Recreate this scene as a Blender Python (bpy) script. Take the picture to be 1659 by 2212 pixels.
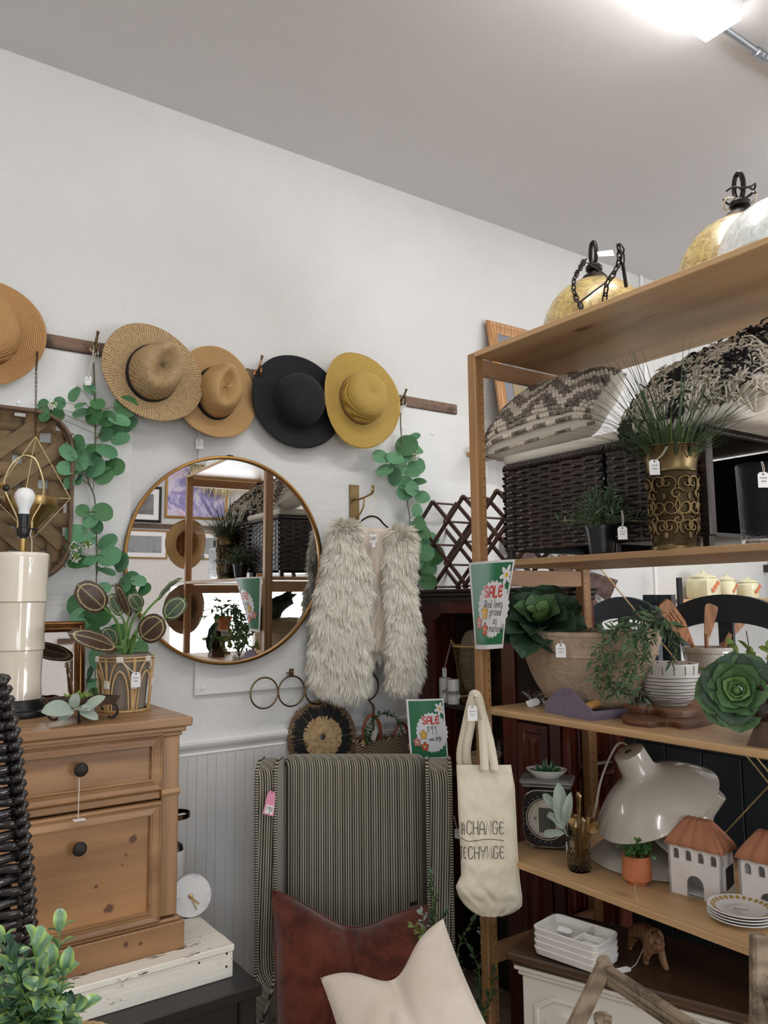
import bpy, math, random
import numpy as np
from mathutils import Matrix, Vector, noise as mnoise
random.seed(7); rng = np.random.default_rng(7)
PI = math.pi
S = bpy.context.scene
for o in list(bpy.data.objects): bpy.data.objects.remove(o)

# ------------------------------------------------------------------ camera
YAW, PITCH, ROLL, FPX, IW, IH = 0.6111, 0.11207, -0.0103, 1703.0, 1659, 2212
CAM = np.array([0.0, 0.0, 1.42])
_f = np.array([math.sin(YAW)*math.cos(PITCH), math.cos(YAW)*math.cos(PITCH), math.sin(PITCH)])
_r = np.array([math.cos(YAW), -math.sin(YAW), 0.0]); _u = np.cross(_r, _f)
RV = math.cos(ROLL)*_r + math.sin(ROLL)*_u; UV_ = -math.sin(ROLL)*_r + math.cos(ROLL)*_u; FV = _f
cd = bpy.data.cameras.new('camera'); cam = bpy.data.objects.new('camera', cd); S.collection.objects.link(cam)
cam.matrix_world = Matrix(((RV[0], UV_[0], -FV[0], CAM[0]), (RV[1], UV_[1], -FV[1], CAM[1]), (RV[2], UV_[2], -FV[2], CAM[2]), (0, 0, 0, 1)))
cd.sensor_fit = 'HORIZONTAL'; cd.sensor_width = 36.0; cd.lens = 36.0*FPX/IW; cd.clip_start = 0.02
S.camera = cam
# ------------------------------------------------------------------ world, view, lights
w = bpy.data.worlds.new('world'); S.world = w; w.use_nodes = True
w.node_tree.nodes['Background'].inputs[0].default_value = (0.9, 0.95, 1.0, 1)
w.node_tree.nodes['Background'].inputs[1].default_value = 1.0
S.view_settings.view_transform = 'Standard'; S.view_settings.look = 'None'
S.view_settings.gamma = 1.0; S.view_settings.use_curve_mapping = False
S.view_settings.exposure = 0.14
S.cycles.max_bounces = 8; S.cycles.diffuse_bounces = 4; S.cycles.glossy_bounces = 4
S.cycles.transmission_bounces = 8; S.cycles.transparent_max_bounces = 8
S.cycles.caustics_reflective = False; S.cycles.caustics_refractive = False
LAMP = 23.0          # radiance of the ceiling fixtures' diffusers
DAY = 6.0            # radiance of the sky outside the windows

def ray(px, py): return FV + RV*(px-IW/2)/FPX - UV_*(py-IH/2)/FPX
def P(px, py, a, v):
    """the point where the sight line through a pixel meets the plane a=v"""
    d = ray(px, py); k = 'xyz'.index(a); return CAM + d*(v-CAM[k])/d[k]
def PD(px, py, depth):
    return CAM + ray(px, py)*depth
def PP(px, py, c, n):
    d = ray(px, py); n = np.array(n, float); return CAM + d*np.dot(np.array(c)-CAM, n)/np.dot(d, n)
V3 = lambda *a: np.array(a, float)
def nz(v): v = np.array(v, float); return v/(np.linalg.norm(v)+1e-12)

# ------------------------------------------------------------------ mesh builder
def TM(loc=(0, 0, 0), rot=(0, 0, 0), scale=1.0):
    s = scale if hasattr(scale, '__len__') else (scale,)*3
    m = Matrix.Translation(Vector([float(q) for q in loc])) @ Matrix.Rotation(rot[2], 4, 'Z') @ Matrix.Rotation(rot[1], 4, 'Y') @ Matrix.Rotation(rot[0], 4, 'X') @ Matrix.Diagonal((s[0], s[1], s[2], 1))
    return np.array(m)
def frame(loc, z, x=None, scale=1.0):
    """matrix whose local z points along z, local x near x"""
    z = nz(z); x = nz(x if x is not None else ((1, 0, 0) if abs(z[0]) < .9 else (0, 1, 0)))
    x = nz(x - np.dot(x, z)*z); y = np.cross(z, x)
    m = np.eye(4); m[:3, 0] = x*scale; m[:3, 1] = y*scale; m[:3, 2] = z*scale; m[:3, 3] = loc
    return m
def dirframe(loc, y, z=(0, 0, 1), scale=1.0):
    """local y along y (a leaf's length), local z near z"""
    y = nz(y); z = np.array(z, float)
    if abs(np.dot(nz(z), y)) > .98: z = np.array([.3, .9, .1])
    z = nz(z - np.dot(z, y)*y); x = np.cross(y, z)
    m = np.eye(4); m[:3, 0] = x*scale; m[:3, 1] = y*scale; m[:3, 2] = z*scale; m[:3, 3] = loc
    return m
class MB:
    def __init__(s, T=None): s.v = []; s.f = []; s.n = 0; s.T = T
    def add(s, V, F, T=None):
        V = np.asarray(V, float).reshape(-1, 3)
        for t in (T, s.T):
            if t is not None: V = V @ t[:3, :3].T + t[:3, 3]
        s.v.append(V)
        if isinstance(F, np.ndarray): F = (F + s.n).tolist(); s.f += F
        else: n = s.n; s.f += [[i+n for i in q] for q in F]
        s.n += len(V); return s
    def box(s, c, size, b=0.0, T=None, rz=0.0):
        hx, hy, hz = [q/2 for q in size]; c = np.array(c, float)
        if b <= 0:
            V = [(x*hx, y*hy, z*hz) for x in (-1, 1) for y in (-1, 1) for z in (-1, 1)]
            F = [(0, 1, 3, 2), (4, 6, 7, 5), (0, 4, 5, 1), (2, 3, 7, 6), (0, 2, 6, 4), (1, 5, 7, 3)]
        else:
            b = min(b, hx*.9, hy*.9, hz*.9); V = []; idx = {}
            for x in (-1, 1):
                for y in (-1, 1):
                    for z in (-1, 1):
                        idx[x, y, z] = len(V)
                        V += [(x*hx, y*(hy-b), z*(hz-b)), (x*(hx-b), y*hy, z*(hz-b)), (x*(hx-b), y*(hy-b), z*hz)]
            F = []
            for a in range(3):
                for sg in (-1, 1):
                    q = []
                    for (p1, p2) in ((-1, -1), (1, -1), (1, 1), (-1, 1)):
                        k = [0, 0, 0]; k[a] = sg; k[(a+1) % 3] = p1; k[(a+2) % 3] = p2; q.append(idx[tuple(k)]+a)
                    F.append(q if sg > 0 else q[::-1])
            for a in range(3):
                b1, b2 = (a+1) % 3, (a+2) % 3
                for s1 in (-1, 1):
                    for s2 in (-1, 1):
                        k0 = [0]*3; k0[b1] = s1; k0[b2] = s2; k0[a] = -1; k1 = k0[:]; k1[a] = 1
                        q = [idx[tuple(k0)]+b1, idx[tuple(k1)]+b1, idx[tuple(k1)]+b2, idx[tuple(k0)]+b2]
                        F.append(q if s1*s2 < 0 else q[::-1])
            for k, i in idx.items():
                q = [i, i+1, i+2]; F.append(q if k[0]*k[1]*k[2] > 0 else q[::-1])
        V = np.array(V)
        if rz: cs, sn = math.cos(rz), math.sin(rz); V = np.c_[V[:, 0]*cs-V[:, 1]*sn, V[:, 0]*sn+V[:, 1]*cs, V[:, 2]]
        return s.add(V + c, F, T)
    def b2(s, lo, hi, b=0.0, T=None):
        lo = np.array(lo, float); hi = np.array(hi, float); return s.box((lo+hi)/2, np.abs(hi-lo), b, T)
    def bar(s, p0, p1, w, h, b=0.0, up=(0, 0, 1)):
        p0 = np.array(p0, float); p1 = np.array(p1, float); L = np.linalg.norm(p1-p0)
        m = dirframe((p0+p1)/2, p1-p0, up); return s.box((0, 0, 0), (w, L, h), b, m)
    def tube(s, pts, r, n=8, closed=False, cap=True, flat=1.0, up=None):
        pts = np.array(pts, float); N = len(pts); rr = np.full(N, r) if np.isscalar(r) else np.array(r, float)
        tg = np.zeros_like(pts)
        for i in range(N):
            a = pts[(i-1) % N] if (closed or i > 0) else pts[i]; b = pts[(i+1) % N] if (closed or i < N-1) else pts[i]
            tg[i] = nz(b-a)
        nrm = np.array(up, float) if up is not None else (np.array([0, 0, 1.]) if abs(tg[0][2]) < .9 else np.array([1., 0, 0]))
        V = []; ang = np.linspace(0, 2*PI, n, endpoint=False)
        for i in range(N):
            nrm = nrm - np.dot(nrm, tg[i])*tg[i]; nrm = nz(nrm); bi = np.cross(tg[i], nrm)
            V.append(pts[i] + rr[i]*(np.outer(np.cos(ang)*flat, nrm) + np.outer(np.sin(ang), bi)))
        V = np.concatenate(V); F = []
        for i in range(N if closed else N-1):
            a = i*n; b = ((i+1) % N)*n
            for j in range(n): k = (j+1) % n; F.append((a+j, a+k, b+k, b+j))
        if cap and not closed: F.append(tuple(range(n))[::-1]); F.append(tuple(range((N-1)*n, N*n)))
        return s.add(V, F)
    def lathe(s, prof, n=32, T=None, fn=None, close=False):
        prof = list(prof); V = []; F = []; ang = np.linspace(0, 2*PI, n, endpoint=False); N = len(prof)
        for (r, z) in prof:
            for a in ang:
                q = (r*math.cos(a), r*math.sin(a), z); V.append(fn(q, a) if fn else q)
        for i in range(N if close else N-1):
            for j in range(n):
                k = (j+1) % n; a = i*n; b = ((i+1) % N)*n; F.append((a+j, a+k, b+k, b+j))
        if not close:
            if prof[0][0] > 1e-6: F.append(tuple(range(n))[::-1])
            if prof[-1][0] > 1e-6: F.append(tuple(range((N-1)*n, N*n)))
        return s.add(V, F, T)
    def prism(s, poly, z0, z1, T=None):
        n = len(poly); V = [(p[0], p[1], z0) for p in poly]+[(p[0], p[1], z1) for p in poly]
        F = [tuple(range(n))[::-1], tuple(range(n, 2*n))]+[(i, (i+1) % n, n+(i+1) % n, n+i) for i in range(n)]
        return s.add(V, F, T)
    def grid(s, fn, nu, nv, T=None, cu=False):
        V = [fn(i/(nu if cu else nu-1), j/(nv-1)) for j in range(nv) for i in range(nu)]; F = []
        for j in range(nv-1):
            for i in range(nu if cu else nu-1):
                k = (i+1) % nu; F.append((j*nu+i, j*nu+k, (j+1)*nu+k, (j+1)*nu+i))
        return s.add(V, F, T)
    def sphere(s, c, r, n=12, m=8, T=None, sc=(1, 1, 1)):
        V = [(0, 0, -1)]; F = []
        for j in range(1, m):
            t = -PI/2+PI*j/m
            for i in range(n): a = 2*PI*i/n; V.append((math.cos(a)*math.cos(t), math.sin(a)*math.cos(t), math.sin(t)))
        V.append((0, 0, 1)); L = len(V)-1
        for i in range(n):
            k = (i+1) % n; F.append((0, 1+k, 1+i)); F.append((L, L-n+i, L-n+k))
            for j in range(m-2): a = 1+j*n; F.append((a+i, a+k, a+n+k, a+n+i))
        return s.add(np.array(V)*r*np.array(sc)+np.array(c, float), F, T)
    def mesh(s, name, m=None, off=None, smooth=False):
        V = np.concatenate(s.v) if s.v else np.zeros((0, 3))
        if off is not None: V = V - np.array(off)
        me = bpy.data.meshes.new(name); me.from_pydata(V.tolist(), [], s.f)
        if m is not None: me.materials.append(m)
        if smooth: me.polygons.foreach_set('use_smooth', [True]*len(me.polygons)); 
        me.update()
        if smooth and smooth != 'all':
            try: me.set_sharp_from_angle(angle=smooth if isinstance(smooth, float) else 0.7)
            except Exception: pass
        return me

def root_of(o):
    while o.parent: o = o.parent
    return o
def link(name, me, parent=None):
    o = bpy.data.objects.new(name, me); S.collection.objects.link(o); o.parent = parent; return o
def part(name, mb, m, parent, smooth=True, label=None, kind=None):
    """a part: its vertices are given in the space of its thing's maker (world unless the thing was built at the origin)"""
    r = root_of(parent) if parent else None
    o = link(name, mb.mesh(name, m, None if r is None else np.array(r.get('_o', (0, 0, 0))), smooth), parent)
    if label: o['label'] = label
    if kind: o['kind'] = kind
    return o
def thing(name, label, cat, loc=(0, 0, 0), group=None):
    o = bpy.data.objects.new(name, None); S.collection.objects.link(o); o.empty_display_size = .05
    o.location = [float(q) for q in loc]; o['_o'] = [float(q) for q in loc]
    o['label'] = label; o['category'] = cat
    if group: o['group'] = group
    return o
def solo(name, mb, m, label, cat, group=None, smooth=True, kind=None):
    """a thing that is one mesh; its origin goes to the centre of its foot"""
    V = np.concatenate(mb.v); c = (V.min(0)+V.max(0))/2; c[2] = V[:, 2].min()
    o = link(name, mb.mesh(name, m, c, smooth)); o.location = c; o['_o'] = c.tolist()
    o['label'] = label; o['category'] = cat
    if group: o['group'] = group
    if kind: o['kind'] = kind
    return o
def struct(name, mb, m, label=None, smooth=False):
    o = link(name, mb.mesh(name, m, None, smooth)); o['kind'] = 'structure'; o['_o'] = (0, 0, 0)
    if label: o['label'] = label
    return o
def inst(name, me, parent, T):
    """a part that shares mesh data; T is a world matrix"""
    o = link(name, me, parent); r = root_of(parent); m = Matrix(T.tolist()) if isinstance(T, np.ndarray) else T
    m = m.copy(); off = r.get('_o', (0, 0, 0))
    for i in range(3): m[i][3] -= off[i]
    o.matrix_basis = m; return o
def dup(root, T=None, label=None, group=None):
    r = root.copy(); S.collection.objects.link(r)
    if T is not None: r.matrix_basis = T
    if label: r['label'] = label
    if group: r['group'] = group
    def rec(a, b):
        for ch in list(a.children):
            c = ch.copy(); S.collection.objects.link(c); c.parent = b; rec(ch, c)
    rec(root, r); return r
def place(root, T):
    root.matrix_basis = Matrix(T.tolist()) if isinstance(T, np.ndarray) else T; return root
def nv(p, s=1.0, seed=0.0):
    q = mnoise.noise_vector(Vector((p[0]*s+seed, p[1]*s+seed*1.7, p[2]*s-seed))); return np.array(q)
def nn(x, y=0., z=0.): return mnoise.noise(Vector((x, y, z)))
def catmull(pts, k=6, closed=False):
    pts = np.array(pts, float); N = len(pts); out = []
    for i in range(N if closed else N-1):
        if closed: a, b, c, d = pts[(i-1) % N], pts[i], pts[(i+1) % N], pts[(i+2) % N]
        else: a, b, c, d = pts[max(i-1, 0)], pts[i], pts[i+1], pts[min(i+2, N-1)]
        for j in range(k):
            t = j/k; out.append(.5*((2*b)+(-a+c)*t+(2*a-5*b+4*c-d)*t*t+(-a+3*b-3*c+d)*t**3))
    if not closed: out.append(pts[-1])
    return np.array(out)
def circ(c, x, y, r, n=32, a0=0, a1=2*PI, end=False):
    c = np.array(c, float); return [c+r*(math.cos(t)*np.array(x)+math.sin(t)*np.array(y)) for t in np.linspace(a0, a1, n, endpoint=end)]

# ------------------------------------------------------------------ materials
def lin(c):
    return tuple(((q/255.)/12.92 if q/255. <= .04045 else ((q/255.+.055)/1.055)**2.4) for q in c)+(1.0,)
class NT:
    def __init__(s, name):
        s.m = bpy.data.materials.new(name); s.m.use_nodes = True; s.t = s.m.node_tree; s.b = s.t.nodes['Principled BSDF']
    def n(s, typ, **k):
        q = s.t.nodes.new('ShaderNode'+typ)
        for a, v in k.items():
            if a.startswith('i_'): q.inputs[a[2:].replace('_', ' ')].default_value = v
            else: setattr(q, a, v)
        return q
    def l(s, a, b): s.t.links.new(a, b)
    def coord(s, scale=(1, 1, 1), kind='Object', rot=(0, 0, 0)):
        t = s.n('TexCoord'); m = s.n('Mapping'); m.inputs['Scale'].default_value = scale; m.inputs['Rotation'].default_value = rot
        s.l(t.outputs[kind], m.inputs['Vector']); return m.outputs['Vector']
    def noise(s, vec, scale, detail=4, rough=.55, dist=0):
        q = s.n('TexNoise'); q.inputs['Scale'].default_value = scale; q.inputs['Detail'].default_value = detail
        q.inputs['Roughness'].default_value = rough; q.inputs['Distortion'].default_value = dist
        if vec is not None: s.l(vec, q.inputs['Vector'])
        return q.outputs['Fac']
    def ramp(s, fac, stops):
        q = s.n('ValToRGB'); e = q.color_ramp.elements
        while len(e) < len(stops): e.new(.5)
        for i, (p, c) in enumerate(stops): e[i].position = p; e[i].color = c if len(c) == 4 else lin(c)
        s.l(fac, q.inputs['Fac']); return q.outputs['Color']
    def math(s, op, a, b=None, c=None):
        q = s.n('Math', operation=op)
        for i, v in enumerate((a, b, c)):
            if v is None: continue
            if isinstance(v, (int, float)): q.inputs[i].default_value = v
            else: s.l(v, q.inputs[i])
        return q.outputs[0]
    def mix(s, fac, a, b, mode='MIX'):
        q = s.n('MixRGB', blend_type=mode)
        for i, v in enumerate((fac, a, b)):
            if isinstance(v, (int, float)): q.inputs[i].default_value = v
            elif isinstance(v, tuple): q.inputs[i].default_value = v
            else: s.l(v, q.inputs[i])
        return q.outputs[0]
    def bump(s, h, strength=.3, dist=.01, prev=None):
        q = s.n('Bump'); q.inputs['Strength'].default_value = strength; q.inputs['Distance'].default_value = dist
        s.l(h, q.inputs['Height'])
        if prev is not None: s.l(prev, q.inputs['Normal'])
        return q.outputs['Normal']
    def fin(s, col=None, rough=None, nrm=None, **k):
        for key, v in (('Base Color', col), ('Roughness', rough), ('Normal', nrm)):
            if v is None: continue
            if isinstance(v, (tuple, float, int)): s.b.inputs[key].default_value = v
            else: s.l(v, s.b.inputs[key])
        for a, v in k.items(): s.b.inputs[a.replace('_', ' ')].default_value = v
        return s.m
def mat(name, c, rough=.6, c2=None, vs=8, stretch=(1, 1, 1), bump=0, bs=60, bd=.002, lo=.35, hi=.65, kind='Object', detail=4, **k):
    t = NT(name); col = lin(c)
    if c2 is not None or bump: vec = t.coord(stretch, kind)
    if c2 is not None: col = t.ramp(t.noise(vec, vs, detail), [(lo, c), (hi, c2)])
    nr = t.bump(t.noise(vec, bs, 3), bump, bd) if bump else None
    return t.fin(col, rough, nr, **k)
def wood(name, c1, c2, axis=0, rough=.5, scale=10, knots=0, kc=(90, 45, 20), bump=.15, dirt=None, rings=True, kpts=()):
    t = NT(name); sc = [1, 1, 1]; sc[axis] = .09
    vec = t.coord(tuple(sc)); v0 = t.coord()
    base = t.noise(vec, scale, 5, .6, .6)
    w_ = t.noise(vec, scale*7, 4, .6)
    fac = t.math('ADD', t.math('MULTIPLY', base, .75), t.math('MULTIPLY', w_, .25))
    if rings:
        wv = t.n('TexWave', wave_type='BANDS', bands_direction='XYZ'[(axis+1) % 3]); wv.inputs['Scale'].default_value = scale*.7
        wv.inputs['Distortion'].default_value = 9; wv.inputs['Detail'].default_value = 2; wv.inputs['Detail Scale'].default_value = .8
        t.l(vec, wv.inputs['Vector']); fac = t.math('ADD', t.math('MULTIPLY', fac, .8), t.math('MULTIPLY', wv.outputs['Fac'], .2))
    col = t.ramp(fac, [(.3, c1), (.66, c2)])
    if knots:
        sk = [1, 1, 1]; sk[axis] = .45; vk = t.coord(tuple(sk))
        vo = t.n('TexVoronoi'); vo.inputs['Scale'].default_value = knots; t.l(vk, vo.inputs['Vector'])
        k2 = t.math('ADD', vo.outputs['Distance'], t.math('MULTIPLY', t.noise(v0, 40), .06))
        col = t.mix(t.ramp(k2, [(.075, (255, 255, 255)), (.17, (0, 0, 0))]), col, lin(kc))
    for (kx_, ky_, kz_, kr_) in kpts:
        vd = t.n('VectorMath', operation='DISTANCE'); t.l(v0, vd.inputs[0]); vd.inputs[1].default_value = (kx_, ky_, kz_)
        dd = t.math('ADD', t.math('DIVIDE', vd.outputs['Value'], kr_), t.math('MULTIPLY', t.math('SUBTRACT', t.noise(v0, 60), .5), .7))
        rg = t.math('MULTIPLY', t.math('ADD', t.math('SINE', t.math('MULTIPLY', dd, 11)), 1), .12)
        col = t.mix(t.ramp(t.math('ADD', dd, rg), [(.55, (255, 255, 255)), (1.0, (70, 70, 70))] if False else [(.5, (235, 235, 235)), (.95, (0, 0, 0))]), col, lin(kc))
        col = t.mix(t.ramp(dd, [(.42, (90, 90, 90)), (.9, (0, 0, 0))] if False else [(.7, (70, 70, 70)), (1.0, (0, 0, 0))]), col, lin((120, 72, 42)))
    if dirt: col = t.mix(t.ramp(t.noise(v0, 9, 6, .7), [(.52, (0, 0, 0)), (.62, (255, 255, 255))]), col, lin(dirt))
    return t.fin(col, rough, t.bump(w_, bump, .002))
def metal(name, c, rough=.3, c2=None, bump=0, bs=60, vs=12, **k):
    return mat(name, c, rough, c2, vs, bump=bump, bs=bs, Metallic=1.0, **k)

M = {}
# painted walls: orange-peel plaster, slightly uneven paint
t = NT('wall_paint'); v = t.coord()
b1 = t.bump(t.noise(v, 55, 5, .6), .5, .006); b1 = t.bump(t.noise(v, 9, 3), .3, .02, b1)
M['wall'] = t.fin(t.ramp(t.noise(v, 1.3, 5), [(.35, (210, 209, 207)), (.65, (219, 218, 217))]), .75, b1)
t = NT('ceiling_paint'); v = t.coord()
M['ceil'] = t.fin(t.ramp(t.noise(v, .8, 4), [(.3, (214, 212, 213)), (.7, (220, 218, 219))]), .85, t.bump(t.noise(v, 70, 4, .6), .25, .004))
t = NT('painted_plywood'); v = t.coord((.12, 1, 1)); v2 = t.coord()
hgt = t.math('ADD', t.math('MULTIPLY', t.noise(v, 60, 5, .7), .7), t.noise(v2, 12, 4))
M['ply'] = t.fin(t.ramp(t.noise(v2, 2, 5), [(.3, (216, 216, 214)), (.7, (226, 226, 225))]), .6, t.bump(hgt, .5, .005))
M['trim'] = mat('white_trim_paint', (232, 231, 229), .4, bump=.15, bs=20, bd=.003)
M['bead'] = mat('beadboard_paint', (222, 222, 222), .5, (228, 228, 227), 3, bump=.12, bs=30)
M['floor'] = wood('floor_boards', (150, 132, 112), (182, 164, 142), 1, .5, 6)
M['rail'] = wood('weathered_rail', (74, 55, 44), (126, 100, 82), 0, .7, 14, dirt=(55, 40, 32), bump=.5)
M['brass'] = metal('aged_brass', (140, 120, 84), .38, (110, 92, 62))
M['gold'] = metal('brushed_gold', (178, 150, 98), .34, (156, 128, 78))
M['paleg'] = metal('pale_gold_wire', (226, 206, 158), .3)
M['bronze'] = metal('dark_bronze', (84, 62, 44), .35, (60, 42, 30))
M['copper'] = metal('copper_hook', (150, 104, 76), .3)
M['black'] = mat('black_plastic', (18, 18, 20), .35)
M['iron'] = mat('cast_iron', (34, 31, 30), .6, (52, 44, 38), 20, bump=.5, bs=80, Metallic=.4)
M['chrome'] = metal('chrome', (200, 200, 200), .12)
M['galv'] = metal('galvanised_steel', (170, 175, 182), .35)
M['mirror'] = metal('mirror_glass', (240, 240, 240), .01)
M['emit'] = mat('light_diffuser', (255, 255, 255), .5); M['emit'].node_tree.nodes['Principled BSDF'].inputs['Emission Color'].default_value = (1, .985, .96, 1)
M['emit'].node_tree.nodes['Principled BSDF'].inputs['Emission Strength'].default_value = LAMP
M['day'] = mat('daylight_fill', (255, 255, 255), .5); M['day'].node_tree.nodes['Principled BSDF'].inputs['Emission Color'].default_value = (.88, .94, 1, 1)
M['day'].node_tree.nodes['Principled BSDF'].inputs['Emission Strength'].default_value = DAY
M['paper'] = mat('white_paper', (238, 238, 240), .5)
M['ink'] = mat('black_ink', (18, 18, 22), .6)
M['string'] = mat('cotton_string', (222, 216, 204), .8)
M['white_cer'] = mat('white_ceramic', (226, 224, 220), .18, bump=.05, bs=8)
M['glass'] = mat('clear_glass', (245, 248, 248), .04, Transmission_Weight=1.0, IOR=1.45)
M['smoke'] = mat('smoky_glass', (226, 218, 200), .05, Transmission_Weight=1.0, IOR=1.2)
M['stem'] = mat('brown_stem', (92, 84, 66), .6, (110, 118, 84), 14)
M['gstem'] = mat('green_stem', (92, 128, 62), .5)
M['terra'] = mat('terracotta', (198, 122, 82), .75, (184, 108, 70), 12, bump=.15)
M['linen'] = mat('cream_linen', (205, 198, 186), .9, (214, 208, 197), 5, bump=.3, bs=200, Sheen_Weight=.3)
M['canvas'] = mat('cotton_canvas', (219, 210, 188), .9, (226, 218, 198), 6, bump=.4, bs=160)
M['rattan'] = mat('natural_rattan', (206, 172, 120), .5, (184, 146, 94), 12, bump=.2)
t = NT('rattan_dark'); M['wicker'] = mat('espresso_wicker', (36, 31, 30), .28, (58, 44, 40), 9, bump=.25, bs=90)
M['pine'] = wood('waxed_pine', (112, 78, 48), (172, 132, 92), 0, .42, 9, knots=0, kc=(92, 56, 36))
M['pinev'] = wood('waxed_pine_upright', (122, 90, 60), (162, 125, 87), 2, .42, 9)
M['shelf'] = wood('shelf_pine', (160, 125, 88), (200, 164, 120), 1, .45, 8, knots=6, kc=(120, 78, 48))
M['post'] = wood('shelf_post_pine', (138, 100, 64), (176, 134, 90), 2, .45, 12)
M['postx'] = wood('shelf_rail_pine', (160, 118, 84), (186, 146, 110), 0, .5, 9)
M['mahog'] = wood('mahogany', (66, 26, 18), (98, 42, 28), 2, .22, 10)
M['darkw'] = wood('dark_walnut', (42, 30, 25), (66, 48, 38), 1, .3, 10)
M['weath'] = wood('weathered_grey_wood', (110, 96, 80), (160, 142, 120), 1, .85, 12, bump=.6, dirt=(84, 72, 60))
M['chip'] = wood('chipped_white_paint', (214, 208, 196), (236, 231, 220), 0, .75, 10, bump=.9, dirt=None, rings=False)
def leafmat(name, c, c2, rough=.5, **k): return mat(name, c, rough, c2, 25, bump=.1, bs=40, **k)
M['euc'] = leafmat('eucalyptus_leaf', (72, 128, 88), (104, 154, 114), .55)
M['euc2'] = leafmat('eucalyptus_leaf_deep', (48, 98, 54), (74, 124, 72), .55)
M['lamb'] = mat('lambs_ear_leaf', (136, 152, 138), .9, (166, 178, 164), 30, Sheen_Weight=.5)
M['grass'] = leafmat('grass_blade', (50, 68, 48), (72, 92, 64), .45)
M['grassb'] = leafmat('bright_grass_blade', (84, 120, 50), (108, 142, 66), .5)
M['darkleaf'] = leafmat('dark_green_leaf', (44, 66, 44), (72, 100, 68), .45)
M['vine'] = leafmat('vine_leaf', (56, 82, 56), (92, 122, 80), .5)
M['lime'] = leafmat('lime_green_leaf', (110, 138, 58), (148, 170, 88), .5)
M['boxw'] = leafmat('boxwood_leaf', (52, 92, 44), (86, 132, 66), .45)
M['soil'] = mat('peat', (44, 32, 24), .95, (70, 52, 38), 60, bump=1, bs=60, bd=.01)

# worn chips of bare wood in the crate's paint
_t = M['chip'].node_tree; _b = _t.nodes['Principled BSDF']; _src = _b.inputs['Base Color'].links[0].from_socket
_c = _t.nodes.new('ShaderNodeTexCoord'); _mp = _t.nodes.new('ShaderNodeMapping'); _mp.inputs['Scale'].default_value = (.35, 1, 1.4); _n = _t.nodes.new('ShaderNodeTexNoise'); _n.inputs['Scale'].default_value = 26; _n.inputs['Detail'].default_value = 7; _n.inputs['Roughness'].default_value = .75
_r = _t.nodes.new('ShaderNodeValToRGB'); _r.color_ramp.elements[0].position = .60; _r.color_ramp.elements[1].position = .625; _m = _t.nodes.new('ShaderNodeMixRGB'); _m.inputs[2].default_value = lin((112, 92, 72))
_t.links.new(_c.outputs['Object'], _mp.inputs[0]); _t.links.new(_mp.outputs[0], _n.inputs['Vector']); _t.links.new(_n.outputs['Fac'], _r.inputs[0]); _t.links.new(_r.outputs[0], _m.inputs[0]); _t.links.new(_src, _m.inputs[1]); _t.links.new(_m.outputs[0], _b.inputs['Base Color'])
# ------------------------------------------------------------------ the room
WY, CZ, ZF = 2.9, 3.385, -.2
t = NT('window_pane'); tr = t.n('BsdfTransparent'); gl = t.n('BsdfGlossy'); gl.inputs['Roughness'].default_value = .02
mx = t.n('MixShader'); mx.inputs[0].default_value = .08; t.l(tr.outputs[0], mx.inputs[1]); t.l(gl.outputs[0], mx.inputs[2])
t.l(mx.outputs[0], t.t.nodes['Material Output'].inputs['Surface']); M['pane'] = t.m
XL, XR, YF = -2.6, 5.2, -3.4
struct('floor', MB().b2((XL, YF, ZF-.1), (XR, WY+.1, ZF)), M['floor'])
struct('ceiling', MB().b2((XL, YF, CZ), (XR, WY+.1, CZ+.1)), M['ceil'])
struct('wall_back', MB().b2((XL, WY, ZF), (XR, WY+.1, CZ)), M['wall'])
struct('wall_left', MB().b2((XL-.1, YF, ZF), (XL, WY+.1, CZ)), M['wall'])
struct('wall_right', MB().b2((XR, YF, ZF), (XR+.1, WY+.1, CZ)), M['wall'])
wins = [(-1.9, .1), (2.7, 4.9)]; Z0, Z1 = (.5, .5), (2.5, 1.62)  # left window unseen, added for fill; right one follows the mirror's bright zone
mb = MB(); xs = [XL]+[q for a in wins for q in a]+[XR]
for i in range(0, len(xs), 2): mb.b2((xs[i], YF-.1, ZF), (xs[i+1], YF, CZ))
for (a, b), z0w, z1w in zip(wins, Z0, Z1): mb.b2((a, YF-.1, ZF), (b, YF, z0w)); mb.b2((a, YF-.1, z1w), (b, YF, CZ))
struct('wall_front', mb, M['wall'])
for i, (a, b) in enumerate(wins):
    mb = MB(); F = .06; z0w, z1w = Z0[i], Z1[i]
    mb.b2((a, YF-.08, z0w), (b, YF-.02, z0w+F)).b2((a, YF-.08, z1w-F), (b, YF-.02, z1w)).b2((a, YF-.08, z0w+F), (a+F, YF-.02, z1w-F)).b2((b-F, YF-.08, z0w+F), (b, YF-.02, z1w-F))
    mb.b2(((a+b)/2-F/2, YF-.075, z0w+F), ((a+b)/2+F/2, YF-.025, z1w-F))
    wn = struct('window_%d' % (i+1), mb, M['trim'])
    for x0, x1 in ((a+F, (a+b)/2-F/2), ((a+b)/2+F/2, b-F)):
        part('pane', MB().b2((x0, YF-.055, z0w+F), (x1, YF-.049, z1w-F)), M['pane'], wn, False)
    ld = bpy.data.lights.new('daylight_fill', 'AREA'); ld.shape = 'RECTANGLE'; ld.size = b-a; ld.size_y = z1w-z0w; ld.energy = (60 if i == 0 else 210)*(b-a)*(z1w-z0w)/3.6; ld.color = (.9, .95, 1)  # area lamp added outside each window to brighten the room
    lo = bpy.data.objects.new('daylight_fill', ld); S.collection.objects.link(lo); lo.location = ((a+b)/2, YF-.16, (z0w+z1w)/2); lo.rotation_euler = (PI/2, 0, 0)

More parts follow.
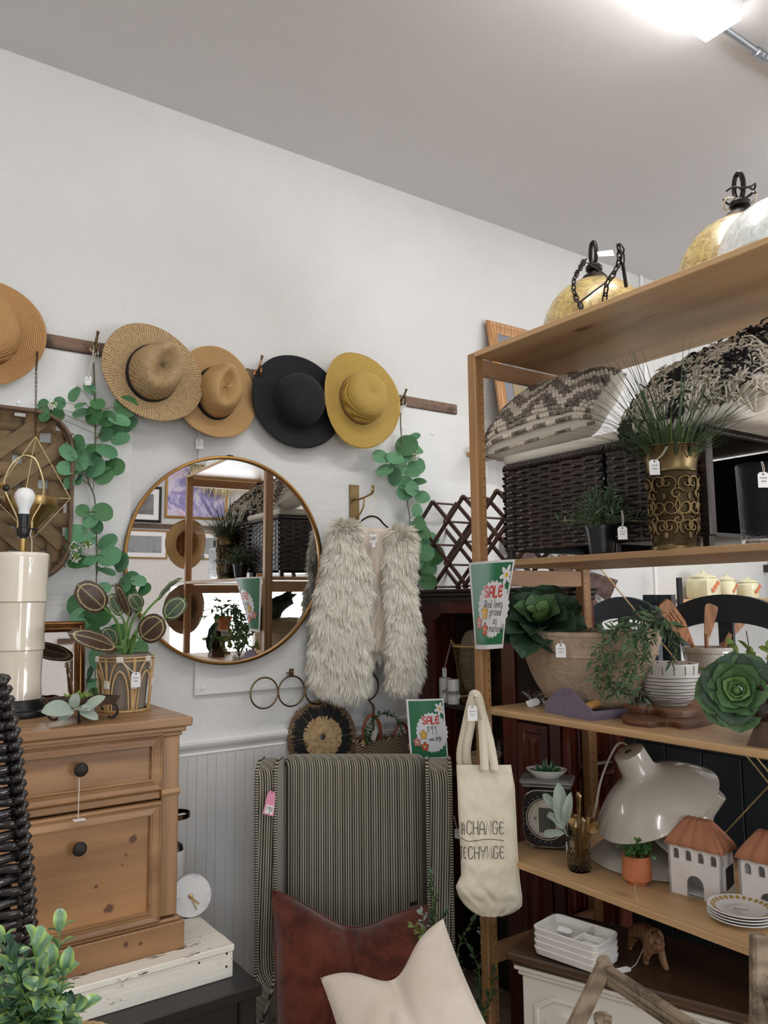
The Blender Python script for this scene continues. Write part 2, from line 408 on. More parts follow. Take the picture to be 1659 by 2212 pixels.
# painted plywood sheets screwed over the plaster
zr0, zr1 = 2.319, 2.368
XB0 = P(283, 1015, 'y', WY)[0]; XB1 = P(421, 1300, 'y', WY)[0]
a = struct('trim_1', MB().b2((-2.2, WY-.013, 1.075), (XB0, WY-.0005, zr0), .002), M['ply'])
b = struct('trim_2', MB().b2((XB1, WY-.013, 1.072), (2.72, WY-.0005, zr0), .002), M['ply'])
for par, pts in ((b, [(438, 1487), (800, 1448), (426, 1010), (870, 925), (935, 938)]), (a, [(245, 905), (40, 870)])):
    for px, py in pts:
        q = P(px, py, 'y', WY-.014); part('screw', MB().lathe([(0, 0), (.007, .0006), (.0075, .003), (.004, .005), (0, .0055)], 12, frame(q+V3(0, .001, 0), (0, -1, 0))), M['trim'], par)
# weathered hat rail
rb = MB(); rb.b2((-1.2, WY-.024, zr0), (2.46, WY-.0005, zr1), .004)
rail = struct('trim_3', rb, M['rail'])
# chair rail and beadboard
prof = [(0, .848), (.012, .848), (.014, .856), (.010, .862), (.013, .872), (.022, .884), (.026, .894), (.026, .904), (.018, .910), (0, .911)]
m_ = MB(); n = len(prof)
V = [(-2.2, WY-y, z) for y, z in prof]+[(2.18, WY-y, z) for y, z in prof]
m_.add(V, [tuple(range(n)), tuple(range(n, 2*n))[::-1]]+[(i, i+n, (i+1) % n+n, (i+1) % n) for i in range(n)])
struct('trim_4', m_, M['trim'])
bd = struct('trim_5', MB().b2((.3, WY-.004, ZF+.1), (2.16, WY-.0005, .848)), M['bead'])
x = .3
while x < 2.1:
    wv = .078
    part('plank', MB().b2((x+.0004, WY-.0125, ZF+.1), (x+wv*.542, WY-.0035, .848), .0015), M['bead'], bd, False)
    part('plank', MB().b2((x+wv*.55, WY-.0125, ZF+.1), (x+wv-.0004, WY-.0035, .848), .0015), M['bead'], bd, False)
    x += wv
struct('baseboard_back', MB().b2((-2.2, WY-.016, ZF), (XR, WY-.0005, ZF+.1), .003), M['trim'])

# ------------------------------------------------------------------ ceiling lights
zf = CZ-.075
c0 = P(1524, 97, 'z', zf); c1 = P(1610, 45, 'z', zf)
fy0, fy1 = c1[1], c0[1]; fx1 = c0[0]
def fixture(x0, x1, y0, y1, label, grp=None):
    T_ = thing('ceiling_light', label, 'light', ((x0+x1)/2, (y0+y1)/2, CZ), grp)
    part('housing', MB().b2((x0, y0, CZ-.045), (x1, y1, CZ-.0005), .003), M['trim'], T_, False)
    part('diffuser', MB().b2((x0+.002, y0+.002, zf), (x1-.002, y1-.002, CZ-.045), .008), M['emit'], T_, False)
    return T_
fixture(fx1-1.25, fx1, fy0, fy1, 'glowing strip light on the ceiling at the top right')
for x0, y0, lb in ((-1.6, fy0, 'near the left wall beside the hats'), (3.3, fy0, 'over the back right corner'), (-1.6, -1.2, 'behind the camera on the left'), (fx1-1.25, -1.2, 'behind the camera in the middle'), (3.3, -1.2, 'behind the camera on the right'), (3.7, -.1, 'beyond the rack, brightening the far right')):
    fixture(x0, x0+1.25, y0, y0+fy1-fy0, 'unseen strip light added on the ceiling '+lb, 'strip lights added out of view')  # unseen fixtures added for light; the last brightens the area beyond the rack
cz = CZ-.03; p0 = P(1582, 74, 'z', cz); cy = p0[1]
cond = thing('electrical_conduit', 'thin galvanised conduit running on from the end of the ceiling strip light', 'pipe', (fx1+.45, cy, cz))
part('tube', MB().tube([(fx1-.02, cy, cz), (3.3, cy, cz)], .0115, 12), M['galv'], cond)
q = P(1640, 118, 'z', cz)
part('coupling', MB().tube([(q[0]-.03, cy, cz), (q[0]-.028, cy, cz), (q[0]+.03, cy, cz), (q[0]+.032, cy, cz)], [.012, .0165, .0165, .012], 12).box((q[0]-.012, cy-.012, cz-.008), (.008, .012, .012), .001).box((q[0]+.014, cy-.012, cz-.008), (.008, .012, .012), .001), M['galv'], cond)

# ------------------------------------------------------------------ pine shelf rack
RX0, RX1, RY0, RY1 = 1.76, 2.31, .55, 2.003
PW, PY = .042, .038
S1, S2, S3, S4 = 2.263, 1.545, 1.072, .626
rack = thing('shelf_rack', 'tall open pine shelf rack with peg-hole posts and four boards', 'shelving', ((RX0+RX1)/2, 1.27, ZF))
for x in (RX0, RX1-PW):
    for y in (RY0, RY1-PY):
        pst = part('post', MB().b2((x, y, ZF), (x+PW, y+PY, 2.262), .003), M['post'], rack, False)
        hb = MB(); yy = y if y > 1 else y+PY; s_ = -1 if y > 1 else 1
        for k in range(66):
            z = .1+k*.032
            if z > 2.17: break
            hb.tube([(x+PW-.012 if x < 2 else x+.012, yy-s_*.001, z), (x+PW-.012 if x < 2 else x+.012, yy+s_*.0006, z)], .0025, 6)
        part('peg_hole', hb, M['black'], pst, False, kind='stuff')
        if y > 1:
            hb = MB()
            for k in range(66):
                z = .1+k*.032
                if z > 2.17: break
                hb.tube([(x+PW-.012 if x < 2 else x+.012, RY1-.001, z), (x+PW-.012 if x < 2 else x+.012, RY1+.0006, z)], .0025, 6)
            part('peg_hole', hb, M['black'], pst, False, kind='stuff')
for z in (S1, S2, S3, S4):
    lab = {S1: 'pine board, topmost', S2: None}.get(z)
    part('shelf_board', MB().b2((RX0, RY0+PY, z-.019), (RX1, RY1-PY, z), .002), M['shelf'], rack, False)
for y in (RY0+.006, RY1-PY+.006):
    for z in (2.216, 1.492, .3):
        part('cross_rail', MB().b2((RX0+PW, y, z-.028), (RX1-PW, y+.022, z+.028), .002), M['postx'], rack, False)
br = MB(); xb = RX1+.004
a = P(1298, 1229, 'x', xb); b = P(1378, 1326, 'x', xb); d = b-a
e = a+d*(RY0+.02-a[1])/d[1]
br.tube([a, e], .003, 6); part('brace_rod', br, M['paleg'], rack)
a1 = P(1612, 1632, 'x', xb); b1 = P(1659, 1690, 'x', xb); d = b1-a1; u_ = a1-d*2.2; v_ = b1+d*2.2
part('brace_rod', MB().tube([a1-d*2.6, b1+d*.3], .003, 6), M['paleg'], rack)
a2 = P(1588, 1776, 'x', xb); b2 = P(1659, 1700, 'x', xb); part('brace_rod', MB().tube([a2-(b2-a2)*1.5, b2+(b2-a2)*.2], .003, 6), M['paleg'], rack)
# ------------------------------------------------------------------ things on the hat wall
def depth(p): return float(np.dot(np.array(p)-CAM, FV))
def m_of(px, p): return px*depth(p)/FPX          # metres for a length seen at point p
DOWN = V3(0, 0, -1)
def price_tag(parent, top, pos, s=.022, h=.036, n=(-.57, -.82, 0), lines=2, up=(0, 0, 1), tilt=0.0, strm='string', colour='paper', ptn=None):
    """a small card tag with a string from top to the card; n faces out of the card"""
    n = nz(n); up = np.array(up, float); up = nz(up-np.dot(up, n)*n); rt = np.cross(up, n)
    c_, s_ = math.cos(tilt), math.sin(tilt); up2 = c_*up+s_*rt; rt2 = c_*rt-s_*up
    T = np.eye(4); T[:3, 0] = rt2; T[:3, 1] = up2; T[:3, 2] = n; T[:3, 3] = pos
    w_ = s/2; c = w_*.42
    poly = [(-w_, -h), (w_, -h), (w_, -c), (w_-c, 0), (-w_+c, 0), (-w_, -c)]
    tg = part('price_tag', MB().prism(poly, 0, .0006, T), M[colour], parent, False)
    part('eyelet', MB().lathe([(.0008, .0007), (.0022, .0012), (.0026, .0006)], 8, T @ TM((0, -c*.8, 0))), M['brass'] if ptn else M['ink'], tg)
    wr = MB()
    for k in range(lines):
        y0 = -h*(.38+.22*k); L = s*.62*(1 if k % 2 == 0 else .7); pts = []
        for q in range(12): pts.append((-L/2+L*q/11, y0+math.sin(q*2.3+k)*h*.05, .0009))
        wr.tube(np.array(pts) @ T[:3, :3].T + T[:3, 3], .00045, 4)
    part('handwriting', wr, M['ink'], tg)
    top = np.array(top, float); e = np.array(pos)+up2*(-c*.8)+n*.001
    mid = (top+e)/2+V3(0, 0, -.004)+n*.003
    st = MB(); st.tube(catmull([top, mid, e], 5), .0007, 5); st.tube(catmull([top+rt2*.003, mid+rt2*.004, e], 5), .0007, 5)
    part('string', st, M[strm], tg)
    return tg

# straw materials in each hat's own space (crown along z)
def straw(name, c1, c2, rings=150, radial=0, rough=.7, bump=.5, coarse=False):
    t = NT(name); v = t.coord(); w1 = t.n('TexWave', wave_type='RINGS', rings_direction='Z'); w1.inputs['Scale'].default_value = rings
    w1.inputs['Distortion'].default_value = 1.2 if not coarse else 5; w1.inputs['Detail'].default_value = 1; w1.inputs['Detail Scale'].default_value = 6 if coarse else 3; t.l(v, w1.inputs['Vector'])
    f = w1.outputs['Fac']; ns = t.noise(v, 180 if not coarse else 110, 3, .6)
    if radial:
        sp = t.n('SeparateXYZ'); t.l(v, sp.inputs[0]); an = t.math('ARCTAN2', sp.outputs[1], sp.outputs[0])
        rd = t.math('ADD', t.math('MULTIPLY', t.math('SINE', t.math('ADD', t.math('MULTIPLY', an, radial), t.math('MULTIPLY', ns, 6 if coarse else 2))), .5), .5)
        f = t.math('MULTIPLY', t.math('ADD', f, rd), .5)
    g = t.math('ADD', t.math('MULTIPLY', f, .6), t.math('MULTIPLY', ns, .4))
    return t.fin(t.ramp(g, [(.28 if coarse else .2, c1), (.55 if coarse else .7, c2)]), rough, t.bump(g, bump, .003))
M['straw1'] = straw('tan_braided_straw', (150, 106, 62), (196, 152, 98), 55, 0, .7, .8)
M['straw2'] = straw('open_weave_seagrass', (112, 84, 54), (206, 176, 130), 85, 110, .8, 1.0, True)
M['straw3'] = straw('fine_paper_braid', (150, 112, 66), (196, 158, 106), 120, 0, .6, .5)
M['straw5'] = straw('yellow_paper_braid', (150, 116, 42), (206, 174, 92), 62, 0, .55, .7)
M['felt'] = mat('black_felt', (14, 15, 20), .9, (18, 19, 24), 40, bump=.2, bs=200, Sheen_Weight=.04)
M['band'] = mat('black_grosgrain', (15, 15, 18), .7, bump=.4, bs=300)
t = NT('leopard_band'); v = t.coord(); vo = t.n('TexVoronoi'); vo.inputs['Scale'].default_value = 120; t.l(v, vo.inputs['Vector'])
M['leo'] = t.fin(t.ramp(vo.outputs['Distance'], [(.3, (30, 22, 18)), (.42, (150, 112, 78))]), .6)

def hat(label, cx, cy, wpx, hpx, off, tilt, ca, cb, H, q, kind, mt, band, warp=(0, 0), roll=0.0, seed=0, T=None, rxy=None, name='hat', grp='hats hanging along the rail', bw=.024, back=False):
    c = P(cx, cy, 'y', WY-off) if T is None else None
    if rxy: rx, ry = rxy
    else:
        d = nz(c-CAM); obl = abs(d[1]); rx = m_of(wpx, c)/2/obl; ry = m_of(hpx, c)/2
    o = thing(name, label, 'hat', (0, 0, 0), grp)
    def crown(s, a):
        sn = math.sin(s*PI/2)**q[0]; cs = max(math.cos(s*PI/2), 0)**q[1]
        x = ca*sn*math.cos(a); y = cb*sn*math.sin(a); z = H*cs
        if kind == 'fedora':
            k = min(1, z/H); tp = 1-.16*k; x *= tp; y *= tp
            fr = max(0, (y/cb+.55))  # front is +y
            z -= H*.34*math.exp(-(x/(ca*.30))**2)*math.exp(-((y+cb*.05)/(cb*.62))**4)*(k**2)
            pin = math.exp(-((y-cb*.55)/(cb*.30))**2)*k**1.2; x *= 1-.48*pin
            z += H*.10*math.exp(-((y-cb*.6)/(cb*.3))**2)*k
        elif kind == 'dome': pass
        return (x, y, z)
    g = MB(); n = 56
    g.grid(lambda u, v: crown(v, u*2*PI), n, 20, cu=True)
    part('crown', g, mt, o, 'all')
    def brim(u, v):
        a = u*2*PI; e = 1-(1-v)**1.05; bx = ca+(rx-ca)*e; by = cb+(ry-cb)*e
        z = warp[0]*e**2*math.cos(2*(a)+warp[1])+.006*e*nn(math.cos(a)*1.3+seed, math.sin(a)*1.3, seed)+(.012*e*e if v > .8 else .012*e*e)
        k = 1+.015*nn(math.cos(a)+seed*3, math.sin(a), 4.)*e
        return (bx*k*math.cos(a), by*k*math.sin(a), z)
    g = MB(); g.grid(brim, 72, 16, cu=True); bo = part('brim', g, mt, o, 'all')
    for ch in o.children:
        md = ch.modifiers.new('thick', 'SOLIDIFY'); md.thickness = .0025; md.offset = -1
    g = MB(); rim = [brim(u/72., 1.0) for u in range(72)]; g.tube(rim, .0024, 6, closed=True); part('rim', g, mt, o)
    if band:
        g = MB()
        def bf(u, v):
            a = u*2*PI; s = 1.0 - v*.0; z = .001+v*bw*(1+.15*math.sin(a)); 
            # crown radius at this height
            zz = min(.98, z/H); s_ = math.acos(min(1, zz**(1/q[1])))*2/PI; x, y, _ = crown(s_, a)
            r_ = 1+.0035/max(.02, math.hypot(x, y)); return (x*r_, y*r_, z)
        g.grid(bf, 56, 4, cu=True); b_ = part('hat_band', g, band, o, 'all'); md = b_.modifiers.new('t', 'SOLIDIFY'); md.thickness = .002
    if T is None:
        ax = nz((tilt[0], -1, tilt[1])); T = frame(c, ax, (math.cos(roll), 0, math.sin(roll)))
    return place(o, T)
h1 = hat('large tan braided straw hat cut by the left edge above the tobacco basket', -36, 716, 236, 238, .05, (0, .05), .105, .118, .11, (.55, .6), 'dome', M['straw1'], None, (.012, .6), .3, 1)
h2 = hat('open-weave seagrass fedora with black band, left of the tan fedora', 330, 806, 206, 210, .085, (.06, .1), .096, .116, .13, (.42, .42), 'fedora', M['straw2'], M['band'], (.010, .5), -.45, 2)
h3 = hat('smooth tan fedora with black band tucked behind the open-weave fedora', 466, 850, 172, 208, .045, (.05, .14), .086, .110, .12, (.42, .42), 'fedora', M['straw3'], M['band'], (.012, 2.2), -.22, 3)
h4 = hat('wide black felt floppy hat on the hat rail', 641, 868, 184, 206, .05, (-.02, .08), .108, .112, .10, (.75, .6), 'dome', M['felt'], None, (.010, .4), 0, 4)
h5 = hat('yellow straw sun hat with leopard-print band, right of the black felt hat', 777, 864, 150, 214, .10, (-.05, .08), .098, .108, .11, (.5, .55), 'dome', M['straw5'], M['leo'], (.02, .2), 0, 5, bw=.022)
price_tag(h3, P(428, 925, 'y', WY-.03), P(431, 948, 'y', WY-.03), .028, .040)
for o_ in (h3,): # the tag was given in world space: move it back out of the hat's frame
    inv = o_.matrix_basis.inverted()
    for ch in o_.children:
        if ch.name.startswith('price_tag'): ch.matrix_basis = inv

def coat_hook(px, py, label, up=1.0, mt='copper'):
    c = P(px, py, 'y', WY-.026); o = thing('coat_hook', label, 'hook', c, 'coat hooks screwed to the hat rail')
    part('plate', MB().lathe([(0, 0), (.013, 0), (.014, .003), (.009, .006), (0, .007)], 16, frame(c+V3(0, .001, 0), (0, -1, 0))), M[mt], o)
    part('screw', MB().lathe([(0, 0), (.003, .0005), (.0032, .002), (0, .003)], 8, frame(c+V3(0, -.005, .008), (0, -1, 0))), M['brass'], o)
    a = MB(); a.tube(catmull([c+V3(0, -.004, .002), c+V3(0, -.02, .006), c+V3(0, -.034, .02*up), c+V3(.002, -.042, .042*up), c+V3(.002, -.050, .055*up)], 6), [.005]*18+[.004]*6+[.0035], 8); a.sphere(c+V3(.002, -.051, .057*up), .0065, 10, 8)
    part('upper_prong', a, M[mt], o)
    a = MB(); a.tube(catmull([c+V3(0, -.004, -.004), c+V3(0, -.018, -.018), c+V3(0, -.034, -.020), c+V3(0, -.044, -.008), c+V3(0, -.047, .004)], 6), .0045, 8); a.sphere(c+V3(0, -.047, .006), .006, 10, 8)
    part('lower_hook', a, M[mt], o); return c
hk1 = coat_hook(201, 756, 'coat hook holding the long eucalyptus garland', .9, 'brass')
hk2 = coat_hook(553, 806, 'bare coppery coat hook between the tan fedora and black hat', 1.0)
hk3 = coat_hook(863, 868, 'coat hook to the right of the yellow straw hat', .8, 'brass')

# ---- eucalyptus garlands: every leaf a part
def euc_mesh(name, m, notch=.12, asp=.92):
    g = MB(); n = 18; V = [(0, .5, -.05)]
    for i in range(n):
        a = 2*PI*i/n - PI/2; r = .5*(1-notch*math.exp(-((a-PI/2)/.25)**2)*.5)
        if i == 0: V.append((0, .0, 0)); continue
        V.append((r*asp*math.cos(a), .5+r*math.sin(a), .05*math.cos(2*a)+.04*math.sin(a)))
    F = [(0, 1+i, 1+(i+1) % n) for i in range(n)]
    return g.add(V, F).mesh(name, m, None, 'all')
EM = [euc_mesh('leaf', M['euc']), euc_mesh('leaf', M['euc2']), euc_mesh('leaf', M['euc'], .1, .68)]
def white_buds(parent, c, r):
    g = MB(); b = MB()
    for i in range(26):
        d = nz(rng.normal(size=3)+V3(0, -.5, -.6)); e = c+d*r*(.7+.3*rng.random()); g.tube([c+V3(0, 0, r*.5), (c+e)/2+V3(0, 0, r*.35), e], .0009, 4); b.sphere(e, .0028, 6, 4)
    f = part('flower_stalks', g, M['lime'], parent); part('buds', b, M['white_cer'], parent, kind='stuff')
def garland(label, stem, leaves, buds, off, top, name='eucalyptus_garland', grp='eucalyptus garlands', seed=1):
    R_ = np.random.default_rng(seed)
    S_ = [P(x, y, 'y', WY-off-.01*math.sin(i*1.3)) for i, (x, y) in enumerate(stem)]
    o = thing(name, label, 'garland', S_[-1], grp)
    pth = catmull(S_, 6); part('main_stem', MB().tube(pth, np.linspace(.0034, .0016, len(pth)), 6), M['stem'], o)
    for (x, y, r) in leaves:
        of = off+R_.uniform(.0, .075); c = P(x, y, 'y', WY-of); L = m_of(r, c)*2*1.36
        n_ = nz(V3(-.5, -.85, .25)+R_.normal(size=3)*.33)
        cand = pth + V3(0, 0, .03); k = np.argmin(np.linalg.norm(cand-c, axis=1)); b = pth[k]
        y_ = c-b; 
        if np.linalg.norm(y_) < .015: y_ = R_.normal(size=3)
        y_ = nz(y_+V3(0, 0, -.02)); y_ = nz(y_-np.dot(y_, n_)*n_)
        me = EM[R_.choice([0, 0, 1, 2] if r < 19 else [0, 1, 1])]
        base = c-y_*L/2; T = dirframe(base, y_, n_, L); inst('leaf', me, o, T)
        g = MB(); m1 = (b+base)/2+V3(0, -.006, 0); g.tube(catmull([b, m1, base, base+y_*L*.25], 3), .0011, 5); part('twig', g, M['stem'], o)
    for (x, y, r) in buds:
        c = P(x, y, 'y', WY-off-.05); white_buds(o, c, m_of(r, c))
    if top is not None:
        g = MB()
        for s_ in (-.006, .0, .006): g.tube(catmull([top+V3(s_, -.036, .006), top+V3(s_*1.5, -.04, -.03), (top+S_[0])/2+V3(s_, -.02, 0), S_[0]+V3(0, -.002, -.05)], 5), .0014, 5)
        part('tie', g, M['string'], o)
    return o
k5 = lambda L: [(a/5.028, 860+b/5.028, c/5.028) for a, b, c in L]
L1 = k5([(465, 95, 72), (640, 60, 62), (610, 180, 66), (480, 200, 52), (870, 80, 50), (900, 160, 85), (1020, 185, 85), (1060, 60, 65), (1370, 90, 96), (1160, 225, 78), (1300, 240, 90), (1400, 290, 84), (1260, 350, 78), (1150, 390, 72),
 (1305, 445, 88), (740, 590, 84), (855, 490, 78), (965, 620, 100), (1150, 575, 98), (860, 685, 85), (1030, 750, 96), (1250, 748, 84), (1120, 840, 84), (710, 762, 70), (820, 795, 76), (750, 915, 56), (860, 885, 66), (990, 545, 50), (1150, 745, 60),
 (900, 1225, 60), (1115, 1240, 88), (980, 1340, 66), (1050, 1400, 60), (830, 1475, 92), (950, 1530, 66), (1170, 1565, 88), (1190, 1720, 100), (1315, 1780, 92), (870, 1780, 98), (980, 1770, 70), (1150, 1880, 84), (1430, 1965, 70), (1350, 2030, 72), (1410, 2110, 60), (1130, 2060, 58), (800, 1640, 70)])
L1 += [(161, 852, 14), (193, 838, 13), (172, 1307, 21), (195, 1345, 22), (176, 1335, 18), (214, 1330, 20), (200, 1375, 18), (238, 1400, 22), (215, 1420, 20), (305, 1400, 14), (195, 1455, 15), (205, 1480, 13), (203, 1500, 11), (182, 1360, 18), (250, 1370, 20), (168, 1385, 14), (300, 1255, 14), (312, 1274, 13)]
g1 = garland('long eucalyptus garland with white buds hanging beside the tobacco basket', [(201, 765), (205, 860), (206, 950), (205, 1010), (190, 1035), (205, 1080), (209, 1180), (208, 1260), (204, 1360), (206, 1450), (203, 1495)], L1, [(113, 875, 11), (187, 1175, 15), (160, 1180, 14), (163, 1203, 13)], .045, hk1, seed=3)
price_tag(g1, hk1+V3(-.006, -.03, 0), P(191, 812, 'y', WY-.07), .022, .034, lines=1)
L2 = [(879, 963, 19), (893, 946, 13), (824, 987, 16), (854, 990, 16), (831, 1016, 15), (859, 1010, 15), (853, 1030, 15), (898, 970, 14), (900, 1007, 15), (890, 1020, 14), (876, 1044, 17), (874, 1064, 14), (905, 1041, 13), (913, 1074, 13), (901, 1102, 12),
 (895, 1145, 15), (915, 1147, 16), (930, 1165, 15), (906, 1180, 16), (938, 1200, 18), (920, 1195, 15), (900, 1214, 15), (926, 1226, 16), (909, 1246, 14), (925, 1257, 15), (890, 1055, 13), (907, 1130, 13), (882, 990, 13)]
g2 = garland('shorter eucalyptus garland hanging between the yellow hat and the lattice rack', [(865, 892), (867, 940), (878, 1010), (880, 1080), (885, 1120), (884, 1150), (900, 1200), (905, 1260)], L2, [(896, 985, 12)], .06, hk3, seed=8)

# ---- round mirror
MC = P(495, 1208, 'y', 2.862); dm = math.radians(-2.3); MN = nz((math.sin(dm), -math.cos(dm), -.004)); R0 = .405
mo = thing('round_mirror', 'large round mirror in a thin brass rim reflecting the shelf rack', 'mirror', MC)
T = frame(MC, MN, (1, 0, 0))
part('frame', MB().lathe([(R0-.010, -.014), (R0, -.014), (R0, .012), (R0-.003, .014), (R0-.010, .014), (R0-.012, .010)], 128, T, close=True), M['gold2'] if 'gold2' in M else metal('antique_brass_rim', (140, 104, 58), .35), mo)
part('glass', MB().lathe([(0, 0), (R0-.011, 0), (R0-.011, -.004), (0, -.004)], 128, T), M['mirror'], mo, False)
part('backing', MB().lathe([(0, -.005), (R0-.012, -.005), (R0-.012, -.012), (0, -.012)], 64, T), M['black'], mo, False)
part('hanger_plate', MB().b2(MC+V3(-.012, -.004, R0-.004), MC+V3(.012, .012, R0+.006), .001), M['bronze'], mo)

# ---- tobacco basket
tz0, tz1 = 1.50, 2.075; tx1 = P(152, 1090, 'y', WY-.06)[0]; tx0 = tx1-.60; cx_, cz_ = (tx0+tx1)/2, (tz0+tz1)/2
M['slat'] = wood('tobacco_basket_slat', (92, 74, 50), (134, 110, 78), 0, .8, 10, rings=False, bump=.3); M['slatv'] = wood('tobacco_basket_slat_upright', (88, 70, 48), (130, 104, 72), 2, .8, 10, rings=False, bump=.3)
M['twig'] = wood('basket_rim_twig', (82, 62, 48), (122, 98, 78), 0, .8, 20, rings=False, bump=.4)
tb = thing('tobacco_basket', 'flat woven wooden tobacco basket hanging at the left edge', 'basket', (cx_, WY-.05, tz0))
def rrect(y, inset, n=10, r=.13):
    out = []; hx, hz = .30-inset, (tz1-tz0)/2-inset
    for (sx, sz, a0) in ((1, 1, 0), (-1, 1, PI/2), (-1, -1, PI), (1, -1, 3*PI/2)):
        for i in range(n+1): a = a0+PI/2*i/n; out.append((cx_+sx*(hx-r)+r*math.cos(a), y, cz_+sz*(hz-r)+r*math.sin(a)))
    return out
for k, (y, ins, r) in enumerate(((WY-.088, .004, .0065), (WY-.075, .0, .007), (WY-.062, .006, .006))):
    pts = [np.array(q)+nv(q, 14, k)*.003 for q in rrect(y, ins)]; part('rim_hoop', MB().tube(pts, r, 7, closed=True), M['twig'], tb)
rr_ = rrect(WY-.075, .003)
for k in range(0, 44, 3):
    c = np.array(rr_[k]); tn = nz(np.array(rr_[(k+1) % 44])-np.array(rr_[k-1])); out_ = nz(np.cross(tn, (0, 1, 0)))
    part('wire_tie', MB().tube([c+.018*(math.cos(a)*out_+math.sin(a)*V3(0, 1, 0))*V3(1, 1.2, 1)+tn*.006*math.sin(a) for a in np.linspace(0, 2*PI, 10, endpoint=False)], .0014, 5, closed=True), M['twig'], tb)
NS = 7
for k in range(NS):
    xk = tx0+.045+(k+.0)*(.60-.09)/(NS-1); zk = tz0+.045+k*(tz1-tz0-.09)/(NS-1)
    hz = (tz1-tz0)/2-(.06 if k in (0, NS-1) else .004); hx = .30-(.06 if k in (0, NS-1) else .004); ph = k % 2
    def vs(u, v, xk=xk, hz=hz, ph=ph): z = cz_+(v*2-1)*hz; return (xk+(u-.5)*.052+.002*nn(z*8, xk*9), WY-.042+.006*math.cos((z-tz0-.045)*PI/((tz1-tz0-.09)/(NS-1))+ph*PI)-.030*abs(v*2-1)**8, z)
    def hs(u, v, zk=zk, hx=hx, ph=ph): x = cx_+(v*2-1)*hx; return (x, WY-.042-.006*math.cos((x-tx0-.045)*PI/((.51)/(NS-1))+ph*PI)-.030*abs(v*2-1)**8, zk+(u-.5)*.050+.002*nn(x*8, zk*9))
    for fn, m_ in ((vs, M['slatv']), (hs, M['slat'])):
        g = MB(); g.grid(fn, 3, 34); s_ = part('slat', g, m_, tb, 'all'); md = s_.modifiers.new('t', 'SOLIDIFY'); md.thickness = .0016; md.offset = 0
for (x0, z0, x1, z1, of) in ((tx0+.07, tz0+.05, tx1-.02, tz1-.10, .056), (tx0+.02, tz0+.12, tx1-.10, tz1-.03, .056), (tx0+.02, tz1-.12, tx1-.05, tz0+.04, .060), (tx0+.10, tz1-.03, tx1-.02, tz0+.12, .060)):
    p0, p1 = V3(x0, WY-of, z0), V3(x1, WY-of, z1); part('diagonal_slat', MB().bar(p0, p1, .046, .0018, 0, (0, -1, 0)), M['slat'], tb, False)

# ---- hanging gold planter
yp = 2.72
hp = thing('hanging_planter', 'brushed gold cone planter in a thin diamond wire frame on a chain', 'planter', P(72, 1160, 'y', yp))
def link_mesh(L, w_, r, m, n=12):
    g = MB(); pts = [(w_*math.cos(a), 0, (L/2-w_)*(1 if math.sin(a) >= 0 else -1)+w_*math.sin(a)) for a in np.linspace(0, 2*PI, n, endpoint=False)]
    return g.tube(pts, r, 5, closed=True).mesh('chain_link', m, None, 'all')
def chain(parent, pts, lk, L, r, m, w_=None):
    me = link_mesh(L, w_ or L*.3, r, m); pts = np.array(pts); seg = np.linalg.norm(np.diff(pts, axis=0), axis=1); cum = np.r_[0, np.cumsum(seg)]; n = int(cum[-1]/(L*.72))
    for i in range(n):
        s_ = (i+.5)*cum[-1]/n; k = min(len(seg)-1, np.searchsorted(cum, s_)-1); f = (s_-cum[k])/seg[k]; c = pts[k]*(1-f)+pts[k+1]*f; z = nz(pts[k+1]-pts[k])
        h = V3(1, .2, 0) if i % 2 else V3(.2, 1, 0); inst('chain_link', me, parent, frame(c, z, h))
chain(hp, [P(82, 745, 'y', WY-.03), P(78, 800, 'y', yp+.02), P(77, 940, 'y', yp)], None, .0105, .0011, M['bronze'])
tp, bt = P(77, 943, 'y', yp), P(72, 1162, 'y', yp)
cc = P(69, 1075, 'y', yp); rad_ = m_of(74, cc)/.95
corners = [cc+rad_*V3(math.cos(a), math.sin(a), 0) for a in (-.35, PI/2-.35, PI-.35, 1.5*PI-.35)]
for c in corners:
    part('frame_wire', MB().tube([tp, c, bt], .0014, 6), M['paleg'], hp)
    part('crossbar', MB().tube([c, cc+(c-cc)*.7], .0012, 6), M['paleg'], hp)
rc = m_of(52, cc); hc = m_of(76, cc)
part('cone_cup', MB().lathe([(.0, -hc), (rc*.08, -hc*.97), (rc*.98, -hc*.26), (rc, -hc*.24), (rc, .0), (rc-.002, 0), (rc-.002, -hc*.24), (0, -hc*.9)], 40, TM(cc)), M['gold'], hp)

# ---- wall hook, hanger and fur vest
kp = P(760, 1050, 'y', WY-.016)
wh = thing('wall_hook', 'long antique brass bracket hook holding the fur vest', 'hook', P(768, 1120, 'y', WY-.014))
x0 = P(754, 1090, 'y', WY-.013)[0]; x1 = P(776, 1090, 'y', WY-.02)[0]; za = P(765, 1048, 'y', WY-.014)[2]; zb = P(765, 1145, 'y', WY-.014)[2]
part('back_plate', MB().b2((x0, WY-.022, zb), (x1, WY-.0125, za), .002), M['brass'], wh, False)
xm = (x0+x1)/2; zt = P(775, 1078, 'y', WY-.03)[2]
e1 = P(806, 1070, 'y', WY-.155); e1[0] = xm
tip = V3(xm, WY-.165, zt+.035)
part('arm', MB().tube(catmull([V3(xm, WY-.02, zt), V3(xm, WY-.06, zt-.004), V3(xm, WY-.12, zt+.002), V3(xm, WY-.158, zt+.012), tip], 6), .0062, 10, flat=.7).box(tip+V3(0, 0, .002), (.014, .012, .012), .003), M['gold'], wh)
part('brace', MB().tube(catmull([V3(xm, WY-.095, zt-.003), V3(xm, WY-.09, zt-.04), V3(xm, WY-.055, zt-.075), V3(xm, WY-.022, zt-.088)], 6), .005, 8, flat=.6), M['gold'], wh)
VY = WY-.145; hkp = V3(xm, VY, zt-.002)
